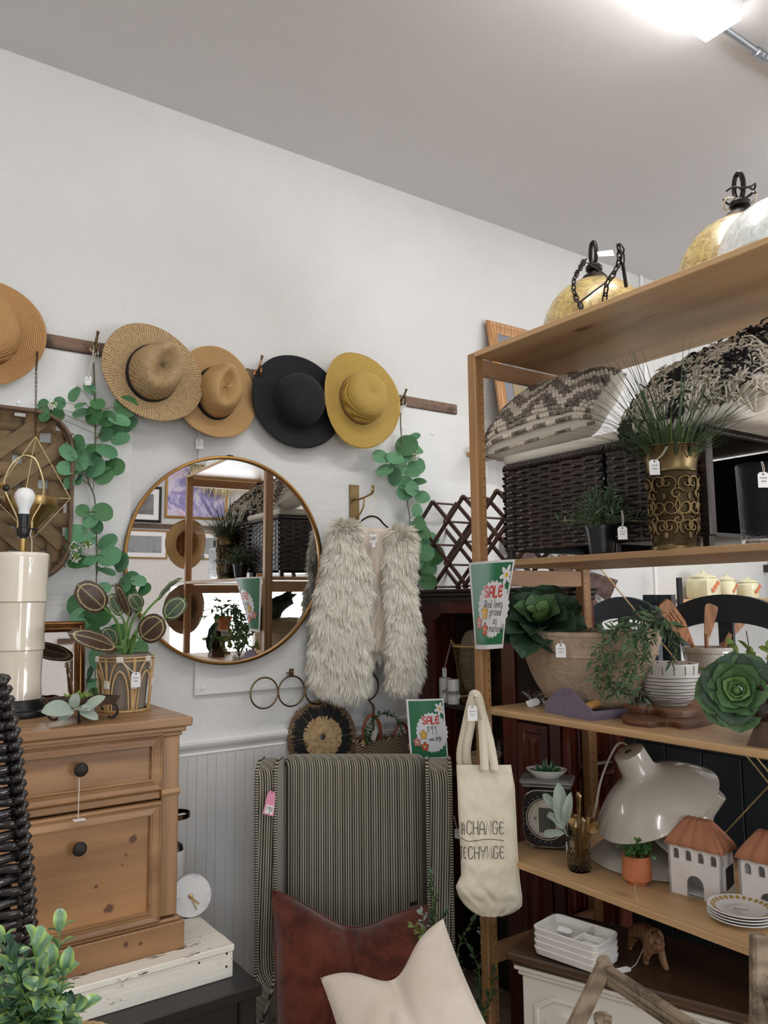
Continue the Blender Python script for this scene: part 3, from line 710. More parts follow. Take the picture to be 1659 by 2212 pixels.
vn = nz(V3(-.42, -.9, 0)); vr = nz(V3(vn[1]*-1, vn[0], 0)); VC = hkp.copy()
def VP_(px, py, d=0.0):
    """a point on the vest's hanging plane, d metres in front of it"""
    return PP(px, py, VC+vn*d, vn)
hg = thing('clothes_hanger', 'slim black velvet hanger with a thin gold hook, inside the fur vest', 'hanger', VP_(803, 1190))
hc_ = VP_(804, 1092); g = MB()
g.tube(catmull([VP_(793, 1078), VP_(798, 1072), VP_(806, 1072), VP_(812, 1080), VP_(810, 1090), VP_(803, 1097), VP_(803, 1120)], 6), .0014, 6); part('hook_wire', g, M['paleg'], hg)
up_ = catmull([VP_(722, 1190), VP_(735, 1165), VP_(775, 1130), VP_(790, 1119), VP_(803, 1115), VP_(818, 1120), VP_(832, 1135), VP_(870, 1165), VP_(884, 1190)], 6)
part('shoulders', MB().tube(up_, .0075, 8, flat=.5, up=(0, 0, 1)), M['felt'], hg); part('trouser_bar', MB().tube([VP_(722, 1190), VP_(884, 1190)], .005, 8), M['felt'], hg)
vt = thing('fur_vest', 'shaggy cream faux fur vest hanging open on a black hanger', 'vest', VP_(790, 1500))
M['fur'] = mat('cream_faux_fur', (240, 231, 215), .8, (255, 252, 243), 30, lo=.3, hi=.7, Sheen_Weight=.4)
M['furbase'] = mat('fur_backing', (222, 212, 196), .95)
M['satin'] = mat('cream_satin_lining', (214, 200, 184), .35, Sheen_Weight=.3)
def interp(tab, v):
    y = [r[0] for r in tab]; return [float(np.interp(v, y, [r[i] for r in tab])) for i in range(1, len(tab[0]))]
def fur_panel(tab, d0, th, nstr, L, seed):
    y0, y1 = tab[0][0], tab[-1][0]
    def surf(u, v):
        py = y0+(y1-y0)*v; xl, xr = interp(tab, py); a = u*2*PI
        q = VP_((xl+xr)/2+(xr-xl)/2*math.cos(a), py, d0)
        t_ = th*(math.sin(v*PI)**.25 if 0 < v < 1 else .05); return q+vn*(math.sin(a)*t_*abs(math.sin(a))**-.3 if abs(math.sin(a)) > 1e-6 else 0)
    g = MB(); g.grid(surf, 28, 24, cu=True); nb = 28
    g.f.append(tuple(range(nb))[::-1]); g.f.append(tuple(range(23*nb, 24*nb)))
    part('fur_panel', g, M['furbase'], vt, 'all')
    R_ = np.random.default_rng(seed); us = R_.random(nstr); vs_ = R_.random(nstr)**.95
    gu = 80; gv = 60; G = np.array([[surf(i/gu, j/gv) for i in range(gu)] for j in range(gv+1)])
    iu = (us*gu).astype(int) % gu; iv = np.minimum((vs_*gv).astype(int), gv-1); fu = (us*gu) % 1; fv = (vs_*gv) % 1
    iu2 = (iu+1) % gu
    p = (G[iv, iu]*(1-fu)[:, None]+G[iv, iu2]*fu[:, None])*(1-fv)[:, None]+(G[iv+1, iu]*(1-fu)[:, None]+G[iv+1, iu2]*fu[:, None])*fv[:, None]
    du = G[iv, iu2]-G[iv, iu]; dv = G[iv+1, iu]-G[iv, iu]; nr = np.cross(du, dv); nr /= np.linalg.norm(nr, axis=1)[:, None]+1e-9
    cen = G[iv].mean(1); sg = np.sign(np.sum(nr*(p-cen), 1)); nr *= sg[:, None]
    cl = np.array([nv(q, 26, seed) for q in p]); cl2 = np.array([nv(q, 70, seed+3) for q in p])
    dr = nr*(.45+.35*R_.random(nstr)[:, None])+DOWN*.75+cl*.6+cl2*.35; dr /= np.linalg.norm(dr, axis=1)[:, None]
    topb = np.clip((.10-vs_)/.10, 0, 1)[:, None]; dr = dr+nr*topb*1.2+V3(0, 0, .75)*topb; dr /= np.linalg.norm(dr, axis=1)[:, None]
    Ls = L*(.6+.6*R_.random(nstr))[:, None]; w_ = (.0011+.0009*R_.random(nstr))[:, None]
    sd = np.cross(dr, nr+R_.normal(size=(nstr, 3))*.5); sd /= np.linalg.norm(sd, axis=1)[:, None]+1e-9
    m1 = p+dr*Ls*.5; dr2 = dr+DOWN*.45; dr2 /= np.linalg.norm(dr2, axis=1)[:, None]; tp_ = m1+dr2*Ls*.5
    V = np.stack([p-sd*w_, p+sd*w_, m1-sd*w_*.8, m1+sd*w_*.8, tp_], 1).reshape(-1, 3); b = np.arange(nstr)[:, None]*5
    g = MB(); g.v.append(V); g.f = (b+np.array([[0, 1, 3, 2]])).tolist()+(b+np.array([[2, 3, 4]])).tolist(); g.n = len(V)
    part('fur', g, M['fur'], vt, False, kind='stuff')
LT = [(1128, 738, 764), (1140, 722, 770), (1165, 712, 776), (1205, 706, 788), (1245, 702, 797), (1275, 688, 797), (1320, 680, 796), (1380, 676, 795), (1430, 672, 795), (1470, 676, 794), (1492, 700, 790), (1505, 735, 775)]
RT_ = [(1140, 848, 874), (1150, 846, 890), (1175, 840, 894), (1220, 832, 893), (1270, 834, 891), (1330, 838, 903), (1400, 842, 910), (1450, 842, 908), (1480, 842, 900), (1493, 856, 884)]
fur_panel(LT, .045, .045, 30000, .042, 11); fur_panel(RT_, .045, .042, 20000, .040, 12)
BK = [(1150, 760, 850), (1300, 730, 880), (1425, 735, 880)]
g = MB()
def lin_(u, v):
    py = 1140+(1412-1140)*v; px = 775+(845-775)*u; return VP_(px, py, .012+.006*math.sin(px*.35+py*.08)*v+.004*math.sin(px*.15-py*.05)-(.02*(1-v) if False else 0)+.0)
g.grid(lin_, 24, 30); l_ = part('lining', g, M['satin'], vt, 'all'); md = l_.modifiers.new('t', 'SOLIDIFY'); md.thickness = .002; md.offset = 1
fur_panel([(1150, 760, 850), (1300, 735, 880), (1420, 735, 880), (1430, 740, 875)], -.028, .02, 5000, .032, 13)
q = VP_(806, 1163, .046)
Tl = np.eye(4); Tl[:3, 0] = vr; Tl[:3, 1] = (0, 0, 1); Tl[:3, 2] = vn; Tl[:3, 3] = q
if Tl[0, 0] < 0: Tl[:3, 0] *= -1; 
lb = part('neck_label', MB().box((0, 0, 0), (.030, .034, .0012), 0, Tl).box((.002, -.028, 0), (.014, .020, .001), 0, Tl), M['paper'], vt, False)
part('care_tag', MB().box((0, 0, 0), (.010, .034, .001), 0, Tl @ TM((.062, -.30, .01))), M['paper'], vt, False)
STROKES = {}
LABELT = Tl

# ---- row of metal rings (towel / scarf rack)
rr = thing('ring_rack', 'row of five thin bronze rings screwed to the wall under the round mirror', 'rack', P(700, 1530, 'y', WY-.02))
RM = metal('ring_bronze', (104, 84, 56), .35)
ry_ = WY-.045; rc0 = P(571, 1497, 'y', ry_); rc1 = P(630, 1494, 'y', ry_); dx = rc1[0]-rc0[0]; rad_ = m_of(33, rc0)
for i, (px, py) in enumerate(((571, 1497), (632, 1493), (0, 0), (0, 0), (0, 0))):
    c = V3(rc0[0]+dx*i, ry_, rc0[2]+(rc1[2]-rc0[2])*i*.5)
    part('ring', MB().tube(circ(c, (1, 0, 0), (0, 0, 1), dx/2-.001, 40), .0033, 8, closed=True), RM, rr)
c = V3(rc1[0], ry_, rc1[2]+dx/2)
part('mounting_tab', MB().b2(c+V3(-.010, .0, -.002), c+V3(.010, .003, .030), .002).b2(c+V3(-.009, .0, .012), c+V3(.009, .0325, .014), 0), RM, rr, False)
part('screw', MB().lathe([(0, 0), (.004, 0), (.004, .002), (0, .003)], 10, frame(c+V3(0, .0, .018), (0, -1, 0))), M['chrome'], rr)
ring_last = V3(rc0[0]+dx*4, ry_, rc0[2]+(rc1[2]-rc0[2])*2)
# ------------------------------------------------------------------ stroke lettering, SALE signs
def _f(s): return [[tuple(float(q)/10 for q in p.split(',')) for p in l.split()] for l in s.split('|')]
FONT = {'S': (.62, _f('9,8.4 7,10 3,10 .5,8 2,5.8 7,4.4 9,2.3 6.5,0 3,0 .5,1.6')), 'A': (.66, _f('0,0 1,8 5,10 9,8 10,0|.6,4 9.6,4')), 'L': (.5, _f('0,10 0,0 9,0')),
 'E': (.58, _f('9,8.6 6,10 2,9.4 0,5 2,.6 6,0 9.5,1.4|1,5.2 8,5.2')), 'C': (.66, _f('9.5,8 7.5,10 3,10 .5,8 .5,2 3,0 7.5,0 9.5,2')), 'H': (.62, _f('0,0 0,10|10,0 10,10|0,5 10,5')),
 'a': (.7, _f('0,0 5,10 10,0|2,3.4 8,3.4')), 'V': (.7, _f('0,10 5,0 10,10|2,6.6 8,6.6')), 'N': (.66, _f('0,0 0,10 10,0 10,10')), 'И': (.66, _f('0,10 0,0 10,10 10,0')), 'G': (.66, _f('9.5,8 7.5,10 3,10 .5,8 .5,2 3,0 7.5,0 9.5,2 9.5,4.6 5.5,4.6')),
 'e': (.55, _f('10,10 0,10 0,0 10,0|0,5 8,5')), 'T': (.6, _f('0,10 10,10|5,10 5,0')), 'Q': (.4, _f('2,5 4,7')),
 'R': (.7, _f('1,0 2,10|0,9 5,10.5 9,8 7,5.4 2,5 9,0')), '1e': (.45, _f('1,3 8,4 7,6 3,6.4 .5,3 3,0 9,1')), '1d': (.55, _f('7,4 4,6 1,3.4 3,0 6,1 8,5|9,11 8,0')), '1l': (.2, _f('5,11 4,0')), '1i': (.2, _f('5,6 4,0|5,8.4 5,8.8')),
 '1n': (.5, _f('0,6 1,0|1,4 5,6.4 8,5 8.5,0')), '1s': (.4, _f('9,6 3,6.4 2,4 8,2.6 8,.4 1,0')), '1p': (.55, _f('1,6 0,-5|1,4 5,6.6 8.6,4 6,0 1,1')), '1r': (.42, _f('1,6 2,0|2,4 5,6.4 9,6')), '1c': (.45, _f('9,5 5,6.6 1,3.4 4,0 9,1')),
 '1a': (.5, _f('8,5.6 4,6.4 1,3 4,0 7.6,3 8,6 8.6,0')), '1m': (.75, _f('0,6 1,0|1,4 3,6.4 5,5 5,0|5,4 7.4,6.4 9.4,5 10,0')), '1k': (.5, _f('1,11 1.5,0|8,6 2,3 9,0')), '1t': (.4, _f('5,9 4,1 8,0|1,6 9,6.4')), '1w': (.7, _f('0,6 2.4,0 5,5 7.4,0 10,6')),
 '$': (.5, _f('9,8 5,9.6 1,7.4 8,4 6,1 1,1.6|5,11 4.6,-1')), '9': (.5, _f('8,8 5,10 1,8 3,5.4 8,7.6 8.6,10|8.6,9 8.8,0 8,-6')), '1': (.25, _f('5,10 4,0')), '8': (.5, _f('8,8.6 4,10 2,7.4 8,3 5,0 1,2.4 6,6 8.4,8.6')), ' ': (.45, [])}
def ribbon(mb, mp, pts, w_, off):
    """a flat stroke laid on a surface; mp(x, y, off) maps page coordinates to space"""
    pts = np.array(pts, float)
    if len(pts) < 2: return
    if np.linalg.norm(pts[-1]-pts[0]) < 1e-9: pts = pts+np.array([[0, 0], [w_*.5, 0]])[:len(pts)]
    n = len(pts); tg = np.zeros_like(pts)
    for i in range(n): d = pts[min(i+1, n-1)]-pts[max(i-1, 0)]; tg[i] = d/(np.linalg.norm(d)+1e-9)
    nr = np.c_[-tg[:, 1], tg[:, 0]]; pts[0] -= tg[0]*w_*.4; pts[-1] += tg[-1]*w_*.4
    V = []; 
    for i in range(n): a = pts[i]+nr[i]*w_/2; b = pts[i]-nr[i]*w_/2; V += [mp(a[0], a[1], off), mp(b[0], b[1], off)]
    mb.add(V, [(2*i, 2*i+1, 2*i+3, 2*i+2) for i in range(n-1)])
def write(mb, mp, chars, x, y, h, w_, off, sp=.16, smooth=True, slant=0, jit=0, ws=1.0, centre=True, R_=None):
    adv = [(FONT[c][0]*ws+sp)*h for c in chars]; x0 = x-(sum(adv)-sp*h)/2 if centre else x
    for c, a in zip(chars, adv):
        wd, st = FONT[c]; dy = random.uniform(-jit, jit)*h
        for s_ in st:
            p = np.array([(x0+px*wd*ws*h+slant*py*h, y+py*h+dy) for px, py in s_])
            if smooth and len(p) > 2: p = catmull(p, 4)
            elif len(p) == 2: p = np.array([p[0], (p[0]+p[1])/2, p[1]])
            ribbon(mb, mp, p, w_, off)
        x0 += a
def disc(mb, mp, cx, cy, rf, n, rings, off):
    V = [mp(cx, cy, off)]; F = []
    for k in range(1, rings+1):
        for i in range(n): a = 2*PI*i/n; r = rf(a)*k/rings; V.append(mp(cx+r*math.cos(a), cy+r*math.sin(a), off))
    for i in range(n):
        j = (i+1) % n; F.append((0, 1+i, 1+j))
        for k in range(rings-1): a = 1+k*n; F.append((a+i, a+n+i, a+n+j, a+j))
    mb.add(V, F)
SC = {k: mat('sign_'+k, c, .4) for k, c in dict(green=(38, 116, 74), pale=(232, 232, 236), red=(206, 74, 66), yellow=(238, 184, 60), pink=(222, 140, 138), orange=(212, 98, 48), cream=(255, 240, 190)).items()}
def sale_sign(name, label, base, mp, W_, H_, variant, nu=14, nv_=18, group='sale signs'):
    o = thing(name, label, 'sign', base, group)
    g = MB(); g.grid(lambda u, v: mp(u*8.5, 11-v*11, 0), nu, nv_); s_ = part('sheet', g, M['paper'], o, 'all'); 
    g = MB(); g.grid(lambda u, v: mp(.45+u*7.75, 10.7-v*10.15, .0006), nu, nv_); part('green_print', g, SC['green'], o, 'all')
    cx, cy = 5.3, 4.95
    g = MB(); disc(g, mp, cx, cy, lambda a: 3.35+.3*abs(((a*26/(2*PI)) % 1)*2-1), 104, 8, .0011); part('starburst', g, SC['pale'], o, 'all')
    g = MB(); write(g, mp, 'SALE', 5.2, 6.55, 1.25, .30, .0016, .20); part('lettering', g, SC['red'], o, False)
    g = MB(); random.seed(3)
    if variant == 1:
        write(g, mp, ['R', '1e', '1d', ' ', '1l', '1i', '1n', '1e', '1s'], 5.4, 5.2, .85, .10, .0016, .12, jit=.06)
        write(g, mp, ['1p', '1r', '1i', '1c', '1e', '1d'], 6.0, 4.2, .85, .10, .0016, .1, jit=.06)
        write(g, mp, ['1a', '1s'], 6.1, 3.15, .85, .09, .0016, .15); write(g, mp, ['1m', '1a', '1r', '1k', '1e', '1d'], 6.3, 2.15, .85, .09, .0016, .1, jit=.06)
    else:
        write(g, mp, ['$', '9', '9'], 5.3, 5.1, .95, .09, .0016, .3); write(g, mp, ['1w', '1a', '1s', ' ', '$', '1', '9', '8'], 5.9, 3.5, .6, .09, .0016, .1)
    part('handwriting', g, M['ink'], o, False)
    g = MB(); gi = MB(); dx, dy = 7.45, 9.15
    for k in range(6):
        a = k*PI/3+.25; r = .82; c_, s2 = math.cos(a), math.sin(a)
        for mb_, e, of in ((gi, .06, .0012), (g, 0, .0018)):
            V = [(dx+c_*(r*.85+(.62+e)*math.cos(t))-s2*(.30+e)*math.sin(t), dy+s2*(r*.85+(.62+e)*math.cos(t))+c_*(.30+e)*math.sin(t)) for t in np.linspace(0, 2*PI, 14, endpoint=False)]
            V = [(min(x_, 8.15), y_) for x_, y_ in V]; mb_.add([mp(x_, y_, of) for x_, y_ in V], [tuple(range(14))])
    part('daisy_outline', gi, M['ink'], o, False); part('daisy_petals', g, M['paper'], o, False)
    g = MB(); disc(g, mp, dx, dy, lambda a: .3, 16, 1, .0024); part('daisy_centre', g, SC['yellow'], o, False)
    for (fx, fy, cn) in ((3.35, 4.55, 'yellow'), (1.75, 3.3, 'pink'), (3.5, 2.45, 'orange')):
        rf = lambda a, e=0: .42+.40*abs(math.cos(2.5*(a-PI/2)))**.6+e
        g = MB(); disc(g, mp, fx, fy, lambda a: rf(a, .09), 40, 2, .0017); part('flower_outline', g, M['ink'], o, False)
        g = MB(); disc(g, mp, fx, fy, rf, 40, 2, .0022); part('flower', g, SC[cn], o, False)
        g = MB(); disc(g, mp, fx, fy, lambda a: .24, 16, 1, .0026); part('flower_ring', g, M['ink'], o, False)
        g = MB(); disc(g, mp, fx, fy, lambda a: .18, 16, 1, .0030); part('flower_centre', g, SC['cream'], o, False)
    return o
FONT['P'] = (.58, _f('0,0 0,10 6,10 9,8 6,5 0,5'))
g = MB(); write(g, lambda x, y, o_: (LABELT @ np.array([x, y, .0007+o_, 1]))[:3], ['G', 'A', 'P'], 0, -.008, .015, .0018, .0002, .18, smooth=False, ws=.7); part('lettering', g, M['ink'], lb, False)
g = MB(); hq_ = [VP_(x, y, .0085) for x, y in ((790, 1121), (797, 1118.5), (804, 1117.5), (811, 1119), (818, 1123))]; g.tube([q+V3(0, 0, .0012*math.sin(i*2.1)) for i, q in enumerate(catmull(hq_, 5))], .0008, 4); part('gold_script', g, M['paleg'], hg)
# the lower sign, propped behind the armchair
sn = nz((-.6, -.8, .05)); sc0 = PD(919, 1600, 3.0)
def mpl(x, y, off):
    tl, tr = PP(877, 1511, sc0, sn), PP(958, 1509, sc0, sn); bl = PP(893, 1700, sc0, sn); r = (tr-tl)*(x/8.5); d = (bl-tl)/189*1.0
    hh = 1.22*np.linalg.norm(tr-tl)*11/8.5; dn = nz((bl-tl)+(PP(972, 1700, sc0, sn)-tr)); return tl+r+dn*hh*(11-y)/11+sn*(off+.004*math.sin(x*.5))
lsg = sale_sign('sale_sign', 'green SALE sign marked $99, standing behind the striped armchair', mpl(4, 0, 0), mpl, 0, 0, 2)
q = mpl(4, 5, -.006); part('stand_rod', MB().tube([q, V3(q[0], q[1], ZF+.01)], .005, 8), M['black'], lsg); part('stand_foot', MB().lathe([(0, 0), (.07, 0), (.07, .006), (0, .012)], 24, TM((q[0], q[1], ZF))), M['black'], lsg)

# ------------------------------------------------------------------ dresser on its crate
def zf_(px, py, y): return float(P(px, py, 'y', y)[2])
def ring_mould(mb, x0, x1, z0, z1, prof, y, T=None):
    """rectangular moulding in a plane of constant y; prof = (inset, proud)"""
    V = []; n = len(prof)
    for (d, h) in prof: V += [(x0+d, y-h, z0+d), (x1-d, y-h, z0+d), (x1-d, y-h, z1-d), (x0+d, y-h, z1-d)]
    F = [(4*k+i, 4*k+(i+1) % 4, 4*k+4+(i+1) % 4, 4*k+4+i) for k in range(n-1) for i in range(4)]; F.append(tuple(range(4*n-4, 4*n)))
    return mb.add(V, F, T)
DY = 2.262; DT = 1.09; ZC = .455
dxr = P(388, 1650, 'y', DY)[0]; dxc = P(177, 1664, 'y', DY)[0]; dxl = 2*dxc-dxr; dyb = 2.72
dc0 = V3((dxl+dxr)/2, 2.5, ZC)
def kpt(px, py, r, y): q = P(px, py, 'y', y)-dc0; return (float(q[0]), float(q[1]), float(q[2]), m_of(r, q+dc0))
M['pined'] = wood('knotty_pine_panel', (92, 58, 32), (170, 126, 82), 0, .4, 5, kc=(62, 30, 20), kpts=[kpt(*q, DY) for q in ((287, 1811, 15), (271, 1845, 9), (263, 1866, 8), (206, 1914, 10), (235, 1961, 19), (188, 1984, 8))])
M['pinep'] = wood('knotty_pine_plinth', (116, 82, 52), (160, 120, 80), 0, .4, 7, kc=(62, 30, 20), kpts=[kpt(*q, DY-.014) for q in ((272, 2040, 9), (304, 2038, 6))])
dr = thing('bedside_cabinet', 'waxed pine bedside cabinet with two moulded drawers standing on the white crate', 'cabinet', ((dxl+dxr)/2, 2.5, ZC))
part('top', MB().b2((dxl-.028, DY-.012, DT-.026), (dxr+.034, dyb, DT), .004), M['pine'], dr, False)
part('cornice', MB().b2((dxl-.016, DY-.004, DT-.040), (dxr+.018, dyb-.002, DT-.026), .003).b2((dxl-.007, DY+.002, DT-.052), (dxr+.008, dyb-.002, DT-.040), .003), M['pine'], dr, False)
part('carcass', MB().b2((dxl, DY+.014, ZC+.09), (dxl+.02, dyb, DT-.04)).b2((dxr-.02, DY+.014, ZC+.09), (dxr, dyb, DT-.04)).b2((dxl+.02, dyb-.01, ZC+.09), (dxr-.02, dyb, DT-.04)).b2((dxl+.02, DY+.03, ZC+.09), (dxr-.02, dyb-.01, ZC+.11)), M['pinev'], dr, False)
zd1t, zd1b = zf_(347, 1581, DY), zf_(345, 1706, DY); zd2t, zd2b = zf_(349, 1728, DY), zf_(342, 1990, DY)
dxe = P(349, 1650, 'y', DY)[0]; dxe0 = 2*dxc-dxe
for s_, a, b in ((0, dxl, dxe0-.002), (1, dxe+.002, dxr)): part('stile', MB().b2((a, DY+.002, ZC+.09), (b, DY+.024, DT-.052), .003), M['pinev'], dr, False)
part('rail', MB().b2((dxe0-.002, DY+.004, zd2t+.003), (dxe+.002, DY+.022, zd1b-.003), .004).tube([(dxe+.0, DY+.004, (zd2t+zd1b)/2+.004), (dxr+.001, DY+.004, (zd2t+zd1b)/2+.004)], .011, 10).tube([(dxr, DY+.004, (zd2t+zd1b)/2+.004), (dxr, dyb, (zd2t+zd1b)/2+.004)], .006, 8), M['pine'], dr)
part('top_rail', MB().b2((dxe0-.002, DY+.004, zd1t+.003), (dxe+.002, DY+.022, DT-.052)), M['pine'], dr, False)
bz = zf_(403, 1988, DY-.02)
part('plinth', MB().b2((dxl-.016, DY-.014, ZC), (dxr+.018, dyb, bz), .003).b2((dxl-.008, DY-.006, bz), (dxr+.009, dyb, bz+.010), .003), M['pinep'], dr, False)
KN = MB().lathe([(.004, 0), (.006, .004), (.005, .012), (.009, .016), (.017, .021), (.0185, .025), (.016, .030), (.008, .033), (0, .0335)], 24)
knm = KN.mesh('knob', M['iron'], None, 'all')
knobs = []
for k, (za, zb, pm, kz) in enumerate(((zd1b, zd1t, 'pine', (177, 1664)), (zd2b, zd2t, 'pined', (174, 1836)))):
    g = MB(); d = part('drawer', g.b2((dxe0, DY-.004, za+.001), (dxe, DY+.02, zb-.001), .001), M['pine'], dr, False)
    g = MB(); ring_mould(g, dxe0, dxe, za+.001, zb-.001, [(0, .0), (0, .006), (.003, .010), (.006, .0105), (.008, .008), (.016, .006), (.026, .008), (.030, .012), (.033, .012), (.035, .006), (.0352, -.002)], DY-.004)
    part('moulding', g, M['pine'], d, False)
    part('panel', MB().b2((dxe0+.035, DY-.0056, za+.036), (dxe-.035, DY+.004, zb-.036)), M[pm], d, False)
    kp_ = P(kz[0], kz[1], 'y', DY-.035); knobs.append(kp_)
    inst('knob', knm, d, frame(V3(kp_[0], DY-.003, kp_[2]), (0, -1, 0)))
g = MB(); kc_ = knobs[0]; g.tube(circ(V3(kc_[0], DY-.016, kc_[2]), (1, 0, 0), (0, 0, 1), .0075, 12), .0012, 5, closed=True)
g.tube([V3(kc_[0]-.002, DY-.02, kc_[2]-.008), V3(kc_[0]-.003, DY-.023, kc_[2]-.09), V3(kc_[0]-.003, DY-.026, kc_[2]-.125)], .0011, 5)
s_ = part('tag_string', g, M['string'], dr)
part('price_tag', MB().box(V3(kc_[0]-.003, DY-.034, kc_[2]-.126), (.030, .024, .0008)), M['paper'], dr, False)
# crate: chipped white boards
cr_x1 = .995; cr_x0 = -.15; cr_y0, cr_y1 = 2.19, 2.84; cz0 = .367
crt = thing('painted_crate', 'low crate of chipped white painted boards under the pine cabinet', 'crate', (.5, 2.5, cz0))
for (a, b) in (((cr_x0, cr_y0, cz0), (cr_x1, cr_y0+.02, ZC-.018)), ((cr_x0, cr_y1-.02, cz0), (cr_x1, cr_y1, ZC-.018)), ((cr_x1-.02, cr_y0+.021, cz0), (cr_x1, cr_y1-.021, ZC-.018)), ((cr_x0, cr_y0+.021, cz0), (cr_x0+.02, cr_y1-.021, ZC-.018)),
               ((cr_x0, cr_y0-.004, ZC-.017), (cr_x1+.003, cr_y0+.095, ZC)), ((cr_x0, cr_y0+.099, ZC-.017), (cr_x1+.001, cr_y0+.34, ZC-.0005)), ((cr_x0, cr_y0+.344, ZC-.017), (cr_x1+.002, cr_y0+.47, ZC)), ((cr_x0, cr_y0+.476, ZC-.017), (cr_x1-.001, cr_y1, ZC-.001))):
    part('board', MB().b2(a, b, .002), M['chip'], crt, False)
for px, py in ((490, 2060), (489, 2088), (430, 2080)):
    q = P(px, py, 'y', cr_y0); part('nail', MB().lathe([(0, 0), (.0035, 0), (.0035, .001), (0, .0014)], 8, frame(q+V3(0, .001, 0), (0, -1, 0))), M['iron'], crt)
tt = P(546, 2108, 'z', cz0)
M['espresso'] = mat('espresso_lacquer', (22, 18, 17), .3)
tbx = tt[0]; tb_ = thing('console_table', 'dark espresso wooden table carrying the white crate', 'table', (tbx-.6, 2.45, ZF))
part('top', MB().b2((tbx-1.3, 2.10, cz0-.03), (tbx, 2.86, cz0), .003), M['espresso'], tb_, False)
part('apron', MB().b2((tbx-1.27, 2.125, cz0-.10), (tbx-.03, 2.145, cz0-.03)).b2((tbx-.05, 2.145, cz0-.10), (tbx-.03, 2.84, cz0-.03)), M['espresso'], tb_, False)
for x in (tbx-1.28, tbx-.06):
    for y in (2.115, 2.80): part('leg', MB().b2((x, y, ZF), (x+.05, y+.05, cz0-.03), .003), M['espresso'], tb_, False)
# marble clock & candle stand behind the cabinet
M['marble'] = mat('white_marble', (226, 226, 228), .2, (170, 174, 184), 9, lo=.52, hi=.66, detail=10, stretch=(1, .4, 2))
mc = P(412, 1955, 'y', 2.45); R_ = .062; mc[2] = ZC+R_+.001
mk = thing('marble_clock', 'round white marble desk clock with brass hands on the white crate', 'clock', (mc[0], mc[1], ZC))
Tm = frame(mc, (-.35, -.93, 0.06), (1, 0, 0)); part('disc', MB().lathe([(0, -.011), (R_-.001, -.011), (R_, -.009), (R_, .009), (R_-.001, .011), (0, .011)], 48, Tm), M['marble'], mk)
q = MB(); q.lathe([(0, .011), (.007, .011), (.007, .016), (0, .017)], 16, Tm); part('spindle', q, M['gold'], mk)
part('hour_hand', MB().box((0, 0, 0), (.004, .034, .0015), 0, Tm @ TM((.012, -.012, .0165), (0, 0, .85))), M['gold'], mk, False); part('minute_hand', MB().box((0, 0, 0), (.003, .044, .0015), 0, Tm @ TM((.009, -.020, .0150), (0, 0, .42))), M['gold'], mk, False)
part('foot', MB().b2((mc[0]-.02, mc[1]-.008, ZC), (mc[0]+.02, mc[1]+.008, ZC+.004)), M['black'], mk, False)
cs = P(384, 1850, 'y', 2.78); cx2 = cs[0]-.005; zt_ = zf_(400, 1757, 2.78); zn = zf_(390, 1836, 2.78)
st_ = thing('candle_stand', 'white cylinder candle stand with a black ring dish, half hidden behind the pine cabinet', 'candle holder', (cx2, 2.79, ZC))
part('column', MB().lathe([(.0, 0), (.030, 0), (.030, zn-ZC-.003), (.026, zn-ZC), (0, zn-ZC)], 24, TM((cx2, 2.79, ZC))), M['white_cer'], st_)
part('neck', MB().lathe([(.027, 0), (.024, .018), (.012, .026), (.006, .03), (.005, zt_-zn-.01), (0, zt_-zn-.01)], 20, TM((cx2, 2.79, zn))), M['black'], st_)
part('ring_dish', MB().lathe([(0, -.012), (.045, -.012), (.048, -.010), (.048, .006), (.045, .006), (.045, -.008), (0, -.009)], 32, TM((cx2, 2.79, zt_))), M['bronze'], st_)
part('price_card', MB().box((cx2+.012, 2.78, zt_-.002), (.04, .03, .001)), M['paper'], st_, False)

# ------------------------------------------------------------------ things on the pine cabinet
LY = 2.60; lc = P(40, 1400, 'y', LY); lx = lc[0]
M['bamboo'] = mat('ivory_glazed_ceramic', (226, 216, 200), .12, (232, 224, 210), 4, bump=.03, bs=10, Coat_Weight=.6)
lamp = thing('table_lamp', 'ivory ceramic bamboo-style table lamp without a shade, bare bulb and brass harp', 'lamp', (lx, LY, DT))
zb_, z1_ = zf_(40, 1510, LY), zf_(40, 1197, LY); hh = z1_-zb_; r_ = m_of(56, lc)
pr = []; segs = [(0, .335), (.335, .665), (.665, 1.0)]
for i, (a, b) in enumerate(segs):
    k = .90+.05*i
    for t_ in np.linspace(0, 1, 12):
        bul = .045*(2*abs(t_-.5))**2.5; rr1 = r_*k*(.955+bul); 
        if t_ < .03 or t_ > .97: rr1 -= r_*.012
        pr.append((rr1, (a+(b-a)*(.012+.976*t_))*hh))
    if i < 2: pr.append((r_*k*.955, b*hh))
pr = [(0, 0)]+pr+[(r_*.97, hh+.001), (r_*.9, hh+.004), (0, hh+.004)]
part('body', MB().lathe(pr, 48, TM((lx, LY, zb_))), M['bamboo'], lamp)
part('base', MB().lathe([(0, 0), (r_*1.22, 0), (r_*1.24, .004), (r_*1.22, .018), (r_*1.12, .022), (r_*1.10, .034), (r_*1.0, zb_-DT), (0, zb_-DT)], 48, TM((lx, LY, DT))), M['black'], lamp)
zs = z1_+.004; zq = zf_(38, 1163, LY)
part('neck', MB().lathe([(0, 0), (.016, 0), (.0165, .003), (.0105, .005), (.0105, zq-zs), (0, zq-zs)], 24, TM((lx, LY, zs))), M['gold'], lamp)
zr_ = zf_(38, 1110, LY)
so = part('socket', MB().lathe([(0, 0), (.010, 0), (.017, .008), (.0185, .02), (.0185, .032), (.0165, .034), (.0165, zr_-zq), (0, zr_-zq)], 24, TM((lx, LY, zq))), M['black'], lamp)
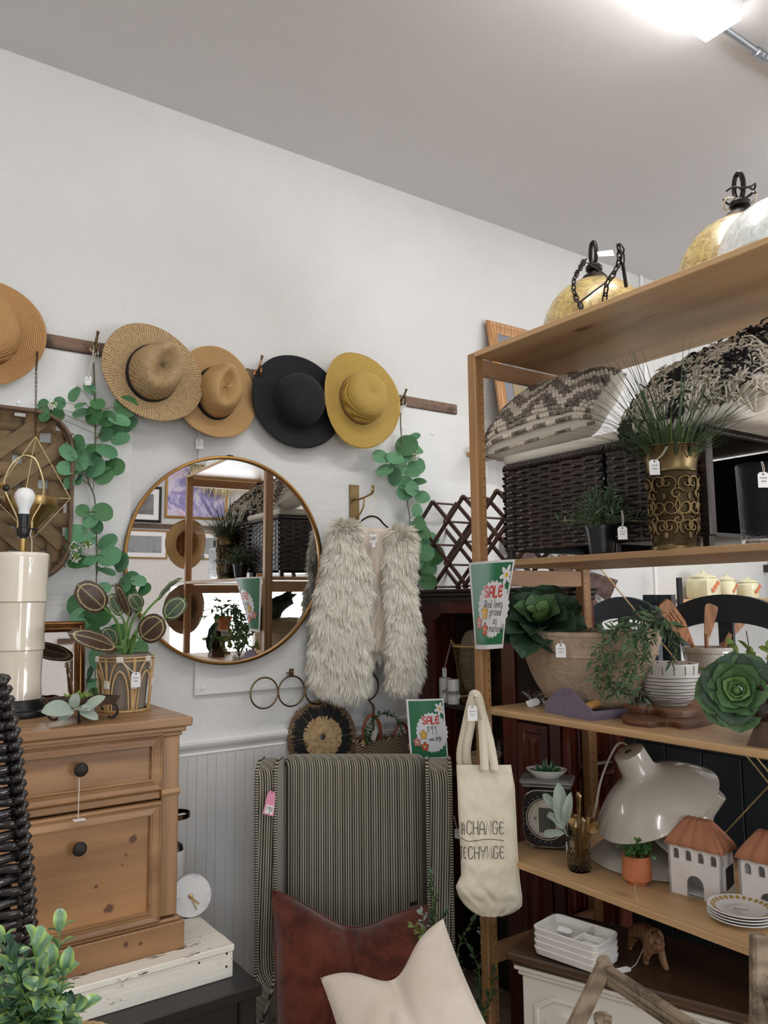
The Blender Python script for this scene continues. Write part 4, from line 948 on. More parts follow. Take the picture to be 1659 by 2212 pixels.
part('switch_key', MB().tube([(lx+.015, LY-.004, zq+.03), (lx+.036, LY-.008, zq+.03)], .003, 8).sphere((lx+.037, LY-.008, zq+.03), .005, 8, 6), M['black'], so)
M['bulbg'] = mat('frosted_bulb', (238, 238, 242), .25, Subsurface_Weight=.3)
zt2 = zf_(38, 1052, LY); hb_ = zt2-zr_
part('bulb', MB().lathe([(0, 0), (.0155, 0), (.0165, hb_*.2), (.0245, hb_*.42), (.030, hb_*.62), (.0285, hb_*.78), (.021, hb_*.92), (.010, hb_*.985), (0, hb_)], 32, TM((lx, LY, zr_))), M['bulbg'], lamp)
hq = [(-14, 1135), (-16, 1118), (-36, 1075), (-43, 1055), (-42, 1030), (-26, 1000), (-6, 984), (8, 983), (24, 992), (36, 1020), (42, 1050), (36, 1085), (18, 1118), (16, 1135)]
hpts = [P(38+dx, py, 'y', LY) for dx, py in hq]; hpts = [V3(lx+(q[0]-P(38, 1080, 'y', LY)[0])*1.0, LY, q[2]) for q in hpts]
part('harp', MB().tube(catmull(hpts, 5), .0024, 8), M['paleg'], lamp)
for q in (hpts[0], hpts[-1]): part('harp_sleeve', MB().tube([q-V3(0, 0, .008), q+V3(0, 0, .012)], .0042, 8), M['paleg'], lamp)
part('saddle', MB().tube(catmull([hpts[0]-V3(0, 0, .006), V3(lx-.012, LY, zq+.002), V3(lx+.012, LY, zq+.002), hpts[-1]-V3(0, 0, .006)], 5), .0018, 6), M['chrome'], lamp)
fn_ = P(14, 1053, 'y', LY+.015)
part('harp_finial', MB().sphere(P(13, 1054, 'y', LY-.03), .011, 12, 8), M['black'], lamp)
part('finial_cap', MB().lathe([(0, 0), (.010, 0), (.010, .016), (0, .016)], 6, frame(P(6, 1050, 'y', LY-.03), (-1, 0, .1))), M['gold'], lamp)
g = MB(); g.tube(catmull([hpts[-1]-V3(0, 0, .004), P(66, 1157, 'y', LY-.03), P(69, 1166, 'y', LY-.05)], 4), .0009, 5).tube([P(69, 1166, 'y', LY-.05), P(68, 1230, 'y', LY-.09)], .0012, 5)
part('tag_string', g, M['string'], lamp)

# small bronze framed mirror leaning on the wall
my = 2.70; fx = [P(x, 1400, 'y', my)[0] for x in (-60, 185)]; zt3 = zf_(150, 1342, my)
sm = thing('small_mirror', 'small standing mirror in a stepped bronze-gold frame behind the ivory lamp', 'mirror', ((fx[0]+fx[1])/2, my, DT))
def rectframe(mb, x0, x1, z0, z1, prof, y, rz=0, c=None): return ring_mould(mb, x0, x1, z0, z1, prof, y)
lean = 0.10; Tl_ = TM((0, my, DT)) @ TM((0, 0, 0), (-lean, 0, 0)) @ TM((0, -my, -DT))
g = MB(); x0, x1, z0, z1 = fx[0], fx[1], DT+.001, zt3
V = []; pf = [(0, 0), (0, .012), (.003, .016), (.009, .017), (.012, .013), (.016, .012), (.020, .016), (.026, .016), (.030, .010), (.034, .008), (.034, .003)]
for (d, h) in pf: V += [(x0+d, my-h, z0+d), (x1-d, my-h, z0+d), (x1-d, my-h, z1-d), (x0+d, my-h, z1-d)]
g.add(V, [(4*k+i, 4*k+(i+1) % 4, 4*k+4+(i+1) % 4, 4*k+4+i) for k in range(len(pf)-1) for i in range(4)], Tl_)
part('frame', g, metal('bronze_gilt_frame', (96, 66, 42), .32, (140, 102, 62)), sm, False)
part('glass', MB().b2((x0+.033, my-.004, z0+.033), (x1-.033, my-.001, z1-.033), 0, Tl_), M['mirror'], sm, False)
part('backing', MB().b2((x0+.001, my, z0), (x1-.001, my+.006, z1-.001), 0, Tl_), M['black'], sm, False)

# calathea in a rattan pot
cp = P(270, 1500, 'y', 2.52); px_, py_ = cp[0], 2.52; zpt = zf_(272, 1412, 2.50); hp_ = zpt-DT; rt_ = m_of(60, cp); rb_ = m_of(50, cp)
cal = thing('calathea_pot', 'potted calathea with round dark veined leaves in a rattan cage planter', 'plant', (px_, py_, DT))
M['taupe'] = mat('taupe_cement', (128, 118, 106), .8, (140, 130, 118), 12, bump=.1)
part('inner_pot', MB().lathe([(0, .006), (rb_*.80, .006), (rb_*.84, .012), (rt_*.86, hp_-.004), (rt_*.87, hp_), (rt_*.82, hp_), (rt_*.80, hp_-.02), (0, hp_-.022)], 40, TM((px_, py_, DT))), M['taupe'], cal)
part('soil', MB().lathe([(0, 0), (rt_*.80, 0), (0, .004)], 20, TM((px_, py_, DT+hp_-.02))), M['soil'], cal)
def rp(a, k, e=.0): r = rb_+(rt_-rb_)*k; return V3(px_+(r+e)*math.cos(a), py_+(r+e)*math.sin(a), DT+.003+k*(hp_-.006))
for k, r in ((0, .0028), (.015, .0022), (.90, .0026), (.96, .0026)): part('hoop', MB().tube([rp(a, k) for a in np.linspace(0, 2*PI, 40, endpoint=False)], r, 6, closed=True), M['rattan'], cal)
NA = 6
for i in range(NA):
    a0 = -2.07+i*2*PI/NA; hw = PI/NA
    for s1, off_ in ((.93, 0), (.70, .0)):
        for flip in (0, 1):
            pts = []
            for t_ in np.linspace(-1, 1, 17):
                k = (.90*(1-abs(t_)**2.2)) if flip == 0 else None
                pts.append(rp(a0+t_*hw*s1, max(.0, .90*(math.sqrt(max(0, 1-t_*t_)))*(1 if s1 > .8 else .80)) if flip == 0 else .02+.30*(abs(t_)**2)*0+.0))
            if flip == 0: part('arch_cane', MB().tube(pts, .0026, 6), M['rattan'], cal)
    for sg in (-1, 1): part('side_cane', MB().tube([rp(a0+hw*.98+sg*.02, k) for k in np.linspace(0, .95, 5)], .0024, 6), M['rattan'], cal)
    g = MB(); c_ = rp(a0+hw, .48, .001); g.box((0, 0, 0), (.020, .010, .026), .003, frame(c_, (math.cos(a0+hw), math.sin(a0+hw), 0), (-math.sin(a0+hw), math.cos(a0+hw), 0)) @ TM((0, 0, 0), (PI/2, 0, 0))); part('binding', g, M['linen'], cal, False)
    c_ = rp(a0, .93, .002); part('binding', MB().box((0, 0, 0), (.022, .010, .018), .003, frame(c_, (math.cos(a0), math.sin(a0), 0), (-math.sin(a0), math.cos(a0), 0)) @ TM((0, 0, 0), (PI/2, 0, 0))), M['linen'], cal, False)
price_tag(cal, rp(-2.07, .94, .004), P(294, 1452, 'y', py_-.105), .028, .044)
t = NT('calathea_leaf'); v = t.coord(); sp = t.n('SeparateXYZ'); t.l(v, sp.inputs[0])
ax = t.math('ABSOLUTE', sp.outputs[0]); yy = t.math('SUBTRACT', sp.outputs[1], .5); rr3 = t.math('SQRT', t.math('ADD', t.math('POWER', t.math('MULTIPLY', ax, 2.9), 2), t.math('POWER', t.math('MULTIPLY', yy, 2.0), 2)))
rr3 = t.math('ADD', rr3, t.math('MULTIPLY', t.noise(v, 30), .16)); 
ringm = t.ramp(rr3, [(.80, (0, 0, 0)), (.84, (255, 255, 255)), (.88, (255, 255, 255)), (.91, (0, 0, 0))])
wv = t.math('SINE', t.math('MULTIPLY', t.math('SUBTRACT', sp.outputs[1], t.math('MULTIPLY', ax, 1.1)), 62)); vein = t.ramp(wv, [(.90, (0, 0, 0)), (.99, (150, 150, 150))])
mid = t.ramp(ax, [(.006, (255, 255, 255)), (.016, (0, 0, 0))])
def calmat(nm, c1, c2, rg, vn_):
    return None
col = t.ramp(t.noise(v, 4), [(.3, (34, 54, 36)), (.7, (52, 76, 46))]); col = t.mix(t.mix(.35, (0, 0, 0, 1), vein), col, lin((110, 140, 92))); col = t.mix(ringm, col, lin((172, 160, 118))); col = t.mix(mid, col, lin((150, 160, 104)))
M['cal'] = t.fin(col, .4)
t2 = M['cal'].copy(); t2.name = 'calathea_leaf_underside'
for nd in t2.node_tree.nodes:
    if nd.type == 'VALTORGB' and len(nd.color_ramp.elements) == 2 and nd.color_ramp.elements[1].color[1] < .2 and nd.color_ramp.elements[1].color[1] > .05:
        nd.color_ramp.elements[0].color = lin((58, 36, 30)); nd.color_ramp.elements[1].color = lin((76, 52, 38))
M['cal2'] = t2
def leafgrid(name, m, wf, fold=.08, curl=.1, nu=7, nv_=12, wav=0.0):
    g = MB()
    def f(u, v):
        s_ = (u-.5)*2; w_ = wf(v); return (s_*w_, v, abs(s_)*fold*w_*2-curl*(v-.5)**2*2+wav*math.sin(v*18+s_*3)*abs(s_))
    g.grid(f, nu, nv_); return g.mesh(name, m, None, 'all')
ell = lambda a, p=.5: (lambda v: max(.004, a*(max(0, 4*v*(1-v))**p)))
CL = [leafgrid('leaf', M['cal'], ell(.34), .10, .14, wav=.01), leafgrid('leaf', M['cal2'], ell(.34), -.06, .14, wav=.01)]
sb = V3(px_, py_, DT+hp_-.02)
for (bx, by, tx, ty, yb, yt, k, nrm) in ((230, 1318, 168, 1262, 2.46, 2.44, 1, (-.3, -.9, .2)), (278, 1335, 247, 1262, 2.50, 2.52, 1, (-.95, -.4, .1)), (305, 1318, 280, 1283, 2.56, 2.56, 0, (-.2, -.7, .6)), (340, 1295, 392, 1246, 2.48, 2.46, 0, (-.7, -.5, .6)),
    (355, 1336, 400, 1292, 2.46, 2.44, 0, (-.2, -.8, .5)), (301, 1380, 352, 1336, 2.42, 2.36, 1, (-.3, -.9, .25)), (262, 1398, 150, 1364, 2.44, 2.40, 1, (-.2, -.85, .5)), (262, 1330, 238, 1282, 2.54, 2.56, 0, (-.2, -.85, .3)), (250, 1395, 225, 1355, 2.58, 2.60, 0, (-.3, -.6, .7))):
    b = P(bx, by, 'y', yb); tp_ = P(tx, ty, 'y', yt); L = np.linalg.norm(tp_-b); me = CL[k]
    wsc = {168: 1.0, 247: .55, 280: 1.3, 392: .35, 400: 1.1, 352: 1.25, 150: .52, 238: .8, 225: 1.0}[tx]
    T = dirframe(b, tp_-b, nrm, L); T[:3, 0] *= wsc; inst('leaf', me, cal, T)
    st = sb+V3(rng.uniform(-.02, .02), rng.uniform(-.02, .02), 0); part('stalk', MB().tube(catmull([st, st*.6+b*.4+V3(0, 0, .05), b, b+(tp_-b)*.1], 6), [.0045]*8+[.0036]*6+[.0025]*5, 7), M['gstem'], cal)

# cast iron tray with peat and a lamb's-ear sprig
ic = P(185, 1515, 'y', 2.39); ix, iy = ic[0]-.005, 2.395
it = thing('iron_tray', 'rusty square cast iron tray of peat on curled feet, in front of the rattan planter', 'tray', (ix, iy, DT))
ti = TM((ix, iy, DT+.042), (0, 0, .42)); a_ = .072
g = MB(); 
def sq(r, z): return [(r*s1, r*s2, z) for s1, s2 in ((-1, -1), (1, -1), (1, 1), (-1, 1))]
V = sq(a_*.86, 0)+sq(a_, .022)+sq(a_*.95, .022)+sq(a_*.84, .006); g.add(V, [(3, 2, 1, 0)]+[(4*k+i, 4*k+(i+1) % 4, 4*k+4+(i+1) % 4, 4*k+4+i) for k in range(3) for i in range(4)]+[(12, 13, 14, 15)], ti)
part('tray', g, mat('rusted_iron', (58, 44, 36), .8, (86, 66, 52), 18, bump=.5), it, False)
g = MB(); g.grid(lambda u, v: ((u-.5)*2*a_*.95, (v-.5)*2*a_*.95, .018+.006*nn(u*9, v*9, 2)+.004*nn(u*25, v*25, 2)), 16, 16, ti); part('peat', g, M['soil'], it, 'all')
for i in range(4):
    a = .42+PI/4+i*PI/2; d = V3(math.cos(a), math.sin(a), 0); c = V3(ix, iy, DT)+d*a_*1.05
    part('foot', MB().tube(catmull([c+V3(0, 0, .044), c+d*.014+V3(0, 0, .036), c+d*.018+V3(0, 0, .016), c+d*.006+V3(0, 0, .003), c-d*.008+V3(0, 0, .006)], 5), .0036, 6), M['iron'], it)
def small_leaf(name, m, a=.3): return leafgrid(name, m, ell(a, .6), .1, .2, 3, 6)
SL = {k: small_leaf('leaf', M[k]) for k in ('boxw', 'lime', 'darkleaf', 'vine', 'lamb')}
g = MB(); 
for i in range(60):
    c = (ti @ np.array([rng.uniform(-.035, .02), rng.uniform(-.025, .035), .022, 1]))[:3]; d = nz(rng.normal(size=3)+V3(0, 0, 1.2)); T = dirframe(c, d, rng.normal(size=3), rng.uniform(.010, .018))
    g.add([(-.25, .5, 0), (0, 0, 0), (.25, .5, 0), (0, 1, .05)], [(0, 1, 2, 3)], T)
part('moss_sprouts', g, M['lime'], it, kind='stuff')
ls = thing('lambs_ear_sprig', "artificial lamb's-ear sprig lying in front of the iron tray", 'foliage', (ix-.04, iy-.10, DT))
LE = leafgrid('leaf', M['lamb'], ell(.30, .6), .12, .25, 7, 10)
sy = iy-.1
for (bx, by, tx, ty, w_) in ((160, 1530, 92, 1534, 1.0), (158, 1532, 165, 1498, 1.1), (160, 1533, 128, 1554, .8), (178, 1536, 226, 1502, .75), (172, 1535, 214, 1552, .8), (190, 1520, 178, 1532, .9), (165, 1530, 205, 1530, .7)):
    b = P(bx, by, 'y', sy); q = P(tx, ty, 'y', sy-.015); b[2] = max(b[2], DT+.006); q[2] = max(q[2], DT+.004); L = np.linalg.norm(q-b); T = dirframe(b, q-b, (-.3, -.8, .6), L); T[:3, 0] *= w_; inst('leaf', LE, ls, T)
part('stem', MB().tube(catmull([P(135, 1545, 'y', sy)*V3(1, 1, 0)+V3(0, 0, DT+.004), P(160, 1533, 'y', sy), P(185, 1534, 'y', sy)], 5), .002, 6), M['lamb'], ls)
# ------------------------------------------------------------------ striped wing armchair (built at the origin: x right, y away from the sitter, z up)
t = NT('striped_upholstery'); v = t.coord(); sp = t.n('SeparateXYZ'); t.l(v, sp.inputs[0])
u_ = t.math('ADD', sp.outputs[0], sp.outputs[1]); nz_ = t.n('TexNoise', noise_dimensions='1D'); nz_.inputs['Scale'].default_value = 38; nz_.inputs['Detail'].default_value = 2; t.l(u_, nz_.inputs['W'])
u2 = t.math('ADD', u_, t.math('MULTIPLY', nz_.outputs['Fac'], .003))
st1 = t.math('ADD', t.math('MULTIPLY', t.math('SINE', t.math('MULTIPLY', u2, 2*PI/.0082)), .5), .5)
st2 = t.math('ADD', t.math('MULTIPLY', t.math('SINE', t.math('MULTIPLY', u2, 2*PI/.031)), .16), 0.0)
col = t.ramp(t.math('ADD', st1, st2), [(.30, (44, 42, 38)), (.52, (84, 81, 73)), (.74, (184, 176, 156))])
col = t.mix(t.math('MULTIPLY', t.noise(v, 160, 3), .35), col, lin((60, 58, 50)))
M['stripe'] = t.fin(col, .95, t.bump(st1, .25, .002), Sheen_Weight=.2)
t = NT('striped_piping'); v = t.coord(); sp = t.n('SeparateXYZ'); t.l(v, sp.inputs[0])
st = t.math('ADD', t.math('MULTIPLY', t.math('SINE', t.math('MULTIPLY', sp.outputs[2], 2*PI/.0085)), .5), .5)
M['pipe'] = t.fin(t.ramp(st, [(.35, (38, 36, 32)), (.65, (168, 160, 140))]), .9)
ya = math.radians(37.5); cf = V3(-math.sin(ya), -math.cos(ya), 0); crr = V3(math.cos(ya), -math.sin(ya), 0)
C0 = PD(764, 1630, 2.74); TZ = C0[2]-ZF
Tc = np.eye(4); Tc[:3, 0] = crr; Tc[:3, 1] = -cf; Tc[:3, 2] = (0, 0, 1); Tc[:3, 3] = (C0[0], C0[1], ZF)
ac = thing('wing_armchair', 'tall wing armchair in black and cream pinstripe fabric with piped edges', 'armchair')
def rbox(lo, hi, b=.02, seg=3):
    """rounded upholstered block"""
    g = MB(); lo = np.array(lo, float); hi = np.array(hi, float); n = 8
    faces = []
    for a in range(3):
        for sg in (0, 1):
            b1, b2 = (a+1) % 3, (a+2) % 3
            def f(u, v, a=a, sg=sg, b1=b1, b2=b2):
                p = np.zeros(3); p[a] = sg; p[b1] = u; p[b2] = v; q = lo+(hi-lo)*p
                c = np.clip(q, lo+b, hi-b); d = q-c; L = np.linalg.norm(d)
                return c+d/L*b if L > 1e-9 else q
            def ss(u):  # more samples near the edges
                return u
            us = [0, .02, .05, .1, .3, .5, .7, .9, .95, .98, 1]
            base = len(us); V = [f(u, v) for v in us for u in us]; F = [(j*base+i, j*base+i+1, (j+1)*base+i+1, (j+1)*base+i) for j in range(base-1) for i in range(base-1)]
            if not sg: F = [q[::-1] for q in F]
            g.add(V, F)
    return g
hw = .335
part('back', rbox((-hw+.085, -.005, .30), (hw-.085, .068, TZ-.004), .033), M['stripe'], ac, 'all')
def wing(x0, x1, nm):
    g = MB(); pr = [(.07, .12), (.07, TZ-.12), (.045, TZ-.045), (.0, TZ-.012), (-.06, TZ-.006), (-.105, TZ-.02), (-.125, TZ-.06), (-.12, TZ-.30), (-.11, .48), (-.125, .41), (-.18, .385), (-.30, .375), (-.33, .355), (-.335, .12)]
    pr = [tuple(q) for q in catmull(pr, 3)]
    g.prism([(a, b) for a, b in pr], x0, x1, np.array([[0, 0, 1, 0], [1, 0, 0, 0], [0, 1, 0, 0], [0, 0, 0, 1.]])); o = part(nm, g, M['stripe'], ac, .6)
    md = o.modifiers.new('b', 'BEVEL'); md.width = .014; md.segments = 3; md.limit_method = 'ANGLE'; md.angle_limit = .9
    for x in (x0+.006, x1-.006):
        part('piping', MB().tube([V3(x, a-.004 if a < 0 else a, b) for a, b in pr if a < .06], .0065, 8), M['pipe'], ac, 'all')
wing(-hw+.016, -hw+.09, 'wing_and_arm'); wing(hw-.088, hw, 'wing_and_arm')
part('seat_cushion', rbox((-hw+.08, -.36, .20), (hw-.09, -.006, .33), .035), M['stripe'], ac, 'all')
part('seat_frame', rbox((-hw+.03, -.325, .12), (hw-.01, .06, .21), .015), M['stripe'], ac, 'all')
part('back_panel', MB().b2((-hw+.03, .069, .12), (hw-.01, .076, TZ-.13)), M['stripe'], ac, False)
for x in (-hw+.04, hw-.04):
    for y in (-.30, .04): part('leg', MB().lathe([(.0, 0), (.016, 0), (.022, .12), (0, .12)], 12, TM((x, y, 0))), M['darkw'], ac)
q = MB(); Tt = TM((-hw+.075, -.137, TZ-.105), (PI/2-.1, 0.25, 0)); q.prism([(-.014, -.062), (.022, -.062), (.012, .0), (.004, .014), (-.010, .014), (-.016, 0)], 0, .001, Tt)
M['pinkp'] = mat('pink_card', (226, 150, 178), .6)
pk = part('pink_price_tag', q, M['pinkp'], ac, False, label='pink card price tag')
part('white_label', MB().box((.004, -.044, .0014), (.026, .026, .0006), 0, Tt), M['paper'], pk, False)
g = MB(); write(g, lambda x, y, o_: (Tt @ np.array([x, y, o_, 1]))[:3], ['1', '9', '8'], .004, -.050, .014, .0014, .002); g.tube([(Tt @ np.array([a, b, .0015, 1]))[:3] for a, b in ((-.004, -.036), (.010, -.055))], .0006, 4); part('handwriting', g, M['ink'], pk, False)
part('tag_loop', MB().tube(catmull([(Tt @ np.array([a, b, c, 1]))[:3] for a, b, c in ((-.002, .006, .001), (.0, .02, .006), (.004, .03, -.004))], 4), .001, 5), M['ink'], pk)
place(ac, Tc)

# ------------------------------------------------------------------ pillows
def pillow(name, label, cs, th, m, chop=0, pipe=None, grp='cushions on the armchair', wr=.006, seed=0, pinch=.06, chopw=.5, N=34, nn_=None):
    BL, BR, TR, TL = [np.array(c, float) for c in cs]; n_ = nz(np.cross(BR-BL, TL-BL)); base = (BL+BR)/2
    if np.dot(n_, CAM-base) < 0: n_ = -n_
    up_ = nz((TL+TR)/2-(BL+BR)/2)
    o = thing(name, label, 'cushion', (base[0], base[1], min(BL[2], BR[2])), grp)
    def mid(u, v):
        a, b = u*2-1, v*2-1; k = pinch
        a2 = a*(1-k*(1-b*b)); b2 = b*(1-k*(1-a*a)); uu, vv = (a2+1)/2, (b2+1)/2
        p = (BL*(1-uu)+BR*uu)*(1-vv)+(TL*(1-uu)+TR*uu)*vv
        return p - up_*chop*math.exp(-(a/chopw)**2)*vv**1.5
    def thk(u, v, s_):
        a, b = abs(u*2-1), abs(v*2-1); f = (max(0, (1-a**2.6)*(1-b**2.6)))**.5
        p = mid(u, v)
        w_ = wr*(nn(p[0]*9+seed, p[1]*9, p[2]*9)+.6*nn(p[0]*22, p[1]*22+seed, p[2]*16))*f*2
        cr = -chop*.28*math.exp(-((u*2-1)/.10)**2)*max(0, v-.35)*f if chop else 0
        rad = 0
        if chop: rad = -.012*math.exp(-((u*2-1+(1-v)*.6*(1 if s_ > 0 else -1))/.09)**2)*f
        return p+n_*s_*(th*f+w_+cr*3+rad)
    for s_, nm in ((1, 'front_cover'), (-1, 'back_cover')):
        g = MB(); g.grid(lambda u, v: thk(u, v, s_), N, N); part(nm, g, m, o, 'all')
    if pipe: 
        pts = [mid(i/20, 0) for i in range(20)]+[mid(1, i/20) for i in range(20)]+[mid(1-i/20, 1) for i in range(20)]+[mid(0, 1-i/20) for i in range(20)]
        part('piping', MB().tube(pts, .0035, 6, closed=True), pipe, o, 'all')
    return o, mid, thk, n_
t = NT('rust_velvet'); v = t.coord()
M['rust'] = t.fin(t.ramp(t.noise(v, 9, 6, .65, .8), [(.36, (62, 27, 20)), (.62, (104, 52, 38))]), 1.0, t.bump(t.noise(v, 14, 3), .5, .012), Sheen_Weight=.45, Sheen_Roughness=.5, Specular_IOR_Level=.08)
M['beige'] = mat('oatmeal_velvet', (206, 192, 176), .85, (222, 210, 196), 6, bump=.2, bs=150, Sheen_Weight=.5)
rp_ = pillow('cushion', 'large rust velvet cushion with a chopped top on the armchair', [PD(598, 2345, 2.16), PD(936, 2355, 2.16), PD(924, 1952, 2.50), PD(588, 1918, 2.46)], .075, M['rust'], .085, M['rust'], seed=2, pinch=.03, chopw=.62)
pillow('cushion', 'oatmeal velvet cushion leaning in front of the rust cushion', [PD(770, 2400, 1.92), PD(1090, 2290, 1.98), PD(957, 1984, 2.16), PD(692, 2112, 2.12)], .055, M['beige'], .075, None, seed=5, pinch=.05, chopw=.45)
q = PD(893, 1952, 2.47); ct = rp_[0]
part('care_label', MB().box(q, (.028, .002, .012)), M['black'], ct, False); 

# ------------------------------------------------------------------ leafy stems
def sprig(parent, pts, leafmesh, L, step, m_stem=None, spread=.9, pair=2, jit=.3, seed=0, r0=.0022, upb=.3, droop=0.0, wsc=1.0, pname='stem', stuff=None, lw=.28):
    R_ = np.random.default_rng(seed); pth = catmull(pts, 8); part(pname, MB().tube(pth, np.linspace(r0, r0*.45, len(pth)), 5), m_stem or M['gstem'], parent)
    seg = np.linalg.norm(np.diff(pth, axis=0), axis=1); cum = np.r_[0, np.cumsum(seg)]; s_ = step*.6; k = 0; out = []
    while s_ < cum[-1]:
        i = min(len(seg)-1, np.searchsorted(cum, s_)-1); f = (s_-cum[i])/seg[i]; p = pth[i]*(1-f)+pth[i+1]*f; tg = nz(pth[i+1]-pth[i])
        sd = nz(np.cross(tg, R_.normal(size=3)))
        for j in range(pair):
            a = 2*PI*j/pair+k*1.3+R_.uniform(-jit, jit); sd2 = nz(np.cross(tg, sd)); d = nz(tg*(1-spread*.5)+(sd*math.cos(a)+sd2*math.sin(a))*spread+V3(0, 0, -droop)); n_ = nz(np.cross(d, np.cross(tg, d))+R_.normal(size=3)*.2+V3(0, 0, upb))
            out.append((p, d, n_, L*R_.uniform(.7, 1.15)*(1-.35*s_/cum[-1])))
        s_ += step*R_.uniform(.7, 1.3); k += 1
    out.append((pth[-1], nz(pth[-1]-pth[-2]), V3(0, -.5, 1), L*.8))
    if stuff is not None:
        for p, d, n_, l in out:
            T = dirframe(p, d, n_, l); stuff.add([(0, 0, 0), (lw*.8, .35, .06), (lw*.6, .7, .05), (0, 1, -.05), (-lw*.6, .7, .05), (-lw*.8, .35, .06), (0, .5, -.02)], [(0, 1, 6), (1, 2, 6), (2, 3, 6), (3, 4, 6), (4, 5, 6), (5, 0, 6)], T)
    else:
        for p, d, n_, l in out:
            T = dirframe(p, d, n_, l); T[:3, 0] *= wsc; inst('leaf', leafmesh, parent, T)
ga = thing('foliage_spray', 'leafy green artificial stem standing up between the cushions and right chair wing', 'foliage', PD(925, 2090, 2.42), 'leafy greenery by the armchair')
LB = leafgrid('leaf', M['darkleaf'], ell(.24, .7), .12, .2, 5, 7); LL = leafgrid('leaf', M['lime'], ell(.24, .7), .12, .2, 5, 7)
sprig(ga, [PD(935, 2110, 2.42), PD(940, 2000, 2.40), PD(935, 1940, 2.40), PD(930, 1893, 2.42)], LB, .036, .013, seed=4)
sprig(ga, [PD(935, 2100, 2.42), PD(925, 2040, 2.36), PD(905, 2010, 2.34), PD(893, 2000, 2.33)], LL, .030, .016, seed=5)
sprig(ga, [PD(940, 2100, 2.42), PD(950, 2010, 2.38), PD(962, 1975, 2.38)], LB, .034, .014, seed=6)
sprig(ga, [PD(925, 2060, 2.40), PD(920, 2020, 2.36), PD(912, 1975, 2.35)], SL['lamb'], .032, .018, seed=9)
gb = thing('foliage_garland', 'trailing greenery on the floor between the armchair and shelf post', 'foliage', V3(1.66, 2.0, ZF), 'leafy greenery by the armchair')
for i, pl in enumerate([[(1010, 2212, 2.5), (1000, 2120, 2.5), (990, 2050, 2.5), (1020, 1990, 2.5)], [(1030, 2200, 2.5), (1035, 2100, 2.5), (1010, 2040, 2.5)], [(1035, 2180, 2.5), (1050, 2090, 2.52), (1040, 2000, 2.52)], [(1000, 2190, 2.5), (990, 2130, 2.48), (985, 2070, 2.46)], [(1040, 2212, 2.45), (1060, 2150, 2.45), (1065, 2100, 2.45)]]):
    p0 = PD(*pl[0]); sprig(gb, [V3(1.66, 2.0, ZF+.01), p0]+[PD(*q) for q in pl[1:]], LB if i != 2 else SL['lamb'], .034, .017, seed=20+i)

# ------------------------------------------------------------------ raffia wall disc and handbag hanging on the rings
fc = P(697, 1592, 'y', 2.83); fn_ = nz((-.25, -1, .12)); Tf = frame(fc, fn_, (1, 0, 0)); fr = m_of(74, fc)
M['raf'] = mat('natural_raffia', (168, 138, 98), .9, (206, 178, 136), 60, bump=.4); M['rafb'] = mat('black_raffia', (16, 17, 20), .8); M['rafd'] = wood('brown_braided_raffia', (92, 70, 48), (140, 112, 80), 0, .9, 30, rings=False, bump=.6)
rf = thing('raffia_disc', 'round raffia wall disc with black band and pale centre above the armchair', 'wall decoration', fc)
def fibres(m, r0, r1, n, z0, z1, w_, nm, jit=.1, zz=.004):
    g = MB()
    for i in range(n):
        a = 2*PI*i/n+rng.uniform(-.03, .03); e = r1*(1+rng.uniform(-jit, jit)); c, s_ = math.cos(a), math.sin(a); zo = rng.uniform(0, zz)
        V = [(r0*c+w_*.5*s_, r0*s_-w_*.5*c, z0+zo), (r0*c-w_*.5*s_, r0*s_+w_*.5*c, z0+zo), (e*c-w_*s_, e*s_+w_*c, z1+zo), (e*c+w_*s_, e*s_-w_*c, z1+zo)]; g.add(V, [(0, 1, 2, 3)], Tf)
    return part(nm, g, m, rf, False, kind='stuff')
part('backing', MB().lathe([(fr*.09, -.012), (fr*.96, -.016), (fr*.96, -.012), (fr*.09, -.006)], 40, Tf, close=True), M['raf'], rf)
part('centre_ring', MB().lathe([(fr*.09, -.010), (fr*.55, -.008), (fr*.55, .002), (fr*.09, .004)], 40, Tf, close=True), M['raf'], rf)
fibres(M['rafd'], fr*.75, fr*1.03, 260, -.006, -.012, .0022, 'outer_fringe', .05); fibres(M['rafb'], fr*.50, fr*.88, 230, .0, -.004, .0028, 'black_fringe', .08); fibres(M['raf'], fr*.13, fr*.58, 190, .006, .001, .0022, 'inner_fringe', .05)
for i in range(56):
    a = 2*PI*i/56; c = (Tf @ np.array([fr*math.cos(a), fr*math.sin(a), -.008, 1]))[:3]; tg = (Tf[:3, :3] @ V3(-math.sin(a+.5), math.cos(a+.5), 0)); part('rim_braid', MB().tube([c-tg*.009, c, c+tg*.009], [.002, .0052, .002], 6), M['rafd'], rf)
hb = thing('handbag', 'woven straw handbag with two red-brown cane handles hanging from the bronze rings', 'bag', P(838, 1640, 'y', 2.78))
M['cane'] = mat('red_brown_cane', (112, 48, 28), .3, (142, 68, 40), 20)
def hb_(px, py, y=2.77): return P(px, py, 'y', y)
for k, (xa, xb, yt, yb, yy) in enumerate(((785, 822, 1545, 1605, 2.76), (851, 884, 1562, 1612, 2.76))):
    pts = [hb_(xa, yb, yy), hb_(xa+1, yt+25, yy), hb_((xa*3+xb)/4, yt+6, yy), hb_((xa+xb)/2, yt, yy), hb_((xa+xb*3)/4, yt+6, yy), hb_(xb-1, yt+25, yy), hb_(xb, yb, yy)]
    hp_o = part('handle', MB().tube(catmull(pts, 6), .0068, 10), M['cane'], hb)
    for q in (pts[0], pts[-1]): part('handle_end', MB().tube([q+V3(0, 0, .012), q-V3(0, 0, .012)], [.009, .008], 10), M['raf'], hp_o)
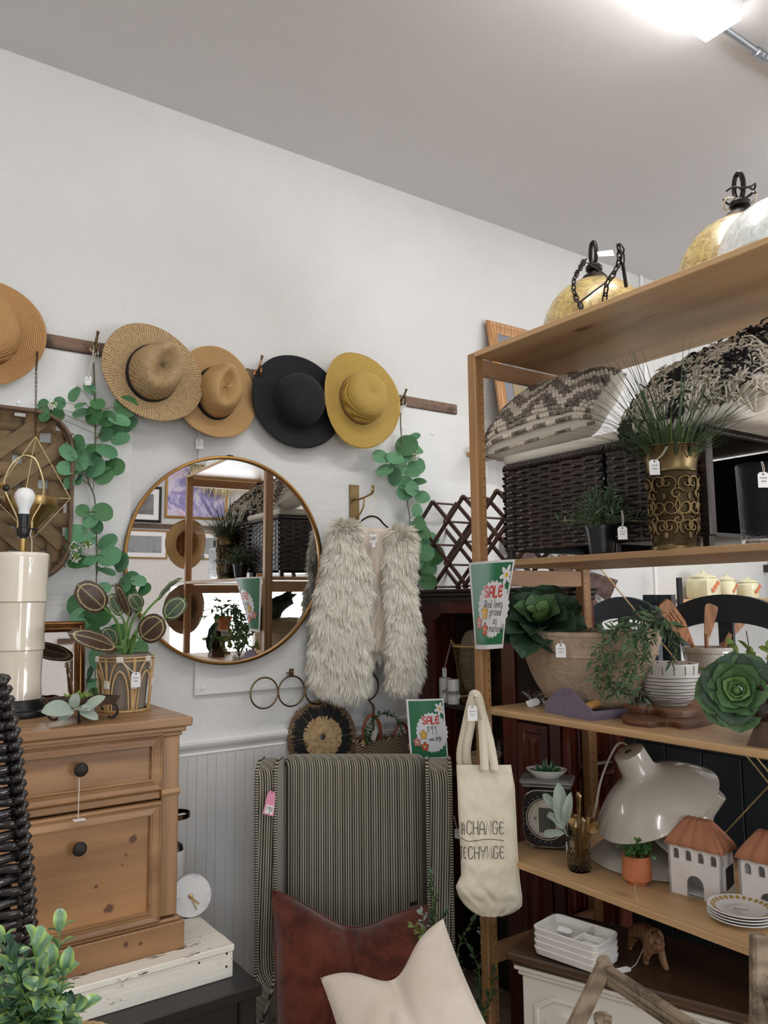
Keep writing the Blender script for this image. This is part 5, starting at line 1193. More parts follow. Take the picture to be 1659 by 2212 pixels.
t = NT('black_tan_weave'); v = t.coord(); ch = t.n('TexChecker'); ch.inputs['Scale'].default_value = 160; ch.inputs['Color1'].default_value = lin((34, 26, 24)); ch.inputs['Color2'].default_value = lin((170, 146, 118)); t.l(v, ch.inputs['Vector'])
M['weavebag'] = t.fin(ch.outputs['Color'], .8, t.bump(t.noise(v, 90), .4, .003))
bt0, bt1 = hb_(772, 1598, 2.77), hb_(892, 1600, 2.77)
g = MB(); g.grid(lambda u, v: V3(bt0[0]+(bt1[0]-bt0[0])*(.5+.5*math.cos(u*2*PI)), 2.79-.045*math.sin(u*2*PI), bt0[2]-.01+.006*math.sin(u*4*PI)-.22*v), 30, 10, cu=True); g.f.append(tuple(range(270, 300))); part('body', g, M['weavebag'], hb, 'all')
for i in range(24):
    u = i/24; c = V3(bt0[0]+(bt1[0]-bt0[0])*(.5+.5*math.cos(u*2*PI)), 2.79-.045*math.sin(u*2*PI), bt0[2]-.008+.006*math.sin(u*4*PI)); part('rim_stitch', MB().tube([c-V3(.008, 0, .006), c+V3(.008, 0, .006)], .0045, 6), M['weavebag'], hb)
sp_ = ring_last+V3(0, -.002, -dx/2+.004)
part('strap', MB().tube(catmull([sp_+V3(0, .004, .004), hb_(806, 1525, 2.79), hb_(806, 1548, 2.77), hb_(806, 1600, 2.78)], 6), .007, 8, flat=.35), mat('brown_leather', (78, 62, 50), .6), hb)
pm = MB(); c = hb_(806, 1580, 2.775); part('oval_tag', MB().lathe([(0, 0), (.026, 0), (.026, .003), (0, .003)], 24, frame(c, (-.3, -1, 0)) @ TM((0, 0, 0), (0, 0, 0), (.62, 1.5, 1))), mat('cream_card', (214, 206, 190), .6), hb, False)
iv = thing('ivy_vine', 'dark ivy stem looped over the handbag handles', 'foliage', hb_(800, 1600)); 
LI = leafgrid('leaf', M['darkleaf'], ell(.4, .6), .15, .2, 5, 7)
sprig(iv, [hb_(795, 1605, 2.74), hb_(802, 1580, 2.74), hb_(812, 1550, 2.745), hb_(830, 1540, 2.75), hb_(850, 1545, 2.75), hb_(862, 1558, 2.75), hb_(868, 1580, 2.75)], LI, .022, .013, seed=31)
sprig(iv, [hb_(795, 1605, 2.74), hb_(790, 1580, 2.74), hb_(800, 1560, 2.74)], LI, .020, .013, seed=32)

# ------------------------------------------------------------------ mahogany hutch
HX, HY0, HY1, HD = 2.20, 2.045, 2.875, .215; HZ = P(900, 1275, 'x', HX)[2]
ht = thing('hutch', 'dark mahogany open hutch with an arched opening behind the shelf rack', 'cabinet', (HX+HD/2, (HY0+HY1)/2, ZF))
part('cornice', MB().b2((HX-.045, HY0-.03, HZ-.012), (HX+HD, HY1+.01, HZ), .003).b2((HX-.034, HY0-.02, HZ-.03), (HX+HD, HY1+.006, HZ-.012), .004).b2((HX-.018, HY0-.012, HZ-.05), (HX+HD, HY1+.004, HZ-.03), .004), M['darkw'], ht, False)
yl = P(935, 1380, 'x', HX)[1]; ym0, ym1 = P(1084, 1500, 'x', HX)[1], P(1112, 1500, 'x', HX)[1]
zsh = P(1000, 1527, 'x', HX)[2]
part('side_panel', MB().b2((HX+.02, HY1-.02, ZF), (HX+HD, HY1, HZ-.05)), M['mahog'], ht, False); part('side_panel', MB().b2((HX+.02, HY0, ZF), (HX+HD, HY0+.02, HZ-.05)), M['mahog'], ht, False)
part('back_panel', MB().b2((HX+HD-.012, HY0+.02, ZF), (HX+HD, HY1-.02, HZ-.05)), M['darkw'], ht, False)
part('stile', MB().b2((HX, yl, ZF), (HX+.02, HY1, HZ-.05), .002), M['mahog'], ht, False); part('stile', MB().b2((HX, ym1, ZF), (HX+.02, ym0, HZ-.05), .002), M['mahog'], ht, False); part('stile', MB().b2((HX, HY0, ZF), (HX+.02, HY0+.05, HZ-.05), .002), M['mahog'], ht, False)
za_ = P(1000, 1330, 'x', HX)[2]
for a, b in ((ym0, yl), (HY0+.05, ym1)):
    n = 12; c = .05; poly = [(a, HZ-.05), (b, HZ-.05), (b, za_-.02)]+[(b-c*math.sin(t_), za_-.02+(.03)*(1-math.cos(t_))) for t_ in np.linspace(0, PI/2, 6)]+[(a+c*math.cos(t_)*1.0, za_+.01-.03*(1-math.sin(t_))) for t_ in np.linspace(PI/2, 0, 6)]+[(a, za_-.02)]
    g = MB(); g.prism(poly, HX+.002, HX+.02, np.array([[0, 0, 1, 0], [1, 0, 0, 0], [0, 1, 0, 0], [0, 0, 0, 1.]])); part('arched_header', g, M['mahog'], ht, False)
zsl = P(1050, 1672, 'x', HX+.1)[2]
for z in (zsh, zsl, .2): part('shelf', MB().b2((HX+.021, HY0+.021, z-.02), (HX+HD-.013, HY1-.021, z), .002), M['darkw'], ht, False)
g = MB(); ring_mould(g, HY0+.06, ym1-.006, ZF+.05, .95, [(0, 0), (0, .012), (.03, .012), (.036, .004), (.05, .004), (.07, .010)], 0); T = np.array([[0, 1, 0, HX+.012], [1, 0, 0, 0], [0, 0, 1, 0], [0, 0, 0, 1.]]); 
g2 = MB(); V = np.concatenate(g.v); g2.add(V, g.f, T); part('door', g2, M['mahog'], ht, False)
# the deeper base of the hutch: its near end has a turned column and raised panels
part('base_end', MB().b2((HX+.03, HY0-.028, ZF), (HX+.42, HY0-.001, 1.04), .002).b2((HX+HD, HY0, ZF), (HX+.42, HY0+.5, 1.04), .002), M['mahog'], ht, False)
part('column', MB().lathe([(0, 0), (.022, 0), (.022, .03), (.016, .04), (.018, .2), (.018, 1.1), (.015, 1.16), (.022, 1.17), (.022, 1.24), (0, 1.24)], 20, TM((HX+.02, HY0-.018, ZF))), M['mahog'], ht)
for za, zb in ((.62, .78), (.80, 1.0), (.2, .6)):
    g = MB(); ring_mould(g, HX+.055, HX+.25, za, zb, [(0, 0), (0, .010), (.010, .013), (.018, .004), (.022, .004), (.05, .012)], HY0-.028); part('raised_panel', g, M['mahog'], ht, False)
price_tag(ht, P(980, 1762, 'x', HX-.008), P(988, 1790, 'x', HX-.010), .026, .040, n=(-.9, -.4, 0), lines=1)
# shakers
for lab, px0, px1, pyt, pyb, x_, wd in (('white salt shaker with a price tag in front of the wire basket', 952, 972, 1468, 1521, 2.245, ['1s', '1e', '1l', '1t']), ('white pepper shaker, front one of the pair in the hutch', 966, 993, 1470, 1523, 2.235, ['1p', '1e', '1p', '1p', '1e', '1r'])):
    c = P((px0+px1)/2, 1500, 'x', x_); r = m_of(13.5, c); h = m_of(52, c); s_ = thing('shaker', lab, 'shaker', (x_+.0, c[1], zsh), 'salt and pepper shakers')
    part('body', MB().lathe([(0, 0), (r*.96, 0), (r, .003), (r, h*.3), (r*.985, h*.31), (r, h*.32), (r, h-.006), (r*.9, h), (0, h)], 28, TM((x_, c[1], zsh))), M['white_cer'], s_)
    g = MB(); al = math.atan2(c[1]-0, x_-0)+PI
    write(g, lambda x, y, o_: V3(x_+(r+o_)*math.cos(al+x/r), c[1]+(r+o_)*math.sin(al+x/r), zsh+y), wd, 0, h*.42, .0165, .0020, .0008, .04); part('lettering', g, M['ink'], s_, False)
    if 'salt' in lab: salt = s_; sc_ = c
# wire basket
bc = P(1024, 1450, 'x', 2.32); bx_, by_ = 2.318, bc[1]; zt4 = P(1024, 1398, 'x', 2.25)[2]; rt4 = .088; rb4 = rt4*.62
wb = thing('wire_basket', 'round gold wire basket with a cane rim inside the hutch', 'basket', (bx_, by_, zsh)); H4 = zt4-zsh
M['gwire'] = metal('dull_gold_wire', (150, 124, 82), .45)
part('rim', MB().tube([V3(bx_+rt4*math.cos(a), by_+rt4*math.sin(a), zt4) for a in np.linspace(0, 2*PI, 36, endpoint=False)], .0045, 8, closed=True), M['rattan'], wb)
for k in np.linspace(.02, .93, 9): part('hoop_wire', MB().tube([V3(bx_+(rb4+(rt4-rb4)*k)*math.cos(a), by_+(rb4+(rt4-rb4)*k)*math.sin(a), zsh+.002+k*H4) for a in np.linspace(0, 2*PI, 36, endpoint=False)], .0014, 5, closed=True), M['gwire'], wb)
for i in range(34):
    a = 2*PI*i/34; part('upright_wire', MB().tube([V3(bx_+rb4*math.cos(a), by_+rb4*math.sin(a), zsh+.002), V3(bx_+rt4*math.cos(a), by_+rt4*math.sin(a), zt4)], .0013, 5), M['gwire'], wb)
aH = math.atan2(.95, -.3)
q0 = V3(bx_+rt4*math.cos(aH), by_+rt4*math.sin(aH), zt4); part('handle', MB().tube(catmull([q0+V3(0, 0, -.004), q0+V3(-.01, .012, .010), q0+V3(-.012, .022, .022)], 4), [.004]*8+[.006], 8), M['rattan'], wb)
price_tag(wb, q0+V3(-.012, .02, .02), P(960, 1442, 'x', 2.225), .022, .042, n=(-1, -.3, 0), lines=1)
cl = thing('pine_cone', 'brown cloth bundle resting in the wire basket', 'bundle', (bx_, by_, zsh+.02)); g = MB()
g.grid(lambda u, v: V3(bx_, by_, zsh+.02)+V3(math.cos(u*2*PI), math.sin(u*2*PI), 0)*rt4*.8*math.sin(v*PI*.98+.02)**.8*(1+.1*nn(math.cos(u*2*PI)*2, math.sin(u*2*PI)*2, v*3))*(.72+.28*v if v < .6 else .89)+V3(0, 0, (1-math.cos(v*PI))/2*(H4+.05)), 26, 16, cu=True); part('cloth', g, mat('brown_burlap', (104, 92, 76), .95, (140, 126, 106), 20, bump=.6, bs=160), cl, 'all'); cl.name = 'cloth_bundle'; cl['category'] = 'cloth'
# lower shelf of the hutch: coiled basket with a bottle
cb = P(1055, 1655, 'x', 2.33); c2x, c2y = 2.318, cb[1]; rc2 = .080
cbk = thing('coiled_basket', 'round coiled straw basket on the lower hutch shelf behind the tote bag', 'basket', (c2x, c2y, zsl)); nC = 7; hC = m_of(40, cb)
for k in range(nC): part('coil', MB().tube([V3(c2x+(rc2*(.86+.14*k/nC))*math.cos(a), c2y+(rc2*(.86+.14*k/nC))*math.sin(a), zsl+.005+hC*k/nC) for a in np.linspace(0, 2*PI, 36, endpoint=False)], hC/nC*.55, 6, closed=True), M['raf'], cbk)
part('base', MB().lathe([(0, .001), (rc2*.85, .001), (rc2*.85, .006), (0, .006)], 30, TM((c2x, c2y, zsl))), M['raf'], cbk)
jb = P(1080, 1610, 'x', 2.33); jr = m_of(14, jb)
jar = thing('glass_jar', 'small clear glass jar with dark green contents standing in the coiled basket', 'jar', (2.34, jb[1]+.01, zsl+.007)); h_ = m_of(70, jb)
part('glass', MB().lathe([(0, 0), (jr, 0), (jr, h_*.7), (jr*.6, h_*.85), (jr*.6, h_), (jr*.5, h_), (jr*.5, h_*.84), (jr*.88, h_*.68), (jr*.88, .004), (0, .004)], 24, TM((2.34, jb[1]+.01, zsl+.007))), M['glass'], jar); part('contents', MB().lathe([(0, .005), (jr*.86, .005), (jr*.86, h_*.35), (0, h_*.35)], 16, TM((2.34, jb[1]+.01, zsl+.007))), M['darkleaf'], jar)

# ------------------------------------------------------------------ accordion lattice rack on top of the hutch
ar = thing('lattice_rack', 'folding dark wood accordion peg rack standing on the hutch', 'rack', (HX+.1, 2.5, HZ))
M['lat'] = wood('dark_red_lattice', (58, 34, 28), (86, 54, 44), 1, .4, 14, rings=False)
na = P(903, 1132, 'x', HX+.03); nb_ = P(1001, 1165, 'x', HX+.03); dyy = (nb_[1]-na[1])/3
zl0 = HZ+.014; zl4 = P(934, 1086, 'x', HX+.03)[2]; dz = (zl4-zl0)/4
NC = int((na[1]-(HY0+.02))/abs(dyy))
def nd(i, j, x): return V3(x, na[1]+dyy*i, zl0+dz*j)
pg = MB().lathe([(0, 0), (.005, .001), (.006, .003), (.004, .006), (0, .007)], 10).mesh('peg', M['brass'], None, 'all')
for layer, x in ((0, HX+.03), (1, HX+.17)):
    for s_ in range(-4, NC+1):
        a = [(s_+k, k) for k in range(5) if 0 <= s_+k <= NC]; b = [(s_+k, 4-k) for k in range(5) if 0 <= s_+k <= NC]
        for L_, xo, par in ((a, 0, 1), (b, .012, 1)):
            L_ = [q for q in L_]
            if len(L_) >= 2 and (L_[0][0]+L_[0][1]) % 2 == 1:
                p0, p1 = nd(*L_[0], x+xo), nd(*L_[-1], x+xo); d = nz(p1-p0); part('slat', MB().bar(p0-d*.010, p1+d*.010, .017, .010, .001, (1, 0, 0)), M['lat'], ar, False)
for i in range(NC+1):
    for j in range(5):
        if (i+j) % 2 == 1:
            p = nd(i, j, HX+.022); inst('peg', pg, ar, frame(p, (-1, 0, 0)))
            part('dowel', MB().tube([p+V3(.012, 0, 0), p+V3(.155, 0, 0)], .005, 8), M['lat'], ar)
# ------------------------------------------------------------------ things on the shelf rack
# --- top board: glass pendant shades
def glassmat(name, c1, c2, sc=40, em=0):
    t = NT(name); v = t.coord(); n1 = t.noise(v, sc, 6, .75, 1.5); col = t.ramp(n1, [(.38, c1), (.58, c2)])
    return t.fin(col, .25, t.bump(n1, .4, .003), Subsurface_Weight=.25, Coat_Weight=.4)
M['amber'] = glassmat('mottled_amber_glass', (156, 128, 78), (216, 188, 122), 34); M['alab'] = glassmat('white_alabaster_glass', (216, 206, 198), (246, 244, 244), 26)
def pendant(label, px, X_, rpx, hdome, ydome, ynecktop, yloop, m, group='glass pendant shades on the top board', chain_pts=None):
    c = P(px, ydome, 'x', X_); r = m_of(rpx, c); zt = c[2]; o = thing('pendant_shade', label, 'lamp shade', (X_, c[1], S1), group)
    H = zt-S1; pr = [(r*math.sin(a), S1+H*math.cos(a)**.9) for a in np.linspace(.12, PI/2, 18)]
    inner = [(q[0]-.006, q[1]-.004) for q in pr[::-1]]
    part('bowl', MB().lathe([(q[0], q[1]-S1) for q in pr]+[(max(q[0], .002), max(q[1]-S1, 0)) for q in inner], 48, TM((X_, c[1], S1))), m, o)
    zn = P(px, ynecktop, 'x', X_)[2]; h = zn-zt
    part('fitter_cap', MB().lathe([(r*.26, -.016), (r*.27, -.004), (r*.20, .012), (r*.12, h*.35), (r*.105, h*.5), (r*.15, h*.62), (r*.155, h*.85), (r*.12, h), (0, h)], 28, TM((X_, c[1], zt))), M['dbronze'], o)
    zl = P(px, yloop, 'x', X_)[2]; rl = (zl-zn)/2*.8
    cl_ = V3(X_, c[1], zn+(zl-zn)/2); ax_ = V3(.3, .95, 0)
    part('hanging_loop', MB().tube([cl_+ax_*rl*.55*math.cos(a)+V3(0, 0, (zl-zn)/2*1.0*math.sin(a)) for a in np.linspace(0, 2*PI, 24, endpoint=False)], .007, 8, closed=True), M['dbronze'], o)
    return o, V3(X_, c[1], zn), V3(X_, c[1], zl), r
M['dbronze'] = metal('oil_rubbed_bronze', (62, 56, 52), .45, (44, 40, 38))
pa, n1, l1, r1 = pendant('amber mottled glass pendant shade with a dark chain, nearer the wall', 1284, 2.02, 116, 0, 604, 572, 522, M['amber'])
CHN = lambda par, pts, L, r: chain(par, pts, None, L, r, M['dbronze'], L*.28)
CHN(pa, catmull([n1+V3(-.02, .02, .02), P(1256, 575, 'x', 1.92), P(1240, 605, 'x', 1.86), P(1243, 640, 'x', 1.84), P(1262, 672, 'x', 1.82)], 4), .030, .0024)
CHN(pa, catmull([P(1305, 655, 'x', 1.80), P(1312, 612, 'x', 1.80), P(1326, 590, 'x', 1.82), P(1338, 560, 'x', 1.84), P(1336, 530, 'x', 1.85)], 4), .034, .0026)
CHN(pa, catmull([P(1336, 530, 'x', 1.85), P(1344, 545, 'x', 1.85), P(1345, 570, 'x', 1.85)], 4), .034, .0026)
part('hanging_rod', MB().tube([P(1345, 568, 'x', 1.85), P(1353, 620, 'x', 1.86)], .0055, 8), M['dbronze'], pa)
part('ceiling_canopy', MB().lathe([(0, .03), (.012, .028), (.02, .018), (.055, .006), (.058, 0), (0, 0)], 24, TM((1.86, P(1345, 640, 'x', 1.86)[1], S1))), M['dbronze'], pa)
part('lamp_wire', MB().tube(catmull([n1+V3(-.03, 0, 0), P(1312, 600, 'x', 1.9), P(1282, 630, 'x', 1.83), P(1252, 655, 'x', 1.81), P(1262, 672, 'x', 1.80)], 6), .0026, 6), M['ink'], pa)
tg_ = part('price_tag', MB().prism([(-.02, -.012), (.03, -.020), (.034, .012), (-.016, .014)], 0, .0006, frame(P(1303, 548, 'x', 1.95), (-.5, -.6, .5), (.7, -.6, .2))), M['paper'], pa, False)
pb, n2, l2, r2 = pendant('amber mottled glass pendant shade at the right, behind the white bowl', 1600, 2.02, 140, 0, 470, 432, 372, M['amber'])
for k in range(3):
    a0 = k*.9; part('lamp_wire', MB().tube(catmull([n2+V3(-.03*math.cos(a0+t_), .045*math.sin(a0+t_), .012*k+.008*math.sin(3*t_)) for t_ in np.linspace(0, 5, 10)], 4), .0028, 6), M['ink'] if k else M['string'], pb)
# a white alabaster shade lying with its mouth towards the amber one
wc = P(1660, 540, 'x', 1.90); wr = .165
wsd = thing('pendant_shade', 'white alabaster glass bowl shade at the right end of the top board', 'lamp shade', (1.93, wc[1]-.03, S1), 'glass pendant shades on the top board')
part('bowl', MB().lathe([(wr*math.sin(a)+.001, wr*.95*math.cos(a)) for a in np.linspace(0, PI/2, 18)]+[((wr-.006)*math.sin(a)+.001, wr*.95*math.cos(a)-.006) for a in np.linspace(PI/2, 0, 18)], 48, TM((1.93, wc[1]-.03, S1+.004))), M['alab'], wsd)
part('finial', MB().lathe([(0, 0), (.012, 0), (.014, .01), (.006, .02), (0, .022)], 16, TM((1.93, wc[1]-.03, S1+wr*.95))), M['dbronze'], wsd)

# --- wicker cubes on the second board, seat pads and cushions on them
CX = 1.866; cy0, cy1, cy2 = P(1525, 1000, 'x', CX)[1], P(1307, 1000, 'x', CX)[1], P(1088, 1000, 'x', CX)[1]; cy2 = min(cy2, 1.955)
czt = P(1305, 960, 'x', CX)[2]; czb = P(1200, 1184, 'x', CX)[2]
def wicker_panel(par, org, ux, uz, W_, H_, nrm, pitch=.0125, stake=.042, nm='woven_face'):
    g = MB(); nr_ = int(H_/pitch); ns = max(2, int(W_/stake)); st = W_/ns
    for r in range(nr_):
        z = (r+.5)*H_/nr_; ph = (r % 2)
        n = ns*4+1; V = []; hw_ = pitch*.43
        for i in range(n):
            x = W_*i/(n-1); o_ = .0050*math.cos(x/st*PI+ph*PI); c = org+ux*x+nrm*(o_+.004)
            V += [c+uz*(z-hw_)-nrm*.0012, c+uz*z+nrm*.0014, c+uz*(z+hw_)-nrm*.0012]
        g.add(V, [(3*i+k, 3*i+3+k, 3*i+4+k, 3*i+1+k) for i in range(n-1) for k in (0, 1)])
    part(nm, g, M['wicker'], par, 'all', kind='stuff')
    g = MB()
    for k in range(ns):
        c = org+ux*((k+.5)*st)+nrm*.003; g.bar(c, c+uz*H_, .009, .003, 0, nrm)
    part('stakes', g, M['wicker'], par, False, kind='stuff'); part('face_backing', MB().add([org-nrm*.002, org+ux*W_-nrm*.002, org+ux*W_+uz*H_-nrm*.002, org+uz*H_-nrm*.002], [(0, 1, 2, 3)]), M['black'], par, False)
def cube(label, y0, y1, open_end):
    D = .42; o = thing('wicker_stool', label, 'stool', (CX+D/2, (y0+y1)/2, S2), 'wicker cube stools on the second board')
    fz = czb; tz = czt-.026
    wicker_panel(o, V3(CX, y1-.006, fz), V3(0, -1, 0), V3(0, 0, 1), y1-y0-.012, tz-fz, V3(-1, 0, 0))
    wicker_panel(o, V3(CX+D, y0+.006, fz), V3(0, 1, 0), V3(0, 0, 1), y1-y0-.012, tz-fz, V3(1, 0, 0)); wicker_panel(o, V3(CX+D, y1, fz), V3(-1, 0, 0), V3(0, 0, 1), D, tz-fz, V3(0, 1, 0))
    if not open_end: wicker_panel(o, V3(CX, y0, fz), V3(1, 0, 0), V3(0, 0, 1), D, tz-fz, V3(0, -1, 0))
    else:
        for x in (CX, CX+D-.03): part('post', MB().b2((x, y0-.004, fz), (x+.03, y0+.02, tz), .004), M['wicker'], o, False)
        part('inner_floor', MB().b2((CX+.01, y0, fz), (CX+D-.01, y1-.01, fz+.01)), M['wicker'], o, False)
    for x in (CX+.002, CX+D-.024):
        for y in (y0+.002, y1-.024): part('leg', MB().b2((x, y, S2), (x+.022, y+.022, fz+.01), .002), M['wicker'], o, False)
    g = MB(); nn2 = int((y1-y0)/.0125)
    for (p0, p1) in ((V3(CX-.002, y1, tz+.012), V3(CX-.002, y0, tz+.012)), (V3(CX, y0, tz+.012), V3(CX+D, y0, tz+.012))):
        L = np.linalg.norm(p1-p0); n = int(L/.0115); d = (p1-p0)/n
        for i in range(n): c = p0+d*(i+.5); g.tube([c-d*.44+V3(0, 0, -.009), c+V3(-.004 if p0[1] != p1[1] else 0, -.004 if p0[1] == p1[1] else 0, 0), c+d*.44+V3(0, 0, .010)], .0054, 6)
    part('wrapped_rim', g, M['wicker'], o, 'all', kind='stuff'); part('top', MB().b2((CX+.004, y0+.004, tz+.004), (CX+D-.004, y1-.004, tz+.022), .004), M['wicker'], o, False)
    return tz+.024
ztp = cube('dark wicker cube stool at the wall end of the second board', cy1+.004, cy2, False)
cube('dark wicker cube stool with an open end, behind the brass vase', cy0, cy1-.004, True)
def pad(label, y0, y1, x0, z, th):
    g = rbox((x0, y0, z), (x0+.40, y1, z+th), th*.45); return solo('seat_pad', g, M['linen'], label, 'cushion', 'cream seat pads on the wicker stools')
pad('flat cream seat pad under the bobble cushion', cy1-.06, cy2+.005, CX-.006, ztp, .036); pad('thick cream seat pad under the fringed cushion', cy0-.10, cy1-.07, CX+.0, ztp, .05)
M['kcream'] = mat('cream_wool_bobbles', (196, 186, 170), .95, (222, 213, 198), 20, bump=.6, bs=120); M['kgrey'] = mat('grey_brown_wool_bobbles', (84, 74, 68), .95, (160, 148, 136), 60, bump=.6, bs=120)
def lying(label, c, u_, v_, n_, a, b, th, seed, grp='cushions on the wicker stools'):
    """plump cushion: u_, v_ in its plane, n_ its top side"""
    o = thing('scatter_cushion', label, 'cushion', c-np.array(n_)*th, grp)
    def sf(u, v, s_):
        x, y = u*2-1, v*2-1; f = max(0, (1-abs(x)**3.6)*(1-abs(y)**3.6))**.5; k = .03
        q = c+u_*a*x*(1-k*(1-y*y))+v_*b*y*(1-k*(1-x*x))
        return q+n_*s_*(th*f+(.010*nn(q[0]*7+seed, q[1]*12, q[2]*7)+.004*nn(q[0]*25, q[1]*25, seed))*f)
    for s_, nm in ((1, 'top_cover'), (-1, 'under_cover')): g = MB(); g.grid(lambda u, v: sf(u, v, s_), 26, 26); part(nm, g, M['linen'], o, 'all')
    return o, sf
def nrm_of(sf, u, v):
    e = .01; p = sf(u, v, 1); n_ = np.cross(sf(u+e, v, 1)-p, sf(u, v+e, 1)-p); return p, nz(n_)
cA = P(1196, 897, 'x', 2.02)
uA = nz(P(1340, 846, 'x', 1.95)-P(1046, 940, 'x', 1.83)); nA = nz(V3(-.62, .05, .8)); nA = nz(nA-uA*np.dot(nA, uA)); vA = np.cross(nA, uA)
pAo, sfA = lying('cream cushion with a zigzag bobble-knit top nearest the shelf post', cA, uA, vA, nA, .215, .195, .092, 1)
gc, gg = MB(), MB()
for i in range(36):
    for j in range(22):
        u, v = (i+.5+(j % 2)*.5)/36.5, (j+.5)/22
        if not (.02 < u < .98): continue
        p, n_ = nrm_of(sfA, u, v)
        if n_ @ nA < 0: n_ = -n_
        zig = (v*3.2+2*abs(((u*2.6) % 1)-.5)) % 1
        (gc if .30 < zig < .72 else gg).sphere(p+n_*.004, .0082, 8, 6)
for i in range(52):
    for v in (.0, 1.0):
        u = (i+.5)/52; p = sfA(u, v, 1); (gg if (i//7) % 2 else gc).sphere(p, .0062, 6, 4)
part('cream_bobbles', gc, M['kcream'], pAo, 'all', kind='stuff'); part('grey_bobbles', gg, M['kgrey'], pAo, 'all', kind='stuff')
cB = P(1500, 840, 'x', 2.05); uB = nz(V3(0.03, -1, .16)); nB = nz(V3(-.62, .02, .78)); nB = nz(nB-uB*np.dot(nB, uB)); vB = np.cross(nB, uB)
cB = V3(2.04, P(1500, 840, 'x', 2.02)[1]-.03, P(1500, 845, 'x', 2.0)[2]+.0)
pBo, sfB = lying('cream cushion with shaggy black and cream fringe, behind the tall grass', cB, uB, vB, nB, .235, .20, .085, 4)
gc, gg = MB(), MB(); R_ = np.random.default_rng(5)
for i in range(1500):
    u, v = R_.random(), R_.random(); 
    p, n_ = nrm_of(sfB, min(.985, max(.015, u)), min(.985, max(.015, v)))
    if n_ @ nB < 0: n_ = -n_
    d = R_.normal(size=3)+V3(0, 0, -.7); d = nz(d-n_*np.dot(d, n_)*.85); L = R_.uniform(.025, .055); m1 = p+n_*.011+d*L*.45; e = p+n_*.004+d*L+V3(0, 0, -.004)
    (gg if (math.sin(u*17)+math.sin(v*13+u*5)+R_.normal()*.7 > .55) else gc).tube([p, m1, e], [.0026, .0030, .0018], 5)
part('cream_fringe', gc, M['kcream'], pBo, 'all', kind='stuff'); part('black_fringe', gg, mat('black_wool_fringe', (26, 24, 26), .9), pBo, 'all', kind='stuff')

# --- potted plants and vases on the second board
def pot_prof(r0, r1, h, lip=.004, t=.003): return [(0, 0), (r0, 0), (r1, h-lip*2), (r1+lip*.5, h-lip*2), (r1+lip*.6, h), (r1-t, h), (r0-t, .006), (0, .006)]
X2 = 1.812
pc = P(1298, 1160, 'x', X2); rpot = m_of(33, pc); zt = P(1298, 1137, 'x', X2)[2]
gp = thing('potted_plant', 'small bushy dark green artificial plant in a black pot beside the brass vase', 'plant', (X2, pc[1], S2))
part('pot', MB().lathe(pot_prof(rpot*.74, rpot, zt-S2), 32, TM((X2, pc[1], S2))), M['black'], gp)
g = MB(); g2 = MB(); R_ = np.random.default_rng(3); b0 = V3(X2, pc[1], zt-.01)
part('soil', MB().lathe([(0, 0), (rpot*.9, 0), (0, .004)], 16, TM(b0)), M['soil'], gp)
for i in range(64):
    a = R_.uniform(0, 2*PI); el = R_.uniform(.1, 1.45); L = R_.uniform(.085, .135)*(1.0 if el > .5 else 1.1); d = V3(math.cos(a)*math.cos(el), math.sin(a)*math.cos(el), math.sin(el)*.95); pts = catmull([b0, b0+d*L*.5+V3(0, 0, .012), b0+d*L+V3(0, 0, -.006)], 4); g2.tube(pts, .0012, 4)
    for k in range(14):
        p = pts[int(R_.integers(2, len(pts)))]; e = nz(d+R_.normal(size=3)*.75); T = dirframe(p, e, R_.normal(size=3)+V3(0, 0, 1), R_.uniform(.020, .034)); g.add([(0, 0, 0), (.10, .45, .03), (0, 1, -.04), (-.10, .45, .03), (0, .5, -.02)], [(0, 1, 4), (1, 2, 4), (2, 3, 4), (3, 0, 4)], T)
part('stems', g2, M['stem'], gp, 'all', kind='stuff'); part('leaves', g, M['darkleaf'], gp, 'all', kind='stuff')
price_tag(gp, P(1342, 1103, 'x', X2-.05), P(1344, 1137, 'x', X2-.05), .026, .036)
vc = P(1452, 1080, 'x', X2); vx, vy = X2+.004, vc[1]; zv = P(1452, 962, 'x', X2-.03)[2]; HV = zv-S2; rT, rBm = m_of(68, vc), m_of(46, vc)
t = NT('embossed_brass'); v = t.coord(); 
M['vbrass'] = metal('embossed_vase_brass', (122, 104, 74), .38, (96, 80, 54), bump=.3, bs=50); M['vdark'] = metal('dark_hammered_brass', (78, 66, 46), .55, (54, 46, 32), bump=.8, bs=70)
vs_ = thing('brass_vase', 'tall flared brass vase embossed with scrolling leaves and filled with grass', 'vase', (vx, vy, S2))
def vr(k): return rBm+(rT*.80-rBm)*k+ (rT-rT*.80)*max(0, (k-.80)/.2)**1.6
pr = [(0, 0), (rBm*1.03, 0), (rBm*1.05, .006), (rBm*.99, .012)]+[(vr(k), HV*k) for k in np.linspace(.08, .74, 8)]
part('embossed_body', MB().lathe(pr+[(vr(.75)-.003, HV*.75), (vr(.08)-.004, HV*.08), (0, .01)], 48, TM((vx, vy, S2))), M['vdark'], vs_)
part('flared_neck', MB().lathe([(vr(.74), HV*.74), (vr(.75)+.003, HV*.745), (vr(.76), HV*.76)]+[(vr(k), HV*k) for k in np.linspace(.78, .985, 8)]+[(vr(1)+.002, HV*.99), (vr(1)+.002, HV), (vr(1)-.002, HV), (vr(.9)-.003, HV*.9), (vr(.74)-.003, HV*.74)], 48, TM((vx, vy, S2)), close=True), M['vbrass'], vs_)
part('foot_ring', MB().lathe([(rBm*.9, 0), (rBm*1.07, 0), (rBm*1.08, .008), (rBm*1.0, .013), (rBm*.9, .013)], 40, TM((vx, vy, S2)), close=True), M['vbrass'], vs_)
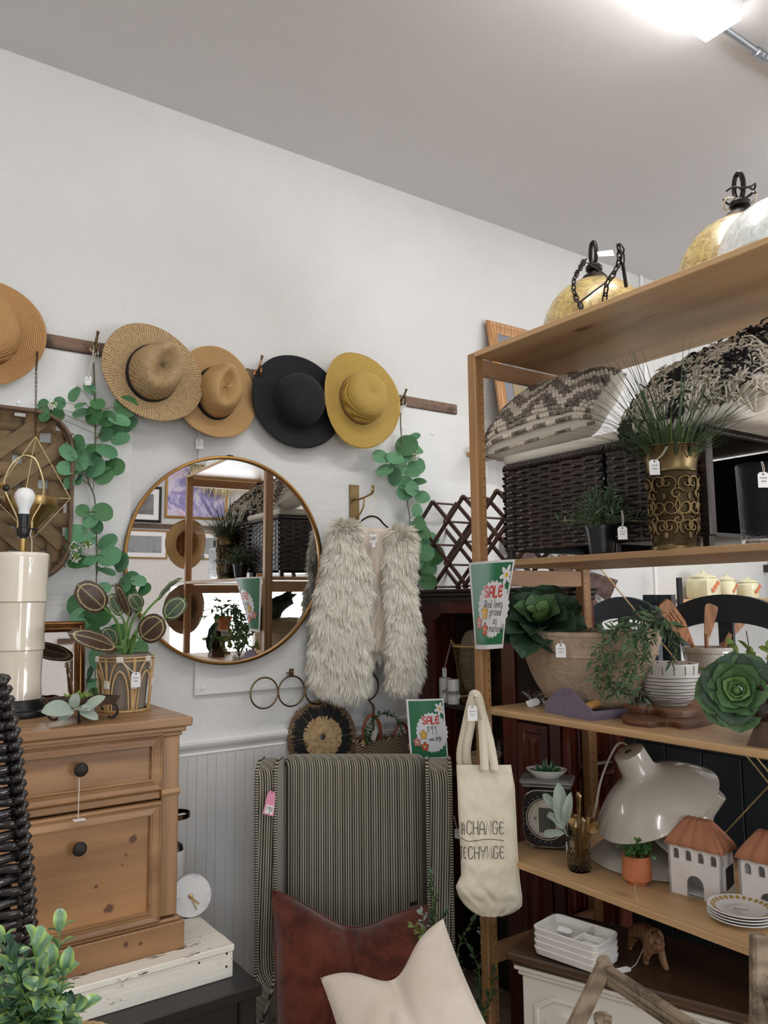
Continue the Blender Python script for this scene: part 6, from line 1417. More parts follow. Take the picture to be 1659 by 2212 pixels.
def on_v(a, k, e=.002): r = vr(k)+e; return V3(vx+r*math.cos(a), vy+r*math.sin(a), S2+HV*k)
def scroll(a0, k0, r, turns, a_st, sx=1, w_=.0032):
    pts = []; 
    for q in np.linspace(0, 1, 26):
        th = a_st+turns*2*PI*q*sx; rr_ = r*(1-q*.85); pts.append(on_v(a0+rr_*math.cos(th)/vr(k0), k0+rr_*math.sin(th)/HV, .0022))
    return pts
for i in range(6):
    a0 = 2*PI*i/6+.25
    for (da, k0, r, tn, st, sx) in ((.16, .63, .024, 1.3, -1.4, 1), (-.16, .63, .024, 1.3, PI+1.4, -1), (.24, .40, .026, 1.4, 1.3, -1), (-.24, .40, .026, 1.4, PI-1.3, 1), (.15, .21, .022, 1.4, -1.2, 1), (-.15, .21, .022, 1.4, PI+1.2, -1), (.5, .52, .017, 1.2, .3, 1), (.5, .28, .016, 1.2, 2, -1)):
        part('scroll', MB().tube(scroll(a0+da, k0, r, tn, st, sx), np.r_[np.linspace(.0026, .0046, 10), np.linspace(.0046, .0026, 16)], 6), M['vbrass'], vs_, 'all')
    for k0, s_ in ((.655, 1.0), (.50, .8), (.36, .8), (.13, .9)):
        c = on_v(a0, k0, .001); nrm_ = nz(V3(math.cos(a0), math.sin(a0), 0)); part('leaf_motif', MB().sphere((0, 0, 0), .009*s_, 8, 6, frame(c, nrm_, (0, 0, 1)), (1.6, .7, .35)), M['vbrass'], vs_, 'all')
price_tag(vs_, on_v(math.atan2(-.75, -.66)-.35, .97, .002), P(1413, 993, 'x', X2-.075), .027, .040)
# grass
g = MB(); gb_ = MB(); R_ = np.random.default_rng(12); gt = V3(vx, vy, zv-.02)
for i in range(430):
    a = R_.uniform(0, 2*PI); rr_ = rT*.75*math.sqrt(R_.random()); b = gt+V3(rr_*math.cos(a), rr_*math.sin(a), -.02); sp_ = R_.beta(1.4, 1.5)*1.6; L = R_.uniform(.18, .35)
    short = i % 4 == 0
    if short: L *= .45; sp_ *= .5
    d = nz(V3(math.cos(a)*sp_, math.sin(a)*sp_, 1)); pts = []; p = b.copy(); dd = d.copy(); n = 6; curl = R_.uniform(.05, .45)*(.3+sp_)
    for k in range(n+1): pts.append(p.copy()); p = p+dd*L/n; dd = nz(dd+V3(math.cos(a), math.sin(a), -.55)*curl*.55)
    w_ = R_.uniform(.0015, .0025); sd = nz(V3(-math.sin(a+R_.normal()*.5), math.cos(a+R_.normal()*.5), 0)); V = []
    for k, q in enumerate(pts[:-1]): ww = w_*(1-.75*k/n); V += [q-sd*ww, q+sd*ww]
    V.append(pts[-1]); F = [(2*k, 2*k+1, 2*k+3, 2*k+2) for k in range(n-1)]+[(2*n-2, 2*n-1, 2*n)]; (gb_ if short else g).add(V, F)
part('grass_blades', g, M['grass'], vs_, 'all', kind='stuff'); part('short_bright_blades', gb_, M['grassb'], vs_, 'all', kind='stuff')
bg = P(1632, 1080, 'x', X2); 
bgl = thing('bubble_glass', 'clear seeded glass cylinder vase with a price tag at the right edge', 'vase', (X2+.01, bg[1], S2)); rb2 = m_of(42, bg); hb2 = P(1632, 997, 'x', X2-.04)[2]-S2
M['seeded'] = mat('seeded_glass', (246, 250, 252), .05, Transmission_Weight=1.0, IOR=1.12, bump=.7, bs=120, bd=.003)
part('glass', MB().lathe([(0, 0), (rb2*.86, 0), (rb2*.88, .004), (rb2, hb2), (rb2-.004, hb2), (rb2*.88-.004, .012), (0, .012)], 40, TM((X2+.01, bg[1], S2))), M['seeded'], bgl)
price_tag(bgl, P(1644, 997, 'x', X2-.04), P(1648, 1020, 'x', X2-.055), .026, .036)

# --- SALE sign wrapped round the shelf post
TL_, TR_, BR_, BL_ = P(1012, 1216, 'x', 1.745), P(1113, 1208, 'x', 1.70), P(1078, 1400, 'x', 1.745), P(1027, 1402, 'x', 1.745)
cam_n = nz(V3(-.7, -.7, 0))
def mps(x, y, off):
    u, v = x/8.5, 1-y/11; p = (TL_*(1-u)+TR_*u)*(1-v)+(BL_*(1-u)+BR_*u)*v
    bow = .030*math.sin(u*PI)*(1-.2*v) + .02*u*v; nrm_ = nz(cam_n)
    k = max(0, u+v*.9-1.15); p = p+V3(.5, .1, 0)*k*k*.08
    return p+nrm_*(bow+off)
sg_ = sale_sign('sale_sign', 'green SALE sign with handwriting taped to the front shelf post', mps(4.2, 0, 0), mps, 0, 0, 1, 18, 24)

# --- third board
def PZ(px, py, z=None): return P(px, py, 'z', S3 if z is None else z)
bx0, by0 = 1.975, P(1250, 1420, 'x', 1.95)[1]-.005
t = NT('papier_mache'); v = t.coord(); n1 = t.noise(v, 14, 6, .7, .8); n2 = t.noise(v, 60, 4, .6)
M['dough'] = t.fin(t.ramp(n1, [(.3, (166, 142, 120)), (.7, (196, 174, 150))]), .9, t.bump(n2, .5, .005, t.bump(n1, .8, .02)))
zrim = P(1250, 1372, 'x', 1.84)[2]
pl = thing('dough_bowl', 'large rough pinkish-beige papier-mache bowl planter on the third board', 'bowl', (bx0, by0, S3)); A_, B_, Hb = .268, .135, zrim-S3-.004
def bw(u, v, inn=0):
    a = u*2*PI; k = v; f = (k**.45) if k > 0 else 0; fx = .32+.68*f; cs, sn = math.cos(a), math.sin(a)
    r_ = 1+.03*nn(cs*2+3, sn*2, k*2)+.015*nn(cs*6, sn*6, k*7); e = -.016 if inn else 0
    tipl = 1+.04*max(0, abs(sn)-.8)*5*k
    return V3(bx0+(B_*fx*r_+e)*cs, by0+(A_*fx*r_*tipl+e)*sn, S3+.002+Hb*k*(1+.04*nn(cs*1.5, sn*1.5, 7))+(.012 if inn else 0)*(1-k)+.03*max(0, abs(sn)-.75)*k-.02*(cs < 0)*abs(cs)*k*0)
g = MB(); g.grid(lambda u, v: bw(u, v), 64, 16, cu=True); g.f.append(tuple(range(64))[::-1]); part('shell', g, M['dough'], pl, 'all')
g = MB(); g.grid(lambda u, v: bw(u, 1-v*.9, 1), 64, 12, cu=True); g.f.append(tuple(range(64*11, 64*12))); part('inside', g, M['dough'], pl, 'all')
part('rolled_rim', MB().tube([(bw(u, 1)+bw(u, 1, 1))/2 for u in np.linspace(0, 1, 60, endpoint=False)], .0105, 8, closed=True), M['dough'], pl, 'all')
g = MB(); g.tube([bw(u, .74)+V3(-.003*math.cos(u*2*PI), 0, .004*math.sin(u*9)) for u in np.linspace(0, 1, 60, endpoint=False)], .006, 6, closed=True); part('paper_ridge', g, M['dough'], pl, 'all')
price_tag(pl, P(1212, 1383, 'x', 1.83), P(1211, 1390, 'x', 1.815), .030, .042, n=(-.8, -.6, 0))
def petal_mesh(name, m, w=.42, cup=.25):
    return leafgrid(name, m, lambda v: max(.015, w*max(0, math.sin(PI*min(1, .06+.94*v**1.35)))**.62), cup, .10, 7, 9)
def gradleaf(name, cin, cout):
    t = NT(name); v = t.coord(); return t.fin(t.ramp(t.math('ADD', t.noise(v, 6), 0), [(.3, cin), (.7, cout)]), .45)
M['succ_o'] = leafmat('succulent_dark_petal', (42, 64, 46), (60, 88, 60), .5); M['succ_i'] = leafmat('succulent_light_petal', (98, 134, 78), (128, 162, 98), .5); M['succ_m'] = leafmat('succulent_mid_petal', (62, 94, 58), (86, 120, 72), .5)
PT = [petal_mesh('petal', M['succ_o']), petal_mesh('petal', M['succ_m']), petal_mesh('petal', M['succ_i'])]
def succulent(name, label, c, ax, R, loc=None, seed=0, rings=None, wsc=1.0, grp='large artificial succulents'):
    o = thing(name, label, 'plant', loc if loc is not None else c, grp); R_ = np.random.default_rng(seed); F0 = frame(c, ax)
    for (n, r, el, k, b0) in (rings or ((8, 1.0, .10, 0, .0), (7, .92, .35, 0, .01), (6, .78, .62, 0, .02), (5, .62, .88, 1, .03), (3, .46, 1.15, 2, .045), (2, .30, 1.35, 2, .055))):
        for i in range(n):
            a = 2*PI*(i+.5*(r < .95))/n+R_.uniform(-.15, .15)+r*3; e = el+R_.uniform(-.08, .08); d = V3(math.cos(a)*math.cos(e), math.sin(a)*math.cos(e), math.sin(e)); n_ = V3(-math.cos(a)*math.sin(e), -math.sin(a)*math.sin(e), math.cos(e))
            b = V3(math.cos(a)*.012, math.sin(a)*.012, b0*R*4)
            d2, n2 = F0[:3, :3] @ d, F0[:3, :3] @ n_; p = F0[:3, :3] @ b+F0[:3, 3]; T = dirframe(p, d2, n2, R*r*R_.uniform(.9, 1.08)); T[:3, 0] *= wsc; inst('petal', PT[k], o, T)
    return o, F0
sc1 = P(1168, 1352, 'x', 1.90); su1, F1 = succulent('faux_succulent', 'large dark green artificial succulent resting on the left end of the dough bowl', sc1, (-.55, -.45, .80), m_of(98, sc1), V3(sc1[0], sc1[1], sc1[2]-.03), 2)
part('stub', MB().tube([sc1, sc1-V3(-.02, 0, .06)], .008, 8), M['gstem'], su1)
# glass candle holder
gc_ = PZ(1139, 1519); gcx, gcy = gc_[0]-.005, min(gc_[1], 1.90); ch_ = thing('candle_holder', 'small scalloped clear glass candle holder at the corner of the third board', 'candle holder', (gcx, gcy, S3)); rg = m_of(31, gc_)
part('glass', MB().lathe([(0, 0), (rg*.55, 0), (rg*.6, .006), (rg*.42, .014), (rg*.55, .022), (rg*1.0, .034), (rg*1.02, .037), (rg*.9, .037), (rg*.45, .026), (rg*.4, .018), (0, .014)], 40, TM((gcx, gcy, S3)), fn=lambda q, a: (q[0]*(1+.06*math.cos(a*10)*(q[2] > .02)), q[1]*(1+.06*math.cos(a*10)*(q[2] > .02)), q[2]+(.003*math.cos(a*10) if q[2] > .03 else 0))), M['glass'], ch_)
tg_ = part('price_tag', MB().prism([(-.022, -.012), (.016, -.012), (.022, -.004), (.022, .004), (.016, .012), (-.022, .012)], 0, .0007, frame(PZ(1152, 1518, S3+.012), (-.5, -.75, .5), (.85, -.45, .3))), M['paper'], ch_, False)
# purple tool caddy
M['purple'] = mat('dusty_purple_paint', (112, 100, 120), .7, (122, 110, 130), 8, bump=.15)
A, B, C = PZ(1177, 1539), PZ(1278, 1558), PZ(1344, 1551); ex = nz((B-A)*V3(1, 1, 0)); wG = np.linalg.norm(B-A); ey = V3(-ex[1], ex[0], 0)
if np.dot(ey, C-B) < 0: ey = -ey
LC = .26; TC = np.eye(4); TC[:3, 0] = ex; TC[:3, 1] = ey; TC[:3, 2] = np.cross(ex, ey); TC[:3, 3] = A
cad = thing('tool_caddy', 'dusty purple wooden tool caddy with gabled ends holding a pestle', 'caddy', A+ex*wG/2+ey*LC/2)
hz_ = P(1177, 1517, 'x', A[0])[2]-S3; za = P(1222, 1488, 'x', (A+B)[0]/2)[2]-S3
flip = 1 if np.linalg.det(TC[:3, :3]) > 0 else -1
TE = TC @ np.array([[1, 0, 0, 0], [0, 0, 1, 0], [0, 1, 0, 0], [0, 0, 0, 1.]])
for y0 in (0, LC-.008): part('gable_end', MB().prism([(0, .0), (wG, .0), (wG, hz_*.9), (wG*.56, za), (wG*.36, za), (0, hz_)], y0, y0+.008, TE), M['purple'], cad, False)
part('side', MB().b2((0, .009, 0), (.007, LC-.009, hz_*.9), 0, TC), M['purple'], cad, False); part('side', MB().b2((wG-.007, .009, 0), (wG, LC-.009, hz_*.85), 0, TC), M['purple'], cad, False)
part('bottom', MB().b2((.008, .009, .0), (wG-.008, LC-.009, .006), 0, TC), M['purple'], cad, False)
for x, z in ((wG*.42, za*.35), (wG*.45, za*.78)): part('screw_hole', MB().lathe([(0, 0), (.002, 0), (.002, .001), (0, .001)], 8, TC @ frame((x, -.0004, z), (0, -1, 0))), M['ink'], cad, False)
M['honey'] = wood('honey_turned_wood', (184, 130, 68), (216, 166, 98), 0, .3, 12, rings=False)
ps = thing('pestle', 'turned honey-coloured wooden pestle lying in the purple caddy', 'pestle', A+ex*wG*.5+ey*.15+V3(0, 0, .0065)); 
p0 = (TC @ np.array([wG*.72, .030, .030, 1]))[:3]; p1 = (TC @ np.array([wG*.40, .21, .040, 1]))[:3]; d = p1-p0
part('pestle_body', MB().tube([p0, p0+d*.02, p0+d*.3, p0+d*.52, p0+d*.56, p0+d*.62, p0+d*.78, p0+d*.95, p0+d], [.004, .011, .013, .012, .018, .024, .027, .022, .006], 16), M['honey'], ps, 'all')
# cutting boards
M['acacia'] = wood('acacia_board', (64, 36, 24), (120, 78, 50), 1, .4, 16)
def board(label, pts, z, th, m):
    q = catmull([PZ(x, y, z)[:2] for x, y in pts], 5, True); return solo('cutting_board', MB().prism([tuple(a) for a in q], z, z+th), m, label, 'cutting board', 'stacked cutting boards', False)
board('dark wavy-edged wooden cutting board, lower of the two', [(1345, 1562), (1400, 1572), (1445, 1570), (1480, 1576), (1535, 1566), (1560, 1548), (1530, 1534), (1440, 1532), (1370, 1540)], S3, .016, M['acacia'])
board('lighter wavy-edged wooden cutting board under the patterned bowls', [(1339, 1532), (1380, 1540), (1412, 1541), (1440, 1550), (1500, 1548), (1540, 1536), (1530, 1518), (1440, 1512), (1370, 1516)], S3+.0165, .018, wood('acacia_light', (84, 52, 34), (150, 104, 70), 1, .4, 16))
zb0 = S3+.0345; bc_ = PZ(1451, 1522, zb0); rB_ = m_of(62, bc_)
def bowlp(r, h, rb): return [(0, 0), (rb, 0), (rb*1.02, .003)]+[(rb+(r-rb)*math.sin(k*PI/2)**.9, .003+(h-.003)*(1-math.cos(k*PI/2))**.85) for k in np.linspace(.12, 1, 10)]+[(r-.003, h)]+[(rb+(r-rb)*math.sin(k*PI/2)**.9-.004, .006+(h-.004)*(1-math.cos(k*PI/2))**.85) for k in np.linspace(.97, .12, 10)]+[(0, .006)]
h1b = m_of(66, bc_)
bcx, bcy = bc_[0]+.01, bc_[1]+.01
for k, (z_, lab) in enumerate(((zb0, 'white bowl with thin black rings, lower of the stacked bowls'), (zb0+h1b*.34, 'white bowl with black strokes outside and dots inside, on top of the stack'))):
    o = thing('bowl', lab, 'bowl', (bcx, bcy, z_), 'stacked patterned bowls'); part('body', MB().lathe(bowlp(rB_*(1.0 if k == 0 else .985), h1b if k == 0 else h1b*1.0, rB_*.55), 48, TM((bcx, bcy, z_))), M['white_cer'], o)
    rr_ = lambda kk: (rB_*(1.0 if k == 0 else .985)-rB_*.55)*math.sin(kk*PI/2)**.9+rB_*.55; zz = lambda kk: .003+(h1b-.003)*(1-math.cos(kk*PI/2))**.85
    if k == 0:
        for kk in np.linspace(.22, .92, 9): part('painted_ring', MB().tube([V3(bcx+(rr_(kk)+.0004)*math.cos(a), bcy+(rr_(kk)+.0004)*math.sin(a), z_+zz(kk)+.0008*math.sin(a*5+kk*40)) for a in np.linspace(0, 2*PI, 60, endpoint=False)], .0009, 5, closed=True), M['ink'], o)
    else:
        for i in range(16):
            a = 2*PI*i/16; part('painted_stroke', MB().tube([V3(bcx+(rr_(kk)+.0003)*math.cos(a), bcy+(rr_(kk)+.0003)*math.sin(a), z_+zz(kk)) for kk in (.62, .75, .88, .96)], .0010, 5), M['ink'], o)
        for i in range(20):
            a = 2*PI*i/20+.1; kk = .93 if i % 2 else .84; q = V3(bcx+(rr_(kk)-.0045)*math.cos(a), bcy+(rr_(kk)-.0045)*math.sin(a), z_+zz(kk)+.003); part('painted_dot', MB().sphere(q, .0024, 8, 6, None, (1, 1, .8)), M['ink'], o)
# crock and utensils
kc = PZ(1530, 1512); kx, ky = kc[0]+.03, kc[1]+.012
ckc = P(1534, 1450, 'y', ky); kx = ckc[0]; rc3 = m_of(56, ckc); zct = P(1534, 1397, 'y', ky)[2]; HC3 = zct-S3
M['crockm'] = mat('putty_glazed_stoneware', (198, 192, 182), .2, (206, 200, 190), 6, Coat_Weight=.4)
ck = thing('utensil_crock', 'putty-coloured stoneware crock full of wooden spatulas', 'crock', (kx, ky, S3))
part('body', MB().lathe([(0, 0), (rc3*.86, 0), (rc3*.88, .004), (rc3*.90, HC3-.022), (rc3*.99, HC3-.018), (rc3*1.0, HC3-.004), (rc3*.97, HC3), (rc3*.90, HC3), (rc3*.86, HC3-.02), (rc3*.82, .008), (0, .008)], 44, TM((kx, ky, S3))), M['crockm'], ck)
M['spat'] = wood('cherry_spatula', (140, 92, 58), (178, 124, 84), 2, .5, 14)
def utensil(label, base, neck, tip, bw_, tw, kind, nrm_=(-.5, -.85, .1), tt=.006):
    b, n_, t_ = [np.array(q) for q in (base, neck, tip)]; o = thing('spatula', label, 'spatula', b, 'wooden utensils in the crock'); ax = nz(t_-n_); T = dirframe(n_, ax, nrm_); L = np.linalg.norm(t_-n_)
    part('handle', MB().tube([b, b*.5+n_*.5, n_, n_+ax*L*.12], [.006, .0065, .0075, .008], 8), M['spat'], o)
    if kind == 'turner':
        poly = [(-.007, 0), (-bw_*.5, L*.28), (-tw*.5, L*.92), (-tw*.30, L), (tw*.34, L*.97), (tw*.5, L*.86), (bw_*.5, L*.26), (.007, 0)]
        # three slots: the blade is built round them
        cols = [-tw*.5, -tw*.24, -tw*.18, -tw*.03, tw*.03, tw*.18, tw*.24, tw*.5]
        g = MB(); g.prism([(-.007, 0), (-bw_*.46, L*.26), (-tw*.47, L*.40), (tw*.47, L*.40), (bw_*.46, L*.26), (.007, 0)], -tt/2, tt/2, T); g.prism([(-tw*.495, L*.76), (-tw*.5, L*.92), (-tw*.30, L), (tw*.34, L*.97), (tw*.5, L*.86), (tw*.495, L*.76)], -tt/2, tt/2, T)
        for a, c in ((cols[0]*.97, cols[1]), (cols[2], cols[3]), (cols[4], cols[5]), (cols[6], cols[7]*.97)): g.prism([(a, L*.40), (a, L*.76), (c, L*.76), (c, L*.40)], -tt/2, tt/2, T)
        part('slotted_blade', g, M['spat'], o, False)
    else:
        poly = [(-.006, 0), (-bw_*.42, L*.3), (-tw*.5, L*.78), (-tw*.44, L*.95), (-tw*.2, L), (tw*.3, L*.99), (tw*.5, L*.9), (bw_*.46, L*.3), (.006, 0)]
        g = MB(); g.prism([tuple(q) for q in catmull(poly, 3, True)], -tt/2, tt/2, T); part('blade', g, M['spat'], o, .6)
cb0 = V3(kx, ky, S3+.012)
def PU(px, py, y): return P(px, py, 'y', y)
utensil('slotted wooden turner leaning to the left in the crock', cb0+V3(.02, -.01, 0), PU(1494, 1390, ky+.018), PU(1430, 1300, ky+.0), .045, .058, 'turner')
utensil('plain wooden spatula standing in the middle of the crock', cb0+V3(0, .01, 0), PU(1526, 1380, ky), PU(1538, 1306, ky+.005), .032, .046, 'flat')
utensil('wooden spatula leaning right, the nearer of two', cb0+V3(-.02, -.01, 0), PU(1570, 1382, ky-.02), PU(1637, 1297, ky-.05), .030, .036, 'flat', (-.2, -.95, .4))
utensil('wooden spoon seen edge-on behind the rightmost spatula', cb0+V3(-.02, .015, 0), PU(1562, 1388, ky+.01), PU(1614, 1302, ky+.01), .016, .020, 'flat', (-.9, -.3, .4))
# draping leaf vine from the dough bowl over the caddy
vn_ = thing('leaf_vine', 'draping vine of narrow green leaves spilling over the bowl and the purple caddy', 'foliage', PZ(1360, 1510, S3))
gl = MB(); xq = 1.83
strands = [[(1440, 1325), (1400, 1320), (1350, 1345), (1310, 1390), (1292, 1440), (1300, 1490)], [(1430, 1330), (1390, 1345), (1370, 1400), (1355, 1450), (1345, 1490), (1372, 1510)], [(1420, 1335), (1380, 1370), (1330, 1420), (1310, 1460), (1330, 1500)], [(1400, 1330), (1420, 1350), (1450, 1380), (1460, 1410), (1450, 1430)],
    [(1390, 1335), (1340, 1375), (1290, 1400), (1275, 1430)], [(1400, 1350), (1390, 1400), (1395, 1450), (1360, 1480)], [(1300, 1460), (1340, 1485), (1380, 1495), (1395, 1512)], [(1430, 1330), (1460, 1360), (1475, 1395)], [(1300, 1410), (1320, 1440), (1360, 1440), (1390, 1420)], [(1350, 1350), (1320, 1360), (1290, 1358)],
    [(1440, 1330), (1410, 1380), (1380, 1430), (1330, 1470)], [(1410, 1325), (1370, 1330), (1330, 1340)], [(1330, 1400), (1300, 1440), (1282, 1470), (1290, 1490)], [(1380, 1440), (1350, 1470), (1320, 1500)]]
for i, s_ in enumerate(strands):
    pts = [P(x, y, 'x', 1.835-.012*math.sin(k*1.1+i)-.004*(i % 3)) for k, (x, y) in enumerate(s_)]; pts = [V3(q[0], q[1], max(q[2], S3+.02)) for q in pts]
    sprig(vn_, pts, None, .040, .014, M['stem'], seed=40+i, droop=.35, r0=.0014, stuff=gl, lw=.17, pair=2)
part('leaves', gl, M['vine'], vn_, 'all', kind='stuff')
# second succulent, lime foliage, dark wooden figure
sc2 = P(1592, 1492, 'x', 1.80); RS = m_of(76, sc2); su2, _ = succulent('faux_succulent', 'large green artificial succulent with rounded petals facing out beside the crock', sc2, (-.93, -.55, .25), RS, V3(sc2[0], sc2[1], S3), 7, wsc=1.35,
    rings=((8, .98, .02, 1, 0), (7, .90, .28, 0, .006), (6, .74, .52, 1, .012), (5, .60, .80, 1, .02), (4, .48, 1.08, 2, .024), (3, .34, 1.3, 2, .026)))
part('core', MB().sphere(sc2, RS*.13, 10, 8), M['succ_i'], su2); part('stub', MB().tube([sc2, sc2+V3(.05, .02, -.02)], .01, 8), M['gstem'], su2)
lm = thing('lime_foliage', 'bright lime green leafy bush behind the round-petalled succulent', 'plant', V3(1.95, P(1640, 1420, 'x', 1.95)[1], S3)); gl = MB(); gs = MB(); cL = V3(1.95, P(1640, 1420, 'x', 1.95)[1], S3); R_ = np.random.default_rng(8)
for i in range(24):
    a = R_.uniform(0, 2*PI); el = R_.uniform(.35, 1.4); L = R_.uniform(.17, .27); d = V3(math.cos(a)*math.cos(el)*.6, math.sin(a)*math.cos(el)*.6, math.sin(el)); e = cL+d*L; gs.tube([cL+d*.01, e], .0016, 4)
    for k in range(8): T = dirframe(cL+d*L*R_.uniform(.55, 1), nz(d+R_.normal(size=3)*.8), R_.normal(size=3)+V3(0, 0, 1), R_.uniform(.024, .038)); inst('leaf', SL['lime'], lm, T)
part('stems', gs, M['stem'], lm, 'all', kind='stuff')
fgx = P(1650, 1560, 'x', 1.83); fy = fgx[1]; fo = thing('carved_figure', 'dark polished carved wooden figure on a block base at the right edge', 'figure', (1.83, fy-.01, S3)); M['ebony'] = mat('polished_ebony', (40, 28, 26), .15, (58, 38, 32), 12)
h_ = P(1650, 1462, 'x', 1.83)[2]-S3; fy2 = fy-.012
part('base', MB().add([(1.79, fy2-.05, S3), (1.87, fy2-.05, S3), (1.87, fy2+.035, S3), (1.79, fy2+.035, S3), (1.80, fy2-.04, S3+h_*.34), (1.86, fy2-.04, S3+h_*.40), (1.86, fy2+.012, S3+h_*.46), (1.80, fy2+.012, S3+h_*.38)], [(3, 2, 1, 0), (4, 5, 6, 7), (0, 1, 5, 4), (1, 2, 6, 5), (2, 3, 7, 6), (3, 0, 4, 7)]), wood('rough_figure_base', (70, 50, 42), (98, 74, 62), 0, .7, 12), fo, False)
part('figure', MB().tube(catmull([V3(1.83, fy2-.01, S3+h_*.36), V3(1.825, fy2+.004, S3+h_*.48), V3(1.82, fy2+.012, S3+h_*.62), V3(1.83, fy2+.012, S3+h_*.78), V3(1.83, fy2+.005, S3+h_*.9), V3(1.83, fy2, S3+h_)], 4), list(np.interp(np.linspace(0, 1, 21), [0, .2, .4, .55, .75, .9, 1], [.016, .034, .030, .022, .030, .024, .006])), 14), M['ebony'], fo, 'all')
# ------------------------------------------------------------------ fourth board
# kitchen scale
kb = P(1175, 1845, 'z', S4); sx_, sy_ = kb[0]+.05, kb[1]+.03; kn = nz((-.80, -.62, 0)); kr = np.cross((0, 0, 1), kn)
TS = np.eye(4); TS[:3, 0] = kr; TS[:3, 1] = (0, 0, 1); TS[:3, 2] = kn; TS[:3, 3] = (sx_, sy_, S4)
ks = thing('kitchen_scale', 'vintage kitchen scale with a round dial and flat steel platform', 'scale', (sx_, sy_, S4))
M['dull'] = mat('dull_grey_enamel', (150, 152, 150), .35, (168, 170, 168), 8, Metallic=.6)
def rr2(w_, h0, h1, r, n=6):
    out = []
    for (x, y, a0) in ((w_-r, h1-r, 0), (-w_+r, h1-r, PI/2), (-w_+r, h0+r, PI), (w_-r, h0+r, 1.5*PI)):
        for i in range(n+1): a = a0+PI/2*i/n; out.append((x+r*math.cos(a), y+r*math.sin(a)))
    return out
mh = m_of(124, kb)+.0; wS = m_of(51, kb)
g = MB(); g.prism(rr2(wS, .008, mh*1.02, wS*.6), -.10, .012, TS); o_ = part('housing', g, M['black'], ks, .6)
part('chrome_trim', MB().tube([(TS @ np.array([x, y, .013, 1]))[:3] for x, y in rr2(wS-.001, .009, mh*1.02-.001, wS*.6)], .0028, 6, closed=True), M['chrome'], ks)
dcy = mh*.53; rd = wS*.80
dl = part('dial', MB().lathe([(0, .014), (rd, .014), (rd, .0125), (0, .0125)], 48, TS @ TM((0, dcy, 0))), mat('cream_dial', (206, 202, 190), .4), ks, False)
part('bezel', MB().tube([(TS @ np.array([rd*1.08*math.cos(a), dcy+rd*1.08*math.sin(a), .0145, 1]))[:3] for a in np.linspace(0, 2*PI, 48, endpoint=False)], .0022, 6, closed=True), M['chrome'], ks)
g = MB()
for i in range(60): a = 2*PI*i/60; L = .006 if i % 5 else .010; g.box((0, 0, 0), (.0011, L, .0006), 0, TS @ TM((rd*.9*math.cos(a), dcy+rd*.9*math.sin(a), .0146), (0, 0, a-PI/2)))
part('graduations', g, M['ink'], dl, False, kind='stuff')
for i in range(14): a = PI*.55+PI*1.0*i/13; part('bead', MB().sphere((TS @ np.array([wS*.97*math.cos(a), dcy+wS*.98*math.sin(a), .0135, 1]))[:3], .0024, 6, 5), M['dull'], ks)
g = MB(); 
for i in range(10): g.box((-.022+i*.0052, dcy-.004, .0158), (.0034, rd*1.28, .0016), 0, TS)
part('dark_louvre_panel', g, M['black'], ks, False, kind='stuff')
g = MB(); write(g, lambda x, y, o_: (TS @ np.array([x, y, .015+o_, 1]))[:3], ['1', '8'], -.036, dcy-.004, .009, .0016, .0002, .2); part('numerals', g, M['ink'], dl, False)
zp_ = P(1178, 1690, 'x', sx_)[2]-S4
part('column', MB().box((0, mh*1.0+(zp_-mh)/2, -.045), (wS*1.0, zp_-mh+.01, .05), .004, TS), M['dull'], ks, False)
part('platform', MB().box((0, zp_, -.045), (wS*2.3, .016, .115), .005, TS).box((0, zp_-.012, -.045), (wS*2.1, .010, .10), .003, TS), M['dull'], ks, False)
for x in (-wS*.7, wS*.7): part('foot', MB().lathe([(0, 0), (.010, 0), (.012, .004), (.008, .010), (0, .010)], 16, TS @ frame((x, 0, -.01), (0, 1, 0))), M['dull'], ks)
price_tag(ks, (TS @ np.array([wS*.95, dcy*.5, .016, 1]))[:3], (TS @ np.array([wS*.95, dcy*.36, .017, 1]))[:3], .024, .034, n=kn)
zd = S4+zp_+.0085; dc = (TS @ np.array([-.002, zp_, -.045, 1]))[:3]; dsh = thing('ceramic_dish', 'oval white basket-weave ceramic dish on the scale platform', 'dish', (dc[0], dc[1], zd)); rD = m_of(44, dc)
TD = np.eye(4); TD[:3, 0] = kr; TD[:3, 1] = np.cross((0, 0, 1), kr); TD[:3, 2] = (0, 0, 1); TD[:3, 3] = (dc[0], dc[1], zd); TD[:3, 1] *= .8
part('dish', MB().lathe([(0, 0), (rD*.62, 0), (rD*.66, .003), (rD*.97, .022), (rD, .026), (rD*.96, .026), (rD*.62, .006), (0, .006)], 48, TD, fn=lambda q, a: (q[0]*(1+.012*math.cos(a*24)), q[1]*(1+.012*math.cos(a*24)), q[2])), M['white_cer'], dsh)
M['cerg'] = mat('glazed_green_ceramic', (40, 84, 52), .15, (58, 108, 66), 20, Coat_Weight=.6)
cs2 = thing('ceramic_succulent', 'glossy dark green ceramic succulent with pointed leaves in the white dish', 'plant', (dc[0], dc[1], zd+.006)); g = MB()
for (n, el, L, r0, off) in ((7, .55, .038, .010, .020), (6, .95, .044, .009, .012), (3, 1.3, .050, .008, .006), (1, PI/2, .056, .008, 0)):
    for i in range(n):
        a = 2*PI*i/n+el; d = V3(math.cos(a)*math.cos(el), math.sin(a)*math.cos(el), math.sin(el)); b = V3(dc[0], dc[1], zd+.0065)+V3(math.cos(a), math.sin(a), 0)*off; part('leaf', MB().tube([b, b+d*L*.35, b+d*L*.7, b+d*L], [r0*.7, r0, r0*.65, r0*.12], 8, flat=.75), M['cerg'], cs2, 'all')
